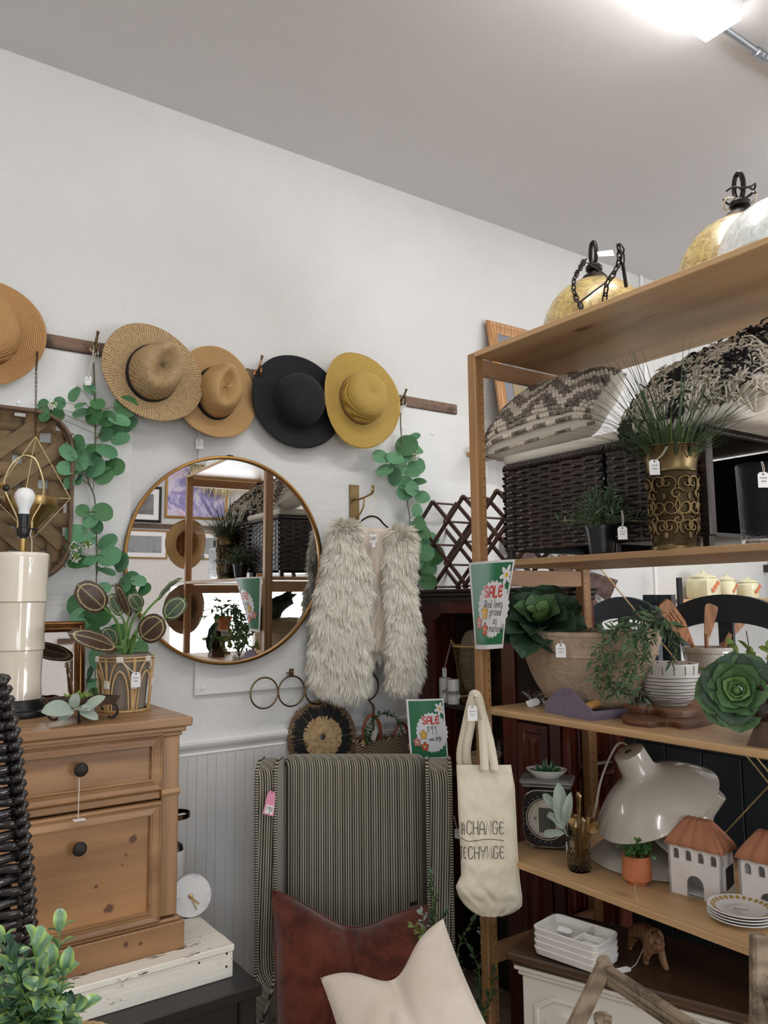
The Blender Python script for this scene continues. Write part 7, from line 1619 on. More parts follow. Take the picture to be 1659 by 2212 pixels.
# lamb's ear sprig in the cutlery glass, glass and cutlery
gb2 = P(1250, 1885, 'z', S4); gx2, gy2 = gb2[0]+.018, gb2[1]+.012; rG = m_of(24, gb2); hG = m_of(92, gb2)
tg2 = thing('tumbler', 'smoky hobnail glass tumbler holding gold-toned cutlery', 'glass', (gx2, gy2, S4))
part('glass', MB().lathe([(0, 0), (rG*.9, 0), (rG*.95, .004), (rG, hG*.5), (rG*1.18, hG), (rG*1.13, hG), (rG*.92, hG*.5), (rG*.86, .010), (0, .010)], 32, TM((gx2, gy2, S4))), M['smoke'], tg2)
g = MB()
for j in range(6):
    for i in range(14): a = 2*PI*(i+.5*(j % 2))/14; g.sphere(V3(gx2+rG*.97*math.cos(a), gy2+rG*.97*math.sin(a), S4+.010+j*.0085), .0042, 6, 5)
part('hobnails', g, M['smoke'], tg2, 'all', kind='stuff')
M['sgold'] = metal('worn_silver_gilt', (190, 168, 128), .22, (150, 128, 92))
def cutlery(kind, label, tipx, tipy, dx_, dy_):
    b = V3(gx2+dx_*.3, gy2+dy_*.3, S4+.014); q = P(tipx, tipy, 'x', gx2-.01+dx_); q = V3(gx2-.01+dx_*2, q[1]+dy_, q[2]); ax = nz(q-b); L = np.linalg.norm(q-b); o = thing(kind, label, kind, b, 'gold-toned cutlery in the hobnail glass'); nrm_ = V3(-.75, -.65, .1); T = dirframe(b, ax, nrm_)
    loc = lambda p: (T @ np.array([*p, 1]))[:3]
    if kind == 'fork':
        part('handle', MB().tube([loc((0, 0, 0)), loc((0, L*.4, 0)), loc((0, L*.62, .002)), loc((0, L*.7, 0))], [.004, .0025, .002, .004], 8), M['sgold'], o); g = MB(); g.prism([(-.004, L*.68), (-.010, L*.76), (-.010, L*.82), (.010, L*.82), (.010, L*.76), (.004, L*.68)], -.001, .001, T)
        part('head', g, M['sgold'], o, False)
        for k in range(4): part('tine', MB().tube([loc((-.0085+k*.0057, L*.81, 0)), loc((-.0085+k*.0057, L*.93, .003)), loc((-.0085+k*.0054, L, .0)),], [.0015, .0013, .0005], 6), M['sgold'], o)
    elif kind == 'spoon':
        part('handle', MB().tube([loc((0, 0, 0)), loc((0, L*.5, 0)), loc((0, L*.74, .002))], [.004, .0024, .003], 8), M['sgold'], o); g = MB(); g.grid(lambda u, v: loc((math.cos(u*2*PI)*.014*v, L*.86+math.sin(u*2*PI)*L*.14*v, -.006*(1-v*v))), 20, 6, cu=True); p_ = part('bowl', g, M['sgold'], o, 'all'); md = p_.modifiers.new('t', 'SOLIDIFY'); md.thickness = .0012
    else:
        part('blade', MB().tube([loc((0, 0, 0)), loc((0, L*.5, 0))], .004, 8, flat=.25), M['sgold'], o); part('ornate_handle', MB().tube([loc((0, L*t_, 0)) for t_ in (.48, .52, .6, .66, .72, .78, .84, .9, .95, 1)], [.004, .007, .0055, .0065, .006, .0075, .0065, .009, .010, .004], 10, flat=.6), M['sgold'], o, 'all')
cutlery('knife', 'ornate gold-toned knife handle standing tallest in the glass', 1250, 1710, .0, .0); cutlery('fork', 'gold-toned fork with tines up on the right side of the glass', 1276, 1742, .004, -.004)
cutlery('spoon', 'gold-toned spoon leaning out to the right of the glass', 1284, 1775, .0, -.006); cutlery('fork', 'gold-toned fork seen at the left of the glass behind the sprig', 1234, 1745, -.004, .006); cutlery('spoon', 'gold-toned spoon standing behind the knife in the glass', 1240, 1760, .008, .003); cutlery('knife', 'plain knife handle on the near side of the glass', 1262, 1765, -.006, -.002)
le = thing('lambs_ear_sprig', "lamb's-ear sprig with blue-green velvety leaves in front of the scale dial", 'foliage', V3(gx2-.02, gy2+.03, S4+.10)); xl = gx2-.045
for (bx, by, tx, ty, w_) in ((1218, 1790, 1206, 1692, 1.0), (1215, 1760, 1171, 1712, .9), (1216, 1778, 1178, 1758, .7), (1218, 1790, 1184, 1752, .8), (1216, 1800, 1170, 1800, .8), (1220, 1780, 1232, 1715, .8), (1214, 1770, 1182, 1725, .6)):
    b = P(bx, by, 'x', xl); q = P(tx, ty, 'x', xl-.008); L = np.linalg.norm(q-b); T = dirframe(b, q-b, (-.7, -.6, .3), L); T[:3, 0] *= w_*.58; inst('leaf', LE, le, T)
part('stem', MB().tube(catmull([V3(gx2, gy2, S4+hG*.8), P(1226, 1805, 'x', xl+.01), P(1217, 1780, 'x', xl), P(1212, 1740, 'x', xl)], 5), .0018, 6), M['lamb'], le)
# three enamel barn lamp shades
M['enam'] = mat('putty_enamel', (186, 180, 168), .18, (196, 190, 178), 3, Coat_Weight=.5)
def barn(label, neck, mouth, Rm, k=1.0, cord=False, neckr=.24):
    neck, mouth = np.array(neck), np.array(mouth); ax = neck-mouth; H = np.linalg.norm(ax); T = frame(mouth, ax); o = thing('lamp_shade', label, 'lamp shade', mouth, 'pale enamel barn lamp shades on the fourth board')
    pr = [(Rm, 0), (Rm*1.01, .003), (Rm*.97, H*.06), (Rm*.87, H*.18), (Rm*.71, H*.32), (Rm*.54, H*.44), (Rm*.38, H*.53), (Rm*.30, H*.59), (Rm*.265, H*.66), (Rm*(neckr+.005), H*.98), (Rm*neckr*.9, H), (Rm*.06, H)]
    inn = [(max(r-.004, .001), z-.003) for r, z in pr[:-2][::-1]]; inn[-1] = (Rm-.004, .0)
    part('shade', MB().lathe(pr+inn, 64, T, close=False), M['enam'], o); part('rim_bead', MB().tube([(T @ np.array([Rm*math.cos(a), Rm*math.sin(a), .001, 1]))[:3] for a in np.linspace(0, 2*PI, 64, endpoint=False)], .0028, 6, closed=True), M['enam'], o)
    if cord: part('cord', MB().tube(catmull(cord, 6), .0035, 8), mat('white_cord', (214, 208, 196), .6), o)
    return o
XA = 2.06; mA = P(1418, 1735, 'x', XA); rA = m_of(138, mA); axA = nz(RV*(-.48)+UV_*.88); nkA = mA+axA*m_of(128, mA)
barn('pale enamel barn lamp shade tipped on top of the others with its cord', nkA, mA, rA, cord=[nkA-axA*.01, P(1352, 1608, 'x', XA), P(1330, 1612, 'x', XA), P(1300, 1680, 'x', XA-.02), P(1288, 1740, 'x', XA-.05), P(1280, 1775, 'x', XA-.06)])
mB = V3(2.125, P(1425, 1845, 'x', 2.125)[1], S4+.004); rB = m_of(146, mB); barn('pale enamel lamp shade lying mouth down at the bottom of the group', mB+V3(.0, 0, .14), mB, rB)
XC = 2.10; mC = P(1462, 1815, 'x', XC); axC = nz(RV*.50+UV_*.80-FV*.15); barn('pale enamel lamp shade wedged in the middle with its neck to the upper right', mC+axC*m_of(140, mC), mC, m_of(112, mC))
# small plant in terracotta
tpp = P(1375, 1916, 'z', S4); tx_, ty_ = tpp[0]+.028, tpp[1]+.018; rp2 = m_of(32, tpp); hp2 = m_of(60, tpp)
tpo = thing('potted_plant', 'small leafy green plant in a terracotta pot in front of the lamp shades', 'plant', (tx_, ty_, S4))
part('pot', MB().lathe([(0, .0), (rp2*.66, 0), (rp2*.68, .004), (rp2*.72, .010), (rp2*.98, .014), (rp2*1.0, .020), (rp2*.92, hp2), (rp2*.85, hp2), (rp2*.85, hp2-.008), (0, hp2-.008)], 36, TM((tx_, ty_, S4))), M['terra'], tpo)
g = MB(); gs = MB(); R_ = np.random.default_rng(6); b0 = V3(tx_, ty_, S4+hp2-.006)
for i in range(40):
    a = R_.uniform(0, 2*PI); el = R_.uniform(.15, 1.5); L = R_.uniform(.035, .062); d = V3(math.cos(a)*math.cos(el), math.sin(a)*math.cos(el), math.sin(el)); gs.tube([b0, b0+d*L*.5+V3(0, 0, .006), b0+d*L], .0008, 4)
    for k in range(9): T = dirframe(b0+d*L*R_.uniform(.35, 1), nz(d+R_.normal(size=3)*.9), R_.normal(size=3)+V3(0, 0, 1), R_.uniform(.009, .015)); g.add([(0, 0, 0), (.32, .4, .05), (.26, .8, 0), (0, 1, -.05), (-.26, .8, 0), (-.32, .4, .05)], [(0, 1, 2, 3, 4, 5)], T)
part('stems', gs, M['gstem'], tpo, 'all', kind='stuff'); part('leaves', g, M['boxw'], tpo, False, kind='stuff')
part('tag_string', MB().tube(catmull([V3(tx_-.03, ty_-.015, S4+.008), P(1372, 1928, 'z', S4+.002), P(1380, 1948, 'z', S4+.002)], 5), .001, 5), M['string'], tpo)
# ceramic houses
M['whouse'] = mat('chalky_white_clay', (216, 210, 205), .8, (226, 221, 217), 9, bump=.3, bs=25); M['troof'] = mat('clay_tile_roof', (158, 104, 78), .85, (178, 122, 92), 14, bump=.4, bs=40); M['inside'] = mat('house_interior', (120, 116, 112), .9)
def arch_wall(W_, H_, arches, th, T, m, par, nm='wall'):
    g = MB(); 
    zs_ = sorted(set([0, H_]+[a[4] for a in arches]+[a[5] for a in arches]))
    for z0, z1 in zip(zs_[:-1], zs_[1:]):
        band = sorted([a for a in arches if a[4] <= z0+1e-9 and a[5] >= z1-1e-9]); x = 0
        for (x0, x1, zb, zt_, b0_, b1_) in band:
            g.prism([(x, z0), (x0, z0), (x0, z1), (x, z1)], 0, th, T); xm = (x0+x1)/2; r = (x1-x0)/2
            if zb > z0: g.prism([(x0, z0), (x1, z0), (x1, zb), (x0, zb)], 0, th, T)
            arc = [(xm+r*math.cos(a), zt_-r+r*math.sin(a)) for a in np.linspace(0, PI/2, 6)]; g.prism([(x1, z1), (xm, z1)]+arc[::-1], 0, th, T)
            arc = [(xm+r*math.cos(a), zt_-r+r*math.sin(a)) for a in np.linspace(PI/2, PI, 6)]; g.prism([(xm, z1), (x0, z1)]+arc[::-1], 0, th, T); x = x1
        g.prism([(x, z0), (W_, z0), (W_, z1), (x, z1)], 0, th, T)
    return part(nm, g, m, par, False)
def clay_house(label, F_, G_, H_, he, hr, tag=True):
    F_, G_, H_ = [V3(q[0], q[1], S4) for q in (F_, G_, H_)]; ux = nz(G_-F_); W_ = np.linalg.norm(G_-F_); uy = V3(-ux[1], ux[0], 0); 
    if np.dot(uy, H_-G_) < 0: uy = -uy
    D_ = np.linalg.norm(H_-G_)*1.0; B = lambda o, x, n_: np.array([[x[0], 0, n_[0], o[0]], [x[1], 0, n_[1], o[1]], [x[2], 1, n_[2], o[2]], [0, 0, 0, 1.]])
    o = thing('clay_house', label, 'ornament', F_+ux*W_/2+uy*D_/2, 'white clay house ornaments'); th = .006; zm = he*.48
    fr = [(W_*(.10+.235*i), W_*(.10+.235*i)+W_*.115, he*.68, he*.88, zm, he) for i in range(4)]+[(W_*.34, W_*.66, .0, he*.42, 0, zm)]
    arch_wall(W_, he, fr, -th, B(F_, ux, -uy), M['whouse'], o, 'front_wall'); arch_wall(W_, he, [], th, B(F_+uy*D_, ux, -uy), M['whouse'], o, 'back_wall')
    sd_ = [(D_*.14, D_*.36, he*.68, he*.88, zm, he), (D_*.60, D_*.82, he*.68, he*.88, zm, he)]
    arch_wall(D_, he, sd_, -th, B(G_, uy, ux), M['whouse'], o, 'side_wall'); arch_wall(D_, he, sd_, th, B(F_, uy, ux), M['whouse'], o, 'side_wall')
    part('floor_slab', MB().add([F_+V3(0, 0, .001), G_+V3(0, 0, .001), G_+uy*D_+V3(0, 0, .001), F_+uy*D_+V3(0, 0, .001), F_+V3(0, 0, .006), G_+V3(0, 0, .006), G_+uy*D_+V3(0, 0, .006), F_+uy*D_+V3(0, 0, .006)], [(0, 3, 2, 1), (4, 5, 6, 7)]), M['whouse'], o, False)
    ov = .008; c = F_+ux*W_/2+uy*D_/2; per = 2*(W_+D_)
    def rect(u, hx, hy):
        s_ = u*per; 
        if s_ < W_: x, y, n_ = s_/W_*2-1, -1, -uy
        elif s_ < W_+D_: x, y, n_ = 1, (s_-W_)/D_*2-1, ux
        elif s_ < 2*W_+D_: x, y, n_ = 1-(s_-W_-D_)/W_*2, 1, uy
        else: x, y, n_ = -1, 1-(s_-2*W_-D_)/D_*2, -ux
        return c+ux*x*hx+uy*y*hy, n_
    def rs(u, v):
        e, n_ = rect(u, W_/2+ov, D_/2+ov); t_, _ = rect(u, W_*.22, D_*.10); co = abs(math.sin(u*per/.017*PI/2)); k = 1-(1-v)**1.25*0
        return e*(1-v)+t_*v+V3(0, 0, he-.006+(hr-he+.006)*(v**.85))+(n_+V3(0, 0, 1))*.0028*co*(1-v*.6)+V3(0, 0, -.004*co*(v < .01))
    g = MB(); g.grid(rs, 200, 9, cu=True); r_ = part('roof', g, M['troof'], o, 'all'); md = r_.modifiers.new('t', 'SOLIDIFY'); md.thickness = .004; md.offset = -1
    if tag:
        q = G_+uy*D_*.62+V3(0, 0, he*.46)+ux*.002; T = B(q, uy, ux); part('black_label', MB().prism([(-D_*.30, -.030), (D_*.26, -.022), (D_*.26, .030), (-D_*.30, .024)], 0, .001, T), M['ink'], o, False, label='black card label')
    return o
he = P(1447, 1812, 'x', 1.92)[2]-S4; hr = P(1510, 1770, 'x', 1.96)[2]-S4
clay_house('white clay house ornament with a terracotta tile roof and black label', P(1447, 1925, 'z', S4), P(1562, 1957, 'z', S4), P(1605, 1946, 'z', S4), he*.97, hr, True)
f2 = P(1447, 1925, 'z', S4); dlt = V3(.035, -.185, 0)
clay_house('white clay house ornament cut off by the right edge', P(1447, 1925, 'z', S4)+dlt, P(1562, 1957, 'z', S4)+dlt, P(1605, 1946, 'z', S4)+dlt, he*.97, hr, False)
# stacked saucers
pcn = P(1600, 1988, 'z', S4); pr_ = m_of(70, pcn); pcn = V3(pcn[0]-.0, pcn[1]-.004, 0); M['gpat'] = mat('gold_print', (176, 142, 72), .3)
for k in range(4):
    z_ = S4+k*.0068; o = thing('saucer', ['bottom saucer of the gold-patterned stack at the right end of the board', 'second saucer from the bottom of the gold-patterned stack', 'third saucer from the bottom of the gold-patterned stack', 'top saucer with gold flower band and a price written on it'][k], 'plate', (pcn[0], pcn[1], z_), 'gold-patterned saucers')
    part('plate', MB().lathe([(0, .001), (pr_*.5, .0), (pr_*.55, .002), (pr_*.97, .013), (pr_, .015), (pr_*.97, .0165), (pr_*.62, .006), (pr_*.45, .004), (pr_*.40, .0052), (pr_*.36, .004), (0, .004)], 64, TM((pcn[0], pcn[1], z_))), M['white_cer'], o)
    if k == 3:
        for i in range(28):
            a = 2*PI*i/28; T = TM((pcn[0]+pr_*.82*math.cos(a), pcn[1]+pr_*.82*math.sin(a), z_+.0128), (0, 0, a)) @ TM((0, 0, 0), (0, -.36, 0))
            part('gold_motif', MB().prism([(-.006, -.003), (.0, -.0052), (.006, -.003), (.006, .003), (0, .0052), (-.006, .003)], 0, .0004, T), M['gpat'], o, False)
        g = MB(); write(g, lambda x, y, o_: V3(pcn[0]-y*.8+x*.45, pcn[1]-x*.8-y*.45, z_+.0046+o_), ['1p', '1l', '1a', '1t', '1e', '1s'], 0, -.01, .012, .0009, .0003, .12); part('handwriting', g, M['ink'], o, False)

# ------------------------------------------------------------------ tote bag on a nail
nl = P(1019, 1502, 'x', 1.755)
tb2 = thing('tote_bag', 'small cream canvas tote bag with black CHANGE lettering hanging from the shelf post', 'bag', P(1056, 1980, 'x', 1.70))
TN = nz((-.60, -.80, 0)); TC0 = V3(1.70, P(1056, 1800, 'x', 1.70)[1], 0)
def TB(px, py, d=0.0): return PP(px, py, TC0+TN*d, TN)
part('nail', MB().tube([nl+V3(.006, 0, 0), nl-V3(.05, 0, 0)], .0022, 8).lathe([(0, 0), (.006, .0), (.006, .002), (0, .003)], 12, frame(nl-V3(.05, 0, 0), (-1, 0, 0))), M['chrome'], tb2)
OUT = [(1655, 986, 1104), (1700, 988, 1112), (1760, 990, 1115), (1830, 994, 1118), (1890, 996, 1122), (1915, 984, 1125), (1935, 990, 1128), (1955, 1003, 1128), (1972, 1022, 1112), (1980, 1040, 1085)]
def bagp(u, v, s_):
    py = 1652+(1980-1652)*v; xl_, xr_ = interp(OUT, py); px = xl_+(xr_-xl_)*u; f = (max(0, 1-(2*u-1)**4))**.5*(.25+.75*min(1, v*1.2))*(1-max(0, v-.85)*4)
    dd = s_*.026*f; p = TB(px, py, dd); w_ = .007*nn(u*4+7, v*7, s_)*1.3+.005*nn(u*9, v*15, 2)+.022*abs(nn(u*4+v*3, v*11, 9))*max(0, (v-.62)/.38)**.7
    return p+TN*w_*f*(1 if s_ > 0 else .3)
for s_, nm in ((1, 'front_panel'), (-1, 'back_panel')): g = MB(); g.grid(lambda u, v: bagp(u, v, s_), 40, 60); part(nm, g, M['canvas'], tb2, 'all')
g = MB(); g.grid(lambda u, v: bagp(u, v*.055, 1)+TN*.002, 30, 4); part('top_hem', g, M['canvas'], tb2, 'all')
part('side_seam', MB().tube([bagp(.99, v, 1)+TN*.001 for v in np.linspace(0, .95, 40)], .0018, 5), M['canvas'], tb2)
def strap(pts, wpx, nm='strap', flip=0):
    pts = catmull(pts, 6); g = MB(); V = []
    for i, q in enumerate(pts):
        w_ = wpx*(1 if True else 1); d = pts[min(i+1, len(pts)-1)]-pts[max(i-1, 0)]; n2 = nz([-d[1], d[0], 0][:2]+[0])[:2]
        a = TB(q[0]+n2[0]*w_/2, q[1]+n2[1]*w_/2, q[2]); b = TB(q[0]-n2[0]*w_/2, q[1]-n2[1]*w_/2, q[2]); V += [a, b]
    g.add(V, [(2*i, 2*i+1, 2*i+3, 2*i+2) for i in range(len(pts)-1)]); p_ = part(nm, g, M['canvas'], tb2, 'all'); md = p_.modifiers.new('t', 'SOLIDIFY'); md.thickness = .002; md.offset = 0
strap([(1047, 1668, .028), (1044, 1600, .028), (1040, 1540, .03), (1034, 1512, .034), (1025, 1503, .036), (1019, 1512, .03), (1006, 1570, .012), (995, 1630, -.01), (1000, 1668, -.024)], 19)
strap([(1070, 1668, .029), (1058, 1600, .026), (1044, 1548, .030), (1034, 1508, .040), (1026, 1499, .042), (1020, 1508, .036), (1018, 1560, .02), (1008, 1620, .0), (1012, 1664, -.02)], 18)
price_tag(tb2, TB(1021, 1516, .045), TB(1020, 1524, .046), .030, .046, n=TN)
def bagmap(x, y, o_):
    u = x; v = y; return bagp(u, v, 1)+TN*(.0012+o_)
def BM(px, py):
    v = (py-1652)/328.; xl_, xr_ = interp(OUT, py); return (px-xl_)/(xr_-xl_), v
def bmap(x, y, o_):  # pixel-like page units, y up from 0
    u, v = BM(x, 2000-y); return bagp(min(max(u, .0), 1), v, 1)+TN*(.0018+o_)
g = MB(); write(g, bmap, list('CHANGE'), 1048, 198, 28, 1.5, .0002, .13, smooth=False, ws=.57); write(g, bmap, ['N', 'A'], 997.5, 198, 26, 1.4, .0002, .10, smooth=False, ws=.26)
# the bottom line, some letters turned over
write(g, bmap, ['C', 'H', 'V', 'И', 'G', 'E'], 1050, 145, 27, 1.5, .0002, .13, smooth=False, ws=.57); write(g, bmap, ['T', 'E'], 1000, 145, 26, 1.4, .0002, .12, smooth=False, ws=.32)
ribbon(g, bmap, catmull([(994, 192), (1009, 184), (1025, 184), (1051, 188), (1088, 184)], 6), 1.2, .0002); part('lettering', g, M['ink'], tb2, False)

# ------------------------------------------------------------------ white cabinet, trays, carved animal
ZK = .42; ca, cb_ = P(1092, 2056, 'z', ZK), P(1600, 2190, 'z', ZK); cu = nz(cb_-ca); cw = np.linalg.norm(cb_-ca)+.02; cv = V3(-cu[1], cu[0], 0)
if cv[0] < 0: cv = -cv
TK = np.eye(4); TK[:3, 0] = cu; TK[:3, 1] = cv; TK[:3, 2] = (0, 0, 1); TK[:3, 3] = (ca[0], ca[1], 0)
if np.linalg.det(TK[:3, :3]) < 0: pass
M['offw'] = mat('off_white_cabinet_paint', (218, 214, 204), .45, (226, 222, 213), 6, bump=.1)
kab = thing('side_cabinet', 'off-white painted cabinet with raised panel front and dark wooden top under the rack', 'cabinet', (TK @ np.array([cw/2, .2, ZF, 1]))[:3])
part('top', MB().b2((0, 0, ZK-.022), (cw, .36, ZK), .005, TK).b2((.012, .012, ZK-.036), (cw-.012, .35, ZK-.022), .004, TK), wood('worn_walnut_top', (54, 38, 28), (84, 60, 42), 1, .35, 10), kab, False)
part('cornice', MB().b2((.016, .016, ZK-.048), (cw-.016, .345, ZK-.036), .002, TK).b2((.024, .024, ZK-.064), (cw-.024, .345, ZK-.048), .004, TK), M['offw'], kab, False)
part('body', MB().b2((.034, .034, ZF+.06), (cw-.034, .345, ZK-.064), .003, TK), M['offw'], kab, False); part('plinth', MB().b2((.026, .026, ZF), (cw-.026, .345, ZF+.07), .004, TK), M['offw'], kab, False)
for x0, x1 in ((.07, cw/2-.015), (cw/2+.015, cw-.07)):
    z0, z1 = ZF+.10, ZK-.10; 
    def outl(d): 
        a, b = x0+d, x1-d; top = []
        for t_ in np.linspace(0, 1, 17): top.append((b+(a-b)*t_, z1-d-.03+.03*min(1, max(0, (1-abs(2*t_-1))*2.6-.25))**.8))
        return [(a, z0+d), (b, z0+d)]+top
    V = []; pf = [(0, 0), (.0, .006), (.010, .008), (.014, .002), (.030, .003), (.042, .010)]; n = len(outl(0))
    for d, h in pf: V += [(x, .034-h, z) for x, z in outl(d)]
    g = MB(); g.add(V, [(n*k+i, n*k+(i+1) % n, n*(k+1)+(i+1) % n, n*(k+1)+i) for k in range(len(pf)-1) for i in range(n)]+[tuple(range(n*(len(pf)-1), n*len(pf)))], TK); part('raised_panel', g, M['offw'], kab, .5)
tcs = [P(x, y, 'z', ZK+.078) for x, y in ((1148, 2003), (1197, 1972), (1338, 2006), (1292, 2050))]; tc_ = sum(tcs)/4; ua = nz(tcs[3]-tcs[0]); La = np.linalg.norm(tcs[3]-tcs[0]); Lb = np.linalg.norm(tcs[1]-tcs[0]); ub = V3(-ua[1], ua[0], 0)
if np.dot(ub, tcs[1]-tcs[0]) < 0: ub = -ub
def tray(z_, lab, div=True):
    o = thing('divided_tray', lab, 'plate', (tc_[0], tc_[1], z_), 'stacked square divided trays'); T = np.eye(4); T[:3, 0] = ua; T[:3, 1] = ub; T[:3, 3] = (tc_[0], tc_[1], z_)
    hx, hy, r, H_ = La/2, Lb/2, .022, .026
    def rc_(hx, hy, r, z): return [(sx*(hx-r)+r*math.cos(a0+PI/2*i/5), sy*(hy-r)+r*math.sin(a0+PI/2*i/5), z) for sx, sy, a0 in ((1, 1, 0), (-1, 1, PI/2), (-1, -1, PI), (1, -1, 1.5*PI)) for i in range(6)]
    V = rc_(hx-.016, hy-.016, .014, 0)+rc_(hx-.004, hy-.004, .02, .007)+rc_(hx, hy, r, H_-.002)+rc_(hx-.0015, hy-.0015, r, H_)+rc_(hx-.005, hy-.005, r-.003, H_-.001)+rc_(hx-.010, hy-.010, .018, .008)+rc_(hx-.018, hy-.018, .012, .005)
    g = MB(); n = 24; g.add(V, [tuple(range(n))[::-1]]+[(n*k+i, n*k+(i+1) % n, n*(k+1)+(i+1) % n, n*(k+1)+i) for k in range(6) for i in range(n)]+[tuple(range(n*6, n*7))], T); part('tray', g, M['white_cer'], o, .8)
    if div: part('divider', MB().bar((T @ np.array([hx*.25, -hy+.008, .014, 1]))[:3], (T @ np.array([hx*.25, hy-.008, .014, 1]))[:3], .006, .018, .0025).bar((T @ np.array([hx*.25, 0, .014, 1]))[:3], (T @ np.array([-hx+.01, hy*.0, .014, 1]))[:3]*0+(T @ np.array([hx-.008, -.0, .014, 1]))[:3], .006, .018, .0025), M['white_cer'], o, False)
    return o
for k in range(4): tr_ = tray(ZK+k*.0175, ['bottom tray of the stack of four white divided trays', 'second white tray from the bottom of the stack', 'third white tray from the bottom of the stack', 'top white divided tray with a price tag lying in it'][k], k == 3)
tp0 = (tc_[0], tc_[1]); Tt2 = np.eye(4); Tt2[:3, 0] = ua; Tt2[:3, 1] = ub; Tt2[:3, 3] = (tc_[0], tc_[1], ZK+3*.0175+.012)
part('price_tag', MB().prism([(-.045, -.012), (-.012, -.012), (-.004, -.004), (-.004, .004), (-.012, .012), (-.045, .012)], 0, .0008, Tt2 @ TM((.0, -.01, .006), (.15, .1, .2))), M['paper'], tr_, False)
# carved lion: one skinned body
M['carved'] = wood('carved_brown_wood', (92, 62, 40), (138, 98, 66), 0, .55, 24, bump=.5)
lf, lh = P(1418, 2108, 'z', ZK), P(1370, 2066, 'z', ZK); fd = nz(lf-lh); lat = V3(-fd[1], fd[0], 0); Lb_ = .120; lo_ = (lf+lh)/2+V3(.028, .012, 0)
li = thing('carved_lion', 'small carved brown wooden lion walking on the dark cabinet top', 'figurine', (lo_[0], lo_[1], ZK))
def lp(x, y, z): return fd*x*Lb_/.12+lat*y+V3(0, 0, z)
J = [(lp(-.048, 0, .072), .026), (lp(-.015, 0, .076), .024), (lp(.018, 0, .072), .027), (lp(.042, 0, .070), .026), (lp(.058, -.006, .078), .021), (lp(.072, -.012, .078), .016), (lp(.086, -.018, .070), .009)]
E_ = [(i, i+1) for i in range(6)]; sk = list(J)
def leg(att, pts):
    prev = att
    for p, r in pts: sk.append((p, r)); E_.append((prev, len(sk)-1)); prev = len(sk)-1
leg(3, [(lp(.040, .017, .046), .014), (lp(.050, .018, .024), .010), (lp(.060, .018, .009), .0095), (lp(.072, .018, .007), .007)]); leg(3, [(lp(.036, -.017, .046), .014), (lp(.026, -.018, .024), .010), (lp(.022, -.018, .009), .009), (lp(.034, -.018, .007), .007)])
leg(0, [(lp(-.050, .016, .048), .016), (lp(-.036, .017, .028), .010), (lp(-.048, .017, .011), .008), (lp(-.036, .017, .007), .007)]); leg(0, [(lp(-.052, -.016, .048), .016), (lp(-.058, -.017, .030), .010), (lp(-.072, -.017, .011), .008), (lp(-.060, -.017, .007), .007)])
leg(0, [(lp(-.068, 0, .070), .006), (lp(-.078, .002, .045), .0045), (lp(-.080, .003, .022), .004)])
me = bpy.data.meshes.new('body'); me.from_pydata([tuple(p) for p, r in sk], E_, []); me.materials.append(M['carved']); bo = link('body', me, li)
md = bo.modifiers.new('skin', 'SKIN'); md.use_smooth_shade = True; bo.modifiers.new('sub', 'SUBSURF').levels = 2; bo.modifiers['sub'].render_levels = 2
for i, (p, r) in enumerate(sk): me.skin_vertices[0].data[i].radius = (r, r); me.skin_vertices[0].data[i].use_root = (i == 0)
hc = V3(lo_[0], lo_[1], ZK); hd = hc+lp(.068, -.012, .083)
part('head', MB().sphere(hd, .0195, 16, 12, None, (1, 1, 1.05)).sphere(hc+lp(.086, -.018, .075), .0120, 12, 8, None, (1, 1, .8)).sphere(hc+lp(.097, -.022, .079), .004, 8, 6), M['carved'], li, 'all')
for s_ in (-1, 1):
    part('ear', MB().sphere(hd+lat*s_*.014+V3(0, 0, .017)-fd*.004, .0062, 8, 6, None, (.8, .8, 1.1)), M['carved'], li, 'all'); part('eye', MB().sphere(hc+lp(.085, -.015+s_*.0085, .087), .0022, 6, 5), M['ink'], li, 'all')
part('mane', MB().tube([hc+lp(.026, -.001, .078), hc+lp(.046, -.004, .080), hc+lp(.058, -.008, .082)], [.020, .028, .022], 14), M['carved'], li, 'all')
part('tag_string', MB().tube(catmull([hc+lp(-.062, .004, .058), hc+lp(-.05, .03, .05), P(1378, 2075, 'z', ZK+.012), P(1362, 2092, 'z', ZK+.003)], 6), .001, 5), M['string'], li)
part('price_tag', MB().prism([(-.020, -.010), (.014, -.010), (.020, -.004), (.020, .004), (.014, .010), (-.020, .010)], 0, .0008, frame(P(1348, 2095, 'z', ZK+.003), (-.1, -.2, 1), (.9, -.6, 0)) @ TM((0, 0, 0), (0, 0, .3))), M['paper'], li, False)

# ------------------------------------------------------------------ weathered wooden folding pieces in front
wr1 = thing('folding_rack', 'weathered grey wooden folding rack with a grooved slat in front of the white cabinet', 'rack', V3(*PD(1210, 2212, 1.75)[:2], ZF))
pt, pb_ = PD(1305, 2088, 1.78), PD(1232, 2240, 1.74); d = nz(pb_-pt); pe = pt+d*((ZF-pt[2])/d[2]); sdn = nz(np.cross(d, FV))
part('post', MB().bar(pt, pe, .034, .022, .004, FV), M['weath'], wr1, False); part('post_cap', MB().tube([pt-d*.004-FV*.010+sdn*.0, pt-d*.004+FV*.012], .017, 14), M['weath'], wr1)
r0, r1 = PD(1316, 2108, 1.77), PD(1520, 2245, 1.55); dr_ = r1-r0; upr = nz(np.cross(FV, dr_)); upr = upr if upr[2] > 0 else -upr
for k, o_ in enumerate((.0155, .001, -.0135)): part('slat', MB().bar(r0+upr*o_, r0+dr_*1.35+upr*o_, .018, .0125, .002, upr), M['weath'], wr1, False)
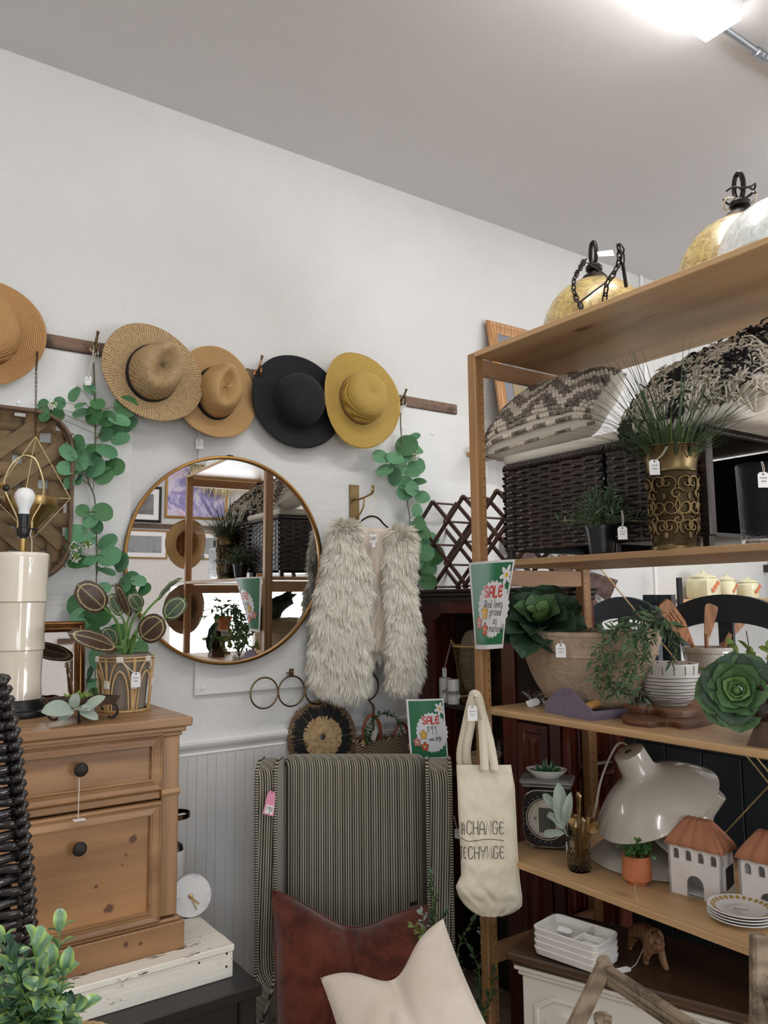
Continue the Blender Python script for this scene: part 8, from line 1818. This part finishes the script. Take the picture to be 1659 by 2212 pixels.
r3 = r0+dr_*1.35; part('post', MB().bar(r3+V3(0, 0, .03), V3(r3[0]-.02, r3[1]-.06, ZF), .034, .022, .004, FV), M['weath'], wr1, False)
kq = PD(1302, 2222, 1.70); part('turned_knob', MB().lathe([(0, 0), (.018, .002), (.022, .012), (.016, .03), (.020, .05), (0, .055)], 20, frame(kq-V3(0, 0, .02), (-.2, -.2, 1))), M['weath'], wr1); part('crossbar', MB().bar(kq-V3(0, 0, .03)-RV*.09, kq-V3(0, 0, .03)+RV*.18, .02, .02, .003), M['weath'], wr1, False)
wr2 = thing('ladder_back_chair', 'weathered grey wooden chair post with rungs at the lower right edge', 'chair', V3(*PD(1655, 2212, 1.5)[:2], ZF))
q0, q1 = PD(1641, 2018, 1.50), PD(1643, 2260, 1.46); d = nz(q1-q0); qe = q0+d*((ZF-q0[2])/d[2])
part('post', MB().bar(q0, qe, .034, .026, .005, FV), M['weath'], wr2, False); off = RV*.34+V3(0, 0, 0); part('post', MB().bar(q0+off, qe+off, .034, .026, .005, FV), M['weath'], wr2, False)
for z in (.025, .17, .33): part('rung', MB().tube([q0+d*z, q0+d*z+off], .010, 10), M['weath'], wr2)
g = MB(); g.tube(catmull([q0+d*.10+RV*.010-FV*.02, q0+d*.14+RV*.03-FV*.03, q0+d*.22+RV*.035-FV*.03, q0+d*.30+RV*.02-FV*.02], 5), .014, 8); part('carved_splat', g, M['weath'], wr2)
part('seat', MB().box(q0+d*.62+off/2-FV*.18, (.36, .36, .03), .006), M['weath'], wr2, False)

# ------------------------------------------------------------------ foreground: wicker chair, basket of faux greenery
WYF = .92; xe = [P(10, 1462, 'y', WYF), P(38, 1600, 'y', WYF), P(52, 1750, 'y', WYF), P(66, 1900, 'y', WYF), P(74, 2050, 'y', WYF), P(82, 2212, 'y', WYF)]
wc_ = thing('wicker_chair', 'glossy dark wicker chair back close to the camera at the left edge', 'chair', V3(xe[3][0]-.25, WYF+.1, ZF))
zt_w, zb_w = xe[0][2], xe[-1][2]-.05; zs2 = [q[2] for q in xe][::-1]; xs2 = [q[0] for q in xe][::-1]; xedge = lambda z: float(np.interp(z, zs2, xs2)) if z > zs2[0] else xs2[0]+(zs2[0]-z)*.06
xleft = xs2[0]-.50; pit = .0112; z = zt_w-.012; row = 0; stx = .030
M['gwick'] = mat('glossy_black_wicker', (26, 23, 24), .22, (46, 40, 40), 30, bump=.3, bs=110)
nrows = int((zt_w-zb_w)/pit)
for row in range(nrows):
    z = zt_w-.016-row*pit; x1 = xedge(z)-.008; g = MB(); n = 44; pts = []; x0v = x1-.26
    for i in range(n): x = x1+(x0v-x1)*i/(n-1); pts.append(V3(x, WYF-.0045*math.cos(x/stx*PI+row*PI)-.002, z+.10*0))
    g.tube(pts, .0030, 6, flat=1.75); part('strand', g, M['gwick'], wc_, 'all')
for k in range(9):
    x = round((xs2[0]-.02)/stx)*stx-k*stx; ztk = zt_w-.02 if x < xe[0][0]-.01 else float(np.interp(x, xs2[::-1], zs2[::-1]))-.02; part('stake', MB().bar((x, WYF+.001, zb_w), (x, WYF+.001, ztk), .006, .004), M['gwick'], wc_, False)
zz_ = zt_w
for row in range(int((zt_w-zb_w)/(pit*.98))):
    z = zt_w-.004-row*pit*.98; x = xedge(z); part('edge_wrap', MB().tube([V3(x-.009, WYF-.006, z-.003), V3(x-.003, WYF-.008, z), V3(x+.001, WYF, z+.002), V3(x-.002, WYF+.010, z+.003), V3(x-.010, WYF+.014, z)], .0046, 6), M['gwick'], wc_, 'all')
part('frame_panel', MB().b2((xleft, WYF+.004, zb_w), (xs2[-1]-.012, WYF+.03, zt_w-.03)).b2((xleft, WYF+.004, zb_w), (xs2[0]-.03, WYF+.03, zt_w-.20)), M['gwick'], wc_, False)
part('seat', MB().b2((xleft, WYF+.004, .12), (xs2[0]+.03, WYF+.50, .24), .01), M['gwick'], wc_, False)
for x in (xleft+.02, xs2[0]): 
    for y in (WYF+.01, WYF+.46): part('leg', MB().b2((x, y, ZF), (x+.03, y+.03, .125 if y > 1 else zb_w+.02), .003), M['gwick'], wc_, False)
bqc = PD(120, 2300, .62); brr = .050; zr_b = bqc[2]+.0
bk = thing('plant_basket', 'braided straw basket of glossy faux greenery in the lower left corner', 'plant', V3(bqc[0], bqc[1], zr_b-.12)); bqc[2] = zr_b
for k in range(3): part('braid', MB().tube([V3(bqc[0]+(brr+.0035*math.cos(a*18+k*2.1))*math.cos(a), bqc[1]+(brr+.0035*math.cos(a*18+k*2.1))*math.sin(a), zr_b+.0035*math.sin(a*18+k*2.1)) for a in np.linspace(0, 2*PI, 150, endpoint=False)], .0042, 6, closed=True), M['raf'], bk, 'all')
part('basket_wall', MB().lathe([(0, -.12), (brr*.8, -.12), (brr*.98, 0), (brr*.90, 0), (brr*.75, -.11), (0, -.11)], 32, TM(bqc)), M['raf'], bk)
t = NT('greenery_bicolour'); v = t.coord(); sp = t.n('SeparateXYZ'); t.l(v, sp.inputs[0]); ax = t.math('ADD', t.math('ABSOLUTE', sp.outputs[0]), t.math('MULTIPLY', t.noise(v, 9), .1))
M['bicol'] = t.fin(t.ramp(ax, [(.14, (104, 140, 108)), (.30, (158, 184, 96))]), .4, Coat_Weight=.2)
BL_ = leafgrid('leaf', M['bicol'], ell(.30, .6), .22, .3, 7, 9); BD = leafgrid('leaf', leafmat('deep_green_leaf', (40, 72, 56), (66, 100, 72), .3), ell(.30, .6), .2, .3, 7, 9)
for i, (x0, y0, x1, y1) in enumerate([(110, 2230, 60, 2080), (110, 2240, 110, 2090), (120, 2240, 128, 2010), (90, 2240, 20, 2100), (80, 2240, 5, 2040), (130, 2240, 150, 2160), (60, 2250, -20, 2130), (120, 2250, 170, 2180), (80, 2245, 40, 2150), (100, 2245, 90, 2130), (40, 2250, 0, 2180), (140, 2250, 130, 2190), (100, 2240, 70, 2040), (110, 2240, 95, 2060), (90, 2245, 60, 2120), (60, 2245, 25, 2060), (120, 2240, 140, 2100), (70, 2245, 50, 2180), (100, 2250, 110, 2170), (20, 2250, -10, 2080), (30, 2250, 20, 2150)]):
    a = PD(x0, y0, .62); b = PD(x1, y1, .60+.03*(i % 3)); sprig(bk, [V3(bqc[0], bqc[1], zr_b-.05), a, (a+b)/2+V3(0, 0, .006), b], BL_ if i % 5 else BD, .023, .011, seed=60+i, r0=.0014, spread=1.0)
st3 = thing('plant_stool', 'small dark stool under the basket of greenery, below the frame', 'stool', V3(bqc[0], bqc[1], ZF)); part('seat', MB().lathe([(0, -.018), (.085, -.018), (.088, -.012), (.088, -.003), (.085, 0), (0, 0)], 28, TM((bqc[0], bqc[1], zr_b-.12))), M['espresso'], st3)
for k in range(4): a = PI/4+k*PI/2; part('leg', MB().tube([V3(bqc[0]+.06*math.cos(a), bqc[1]+.06*math.sin(a), zr_b-.136), V3(bqc[0]+.09*math.cos(a), bqc[1]+.09*math.sin(a), ZF)], .010, 8), M['espresso'], st3)
# ------------------------------------------------------------------ beyond the rack
# oak picture on a small wall shelf
sz_ = P(1056, 967, 'y', 2.74)[2]; shx = P(1052, 967, 'y', 2.74)[0]
psf = thing('wall_shelf', 'short pale wooden wall shelf carrying the oak-framed picture', 'shelf', (shx+.4, 2.82, sz_-.03)); part('board', MB().b2((shx, 2.74, sz_-.022), (shx+.85, 2.899, sz_), .002), M['shelf'], psf, False)
for x in (shx+.1, shx+.7): part('bracket', MB().b2((x, 2.87, sz_-.12), (x+.02, 2.899, sz_-.022)).b2((x, 2.78, sz_-.04), (x+.02, 2.87, sz_-.022)), M['trim'], psf, False)
t = NT('abstract_print'); v = t.coord(); M['art1'] = t.fin(t.ramp(t.noise(v, 5, 6, .7, 1), [(.3, (92, 104, 128)), (.5, (130, 130, 126)), (.62, (150, 128, 74)), (.75, (84, 88, 92))]), .5)
def picture(name, label, x0, x1, z0, z1, y, fw, mf, art, matw=0, mm=None, lean=0, grp=None, face=-1, pf=None):
    """face -1: looks to -y; face +1: looks to +y"""
    o = thing(name, label, 'picture', ((x0+x1)/2, y, z0), grp); f = face
    T = TM((0, y, z0)) @ TM((0, 0, 0), (lean, 0, 0)) @ TM((0, -y, -z0)); pf = pf or [(0, 0), (0, .014), (fw*.15, .020), (fw*.35, .016), (fw*.5, .018), (fw*.8, .010), (fw, .007), (fw, .002)]
    V = []
    for d, h in pf: V += [(x0+d, y+f*h, z0+d), (x1-d, y+f*h, z0+d), (x1-d, y+f*h, z1-d), (x0+d, y+f*h, z1-d)]
    g = MB(); g.add(V, [(4*k+i, 4*k+(i+1) % 4, 4*k+4+(i+1) % 4, 4*k+4+i) for k in range(len(pf)-1) for i in range(4)], T); part('frame', g, mf, o, False)
    if matw: part('mat_board', MB().b2((x0+fw, y+f*.001, z0+fw), (x1-fw, y+f*.004, z1-fw), 0, T), mm or M['paper'], o, False)
    part('print', MB().b2((x0+fw+matw, y+f*.003, z0+fw+matw), (x1-fw-matw, y+f*.006, z1-fw-matw), 0, T), art, o, False)
    return o
M['oak'] = wood('golden_oak_frame', (150, 98, 56), (198, 148, 96), 2, .4, 18)
ph = P(1047, 693, 'y', 2.88)[2]-sz_; ln = math.atan2(.115, ph); ptl = P(1047, 693, 'y', 2.885)
picture('framed_picture', 'oak-framed picture leaning on the wall behind the shelf post', ptl[0], ptl[0]+.62, sz_+.001, sz_+.001+ph/math.cos(ln), 2.765, .062, M['oak'], M['art1'], .06, mat('grey_mat_board', (128, 130, 138), .8), -ln, None)
# windmill blades on the wall
wm = P(1216, 1226, 'y', 2.84); Rw = m_of(168, wm); wo = thing('windmill_decor', 'large round rusty metal windmill wall decoration behind the rack', 'wall decoration', wm); M['rust_m'] = mat('rusty_sheet', (84, 64, 60), .75, (120, 96, 90), 16, bump=.6, bs=60, Metallic=.4); M['zinc'] = metal('pale_zinc', (196, 196, 198), .4, (170, 170, 172))
Tw = frame(wm, (0, -1, 0), (1, 0, 0)); NBL = 12
for i in range(NBL):
    a = 2*PI*(i+.5)/NBL; T = Tw @ TM((0, 0, 0), (0, 0, a)); part('inner_blade', MB().prism([(Rw*.16, -Rw*.025), (Rw*.50, -Rw*.105), (Rw*.52, 0), (Rw*.50, Rw*.105), (Rw*.16, Rw*.025)], .006, .009, T @ TM((0, 0, 0), (.2, 0, 0))), M['zinc'], wo, False)
    part('outer_blade', MB().prism([(Rw*.46, -Rw*.10), (Rw*.98, -Rw*.21), (Rw*1.0, Rw*.12), (Rw*.50, Rw*.09)], .012, .015, T @ TM((0, 0, 0), (.28, 0, 0))), M['rust_m'] if i % 3 else M['zinc'], wo, False)
part('hub', MB().lathe([(0, 0), (Rw*.17, 0), (Rw*.17, .012), (Rw*.08, .03), (0, .032)], 28, Tw), M['rust_m'], wo); part('ring', MB().tube(circ(wm+V3(0, -.004, 0), (1, 0, 0), (0, 0, 1), Rw*.5, 40), .006, 6, closed=True), M['rust_m'], wo)
part('wall_rod', MB().tube([wm, V3(wm[0], WY, wm[2])], .01, 8), M['rust_m'], wo)
# white wall panels' seam and cookie jars on a wall shelf
js = P(1480, 1294, 'y', 2.70); jz = js[2]; jx0 = P(1462, 1294, 'y', 2.70)[0]
wsf = thing('wall_shelf', 'pale wooden wall shelf carrying cream cookie jars far behind the rack', 'shelf', (jx0+.6, 2.8, jz-.02)); part('board', MB().b2((jx0, 2.68, jz-.022), (jx0+1.1, 2.899, jz), .002), M['shelf'], wsf, False)
bb = P(1465, 1270, 'y', 2.68); part('black_bracket', MB().b2((bb[0]-.018, 2.665, jz-.05), (bb[0]+.018, 2.679, P(1465, 1248, 'y', 2.68)[2])), M['black'], wsf, False)
M['cjar'] = mat('cream_yellow_ceramic', (236, 230, 190), .2, (242, 238, 206), 6); M['coral'] = mat('coral_flower_print', (226, 128, 92), .4)
for k, (px, wpx, pyt, kind, lab) in enumerate(((1526, 66, 1232, 'sq', 'square cream cookie jar with a coral flower, leftmost on the far shelf'), (1577, 44, 1240, 'tall', 'cream floral canister in the middle of the far wall shelf'), (1622, 52, 1246, 'lid', 'round cream lidded jar at the right end of the far shelf'))):
    c = P(px, 1270, 'y', 2.76); r = m_of(wpx/2, c); zt_ = P(px, pyt, 'y', 2.76)[2]; h = zt_-jz; o = thing('cookie_jar', lab, 'jar', (c[0], 2.78, jz), 'cream cookie jars on the far shelf')
    sqf = (lambda q, a: (q[0]/max(abs(math.cos(a)), abs(math.sin(a)))**.6, q[1]/max(abs(math.cos(a)), abs(math.sin(a)))**.6, q[2])) if kind == 'sq' else None
    part('body', MB().lathe([(0, 0), (r*.78, 0), (r*.86, .01), (r*.88, h*.62), (r*.7, h*.74), (0, h*.74)], 40, TM((c[0], 2.78, jz)), fn=sqf), M['cjar'], o); part('lid', MB().lathe([(r*.0, h*.74), (r*.82, h*.745), (r*.80, h*.80), (r*.4, h*.9), (r*.14, h*.92), (r*.16, h*.98), (0, h)], 32, TM((c[0], 2.78, jz))), M['cjar'], o)
    for q in range(3): part('painted_flower', MB().lathe([(0, 0), (r*.16, 0), (r*.16, .002), (0, .003)], 8, frame(V3(c[0]-r*.3+q*r*.25, 2.78-r*.93, jz+h*(.3+.12*q)), (-.1, -1, 0))), M['coral'], o)
struct('trim_6', MB().b2((P(1414, 1250, 'y', 2.89)[0], 2.888, ZF+.1), (P(1420, 1250, 'y', 2.89)[0], 2.8995, CZ)), M['trim'])
mf = P(1622, 1222, 'x', 5.17); mfo = thing('wall_mirror', 'dark framed mirror on the far right wall', 'mirror', (5.18, mf[1]-.3, mf[2]-.55)); y1_ = mf[1]; z1_ = mf[2]
part('frame', MB().b2((5.15, y1_-.6, z1_-.05), (5.199, y1_, z1_)).b2((5.15, y1_-.6, z1_-.75), (5.199, y1_, z1_-.70)).b2((5.15, y1_-.05, z1_-.7), (5.199, y1_, z1_-.05)).b2((5.15, y1_-.6, z1_-.7), (5.199, y1_-.55, z1_-.05)), M['darkw'], mfo, False); part('glass', MB().b2((5.17, y1_-.55, z1_-.70), (5.185, y1_-.05, z1_-.05)), M['mirror'], mfo, False)
# slate painted chairs and sideboard
M['slate'] = mat('slate_blue_grey_paint', (46, 54, 62), .45, (56, 64, 72), 5)
def schair(label, x, yc, w_, ztop):
    o = thing('dining_chair', label, 'chair', (x, yc, ZF), 'slate painted dining chairs'); TX = np.array([[0, 0, 1, x], [1, 0, 0, yc], [0, 1, 0, 0], [0, 0, 0, 1.]]); h = w_/2
    n = 17; up = [(h-2*h*i/(n-1), ztop-.075+.075*(max(0, 1-abs(1-2*i/(n-1))**2))**.8) for i in range(n)]; lo = [(a, b-.085-.015*(1-abs(a/h))) for a, b in up[::-1]]
    part('crest_rail', MB().prism(up+lo, -.012, .012, TX), M['slate'], o, .5)
    zs3 = .42
    for s_ in (-1, 1): part('back_post', MB().bar((x, yc+s_*(h-.022), ztop-.08), (x, yc+s_*(h-.022), ZF), .030, .032, .004), M['slate'], o, False)
    part('splat', MB().b2((x-.006, yc-.028, zs3+.10), (x+.006, yc+.028, ztop-.07)), M['slate'], o, False)
    for s_ in (-1, 1): part('splat', MB().bar((x, yc+s_*(h-.05), ztop-.10), (x, yc+s_*.03, zs3+.14), .030, .012), M['slate'], o, False)
    part('lower_rail', MB().b2((x-.01, yc-h+.03, zs3+.07), (x+.01, yc+h-.03, zs3+.15)), M['slate'], o, False); part('seat', MB().b2((x-.02, yc-h, zs3-.03), (x+.40, yc+h, zs3), .008), M['slate'], o, False)
    for s_ in (-1, 1): part('front_leg', MB().bar((x+.37, yc+s_*(h-.03), zs3-.03), (x+.37, yc+s_*(h-.03), ZF), .035, .035, .003), M['slate'], o, False)
    return o
c1, c2 = P(1345, 1289, 'x', 3.0), P(1565, 1284, 'x', 2.62)
schair('slate painted chair back seen behind the dough bowl', 3.0, c1[1], .40, c1[2]); schair('slate painted chair back with a wide arched crest behind the crock', 2.62, c2[1], .47, c2[2])
for px0, px1, lab in ((1393, 1422, 'narrow flat-topped slate board standing between the two chairs, left one'), (1424, 1457, 'narrow flat-topped slate board standing between the two chairs, right one')):
    a, b = P(px0, 1285, 'x', 3.05), P(px1, 1285, 'x', 3.05); solo('slate_board', MB().b2((3.03, b[1]+.003, ZF), (3.06, a[1]-.003, a[2])), M['slate'], lab, 'board', 'slate boards behind the rack', False)
sbz = P(1400, 1470, 'x', 2.8)[2]; sb = thing('sideboard', 'long slate-blue painted sideboard filling the space behind the rack', 'sideboard', (3.4, 1.2, ZF))
part('carcass', MB().b2((3.45, .2, ZF+.08), (3.9, 2.7, .86), .004), M['slate'], sb, False); part('top', MB().b2((3.42, .17, .86), (3.93, 2.73, .89), .004), M['slate'], sb, False)
for k in range(4): y0 = .23+k*.61; part('door', MB().b2((3.435, y0, ZF+.12), (3.449, y0+.59, .82), .004), M['slate'], sb, False)
for y in (.25, 2.6): part('foot', MB().b2((3.48, y, ZF), (3.54, y+.06, ZF+.08)), M['slate'], sb, False)
hd2 = thing('headboard', 'tall slate painted panel headboard standing behind the lower boards', 'headboard', (2.5, 1.3, ZF)); part('panel', MB().b2((2.46, .62, ZF+.02), (2.48, 1.93, .96)), M['slate'], hd2, False)
for k in range(9): part('plank', MB().b2((2.450, .64+k*.143, ZF+.06), (2.459, .64+k*.143+.138, .90), .002), M['slate'], hd2, False)
part('top_rail', MB().b2((2.445, .60, .90), (2.49, 1.95, .985), .006), M['slate'], hd2, False)
for y in (.60, 1.90): part('post', MB().b2((2.44, y, ZF), (2.49, y+.05, .99), .004), M['slate'], hd2, False)
# wooden bowl and copper rail glimpsed behind the succulent
wbw = P(1225, 1372, 'x', 2.42)
# ------------------------------------------------------------------ things the round mirror shows
csx, csy = 1.95, .80
ck2 = thing('cake_stand', 'grey wooden pedestal cake stand on the third board, seen in the round mirror', 'cake stand', (csx, csy, S3)); part('stand', MB().lathe([(0, 0), (.055, 0), (.055, .008), (.02, .02), (.018, .07), (.03, .085), (.13, .09), (.132, .105), (0, .105)], 40, TM((csx, csy, S3))), M['weath'], ck2)
zc = S3+.106
for k in range(5):
    o = thing('small_plate', ['lowest', 'second', 'third', 'fourth', 'topmost'][k]+' small plate of the pile on the cake stand in the mirror', 'plate', (csx, csy, zc), 'small plates on the cake stand'); part('plate', MB().lathe([(0, 0), (.05, 0), (.078, .006), (.080, .009), (.05, .004), (0, .004)], 32, TM((csx, csy, zc))), M['white_cer'] if k % 2 else M['linen'], o); zc += .0095
pt_ = thing('potted_pothos', 'heart-leaved pothos in a terracotta pot, seen in the round mirror', 'plant', (csx, csy, zc)); part('pot', MB().lathe([(0, 0), (.045, 0), (.056, .07), (.060, .07), (.061, .09), (.054, .09), (.052, .07), (0, .068)], 32, TM((csx, csy, zc))), M['terra'], pt_)
PO = leafgrid('leaf', leafmat('pothos_leaf', (52, 92, 44), (84, 126, 64), .35), lambda v: max(.01, .42*(1-v)**.7*(1 if v > .12 else (v/.12)**.5)), .12, .35, 7, 9); R_ = np.random.default_rng(4); b0 = V3(csx, csy, zc+.075)
for i in range(34):
    a = R_.uniform(0, 2*PI); el = R_.uniform(-.1, 1.3); L = R_.uniform(.05, .12); d = V3(math.cos(a)*math.cos(el), math.sin(a)*math.cos(el), math.sin(el)); e = b0+d*L+V3(0, 0, .02); part('stalk', MB().tube(catmull([b0, b0+d*L*.5+V3(0, 0, .03), e], 4), .0014, 5), M['gstem'], pt_)
    inst('leaf', PO, pt_, dirframe(e, nz(d+V3(0, 0, -.8)), d*.3+V3(0, 0, 1), R_.uniform(.05, .075)))
for lab, z_, sd in (('tan straw cowboy hat hanging on the near shelf post, upper one in the mirror', 1.80, 8), ('brown felt hat hanging on the near shelf post, lower one in the mirror', 1.36, 9)):
    h_ = hat(lab, 0, 0, 0, 0, 0, None, .085, .098, .12, (.45, .45), 'fedora', M['straw3'] if sd == 8 else mat('brown_felt', (120, 92, 68), .9), M['band'] if sd == 9 else None, (.02, .4), 0, sd, T=frame((1.80, .485, z_), (-.2, -1, .1), (1, 0, 0)), rxy=(.15, .17), grp='hats on the near shelf post')
    hc4 = thing('post_peg', 'wooden peg in the near shelf post holding the '+('upper' if sd == 8 else 'lower')+' hat', 'hook', (1.79, .53, z_), 'pegs in the near shelf post'); part('peg', MB().tube([V3(1.785, .551, z_+.02), V3(1.785, .44, z_+.03)], .006, 8), M['post'], hc4)
t = NT('purple_floral_print'); v = t.coord(); n1 = t.noise(v, 3.5, 6, .7, 1.2); M['art2'] = t.fin(t.ramp(n1, [(.30, (92, 84, 140)), (.45, (150, 140, 196)), (.55, (214, 208, 230)), (.68, (190, 120, 140))]), .5)
t = NT('landscape_print'); v = t.coord(); n1 = t.noise(v, 5, 6, .7, .4); M['art3'] = t.fin(t.ramp(n1, [(.3, (96, 104, 110)), (.5, (150, 156, 160)), (.7, (112, 104, 84))]), .5); M['art4'] = mat('dark_portrait_print', (70, 68, 70), .6, (150, 150, 150), 3)
yw = YF+.002; GF = metal('gilt_picture_frame', (190, 152, 84), .35)
picture('framed_picture', 'purple floral painting in a gilt frame, seen in the round mirror', 2.66, 3.42, 2.36, 3.02, yw, .03, GF, M['art2'], .0, None, 0, 'pictures seen in the round mirror', 1); picture('framed_picture', 'dark framed print beside the purple painting, seen in the mirror', 2.22, 2.62, 2.30, 2.72, yw, .03, M['black'], M['art4'], .06, None, 0, 'pictures seen in the round mirror', 1)
picture('framed_picture', 'landscape print in a thin gilt frame, left one in the mirror', 2.16, 2.70, 1.88, 2.21, yw, .018, GF, M['art3'], .05, None, 0, 'pictures seen in the round mirror', 1); picture('framed_picture', 'landscape print in a thin gilt frame, right one in the mirror', 2.90, 3.42, 1.88, 2.21, yw, .018, GF, M['art3'], .05, None, 0, 'pictures seen in the round mirror', 1)
struct('trim_7', MB().b2((2.0, YF+.001, 2.235), (4.9, YF+.03, 2.285), .003), M['rail'])
pm_ = thing('tassel_garland', 'shaggy cream raffia tassel garland over the purple painting, seen in the mirror', 'garland', (3.3, YF+.06, 2.75)); g = MB(); R_ = np.random.default_rng(9)
for i in range(420):
    x = R_.uniform(2.95, 3.75); z_ = 2.98+.05*math.sin(x*9)-R_.uniform(0, .12); L = R_.uniform(.10, .24); e = V3(x+R_.normal()*.04, YF+.05+R_.uniform(0, .05), z_-L); g.tube([V3(x, YF+.03, z_), (V3(x, YF+.06, z_)+e)/2+V3(R_.normal()*.02, .03, 0), e], [.004, .005, .002], 4)
part('tassels', g, mat('cream_raffia', (232, 220, 176), .8), pm_, 'all', kind='stuff'); part('cord', MB().tube([(2.9, YF+.02, 2.99), (3.3, YF+.03, 3.0), (3.8, YF+.02, 2.99)], .005, 6), M['string'], pm_)
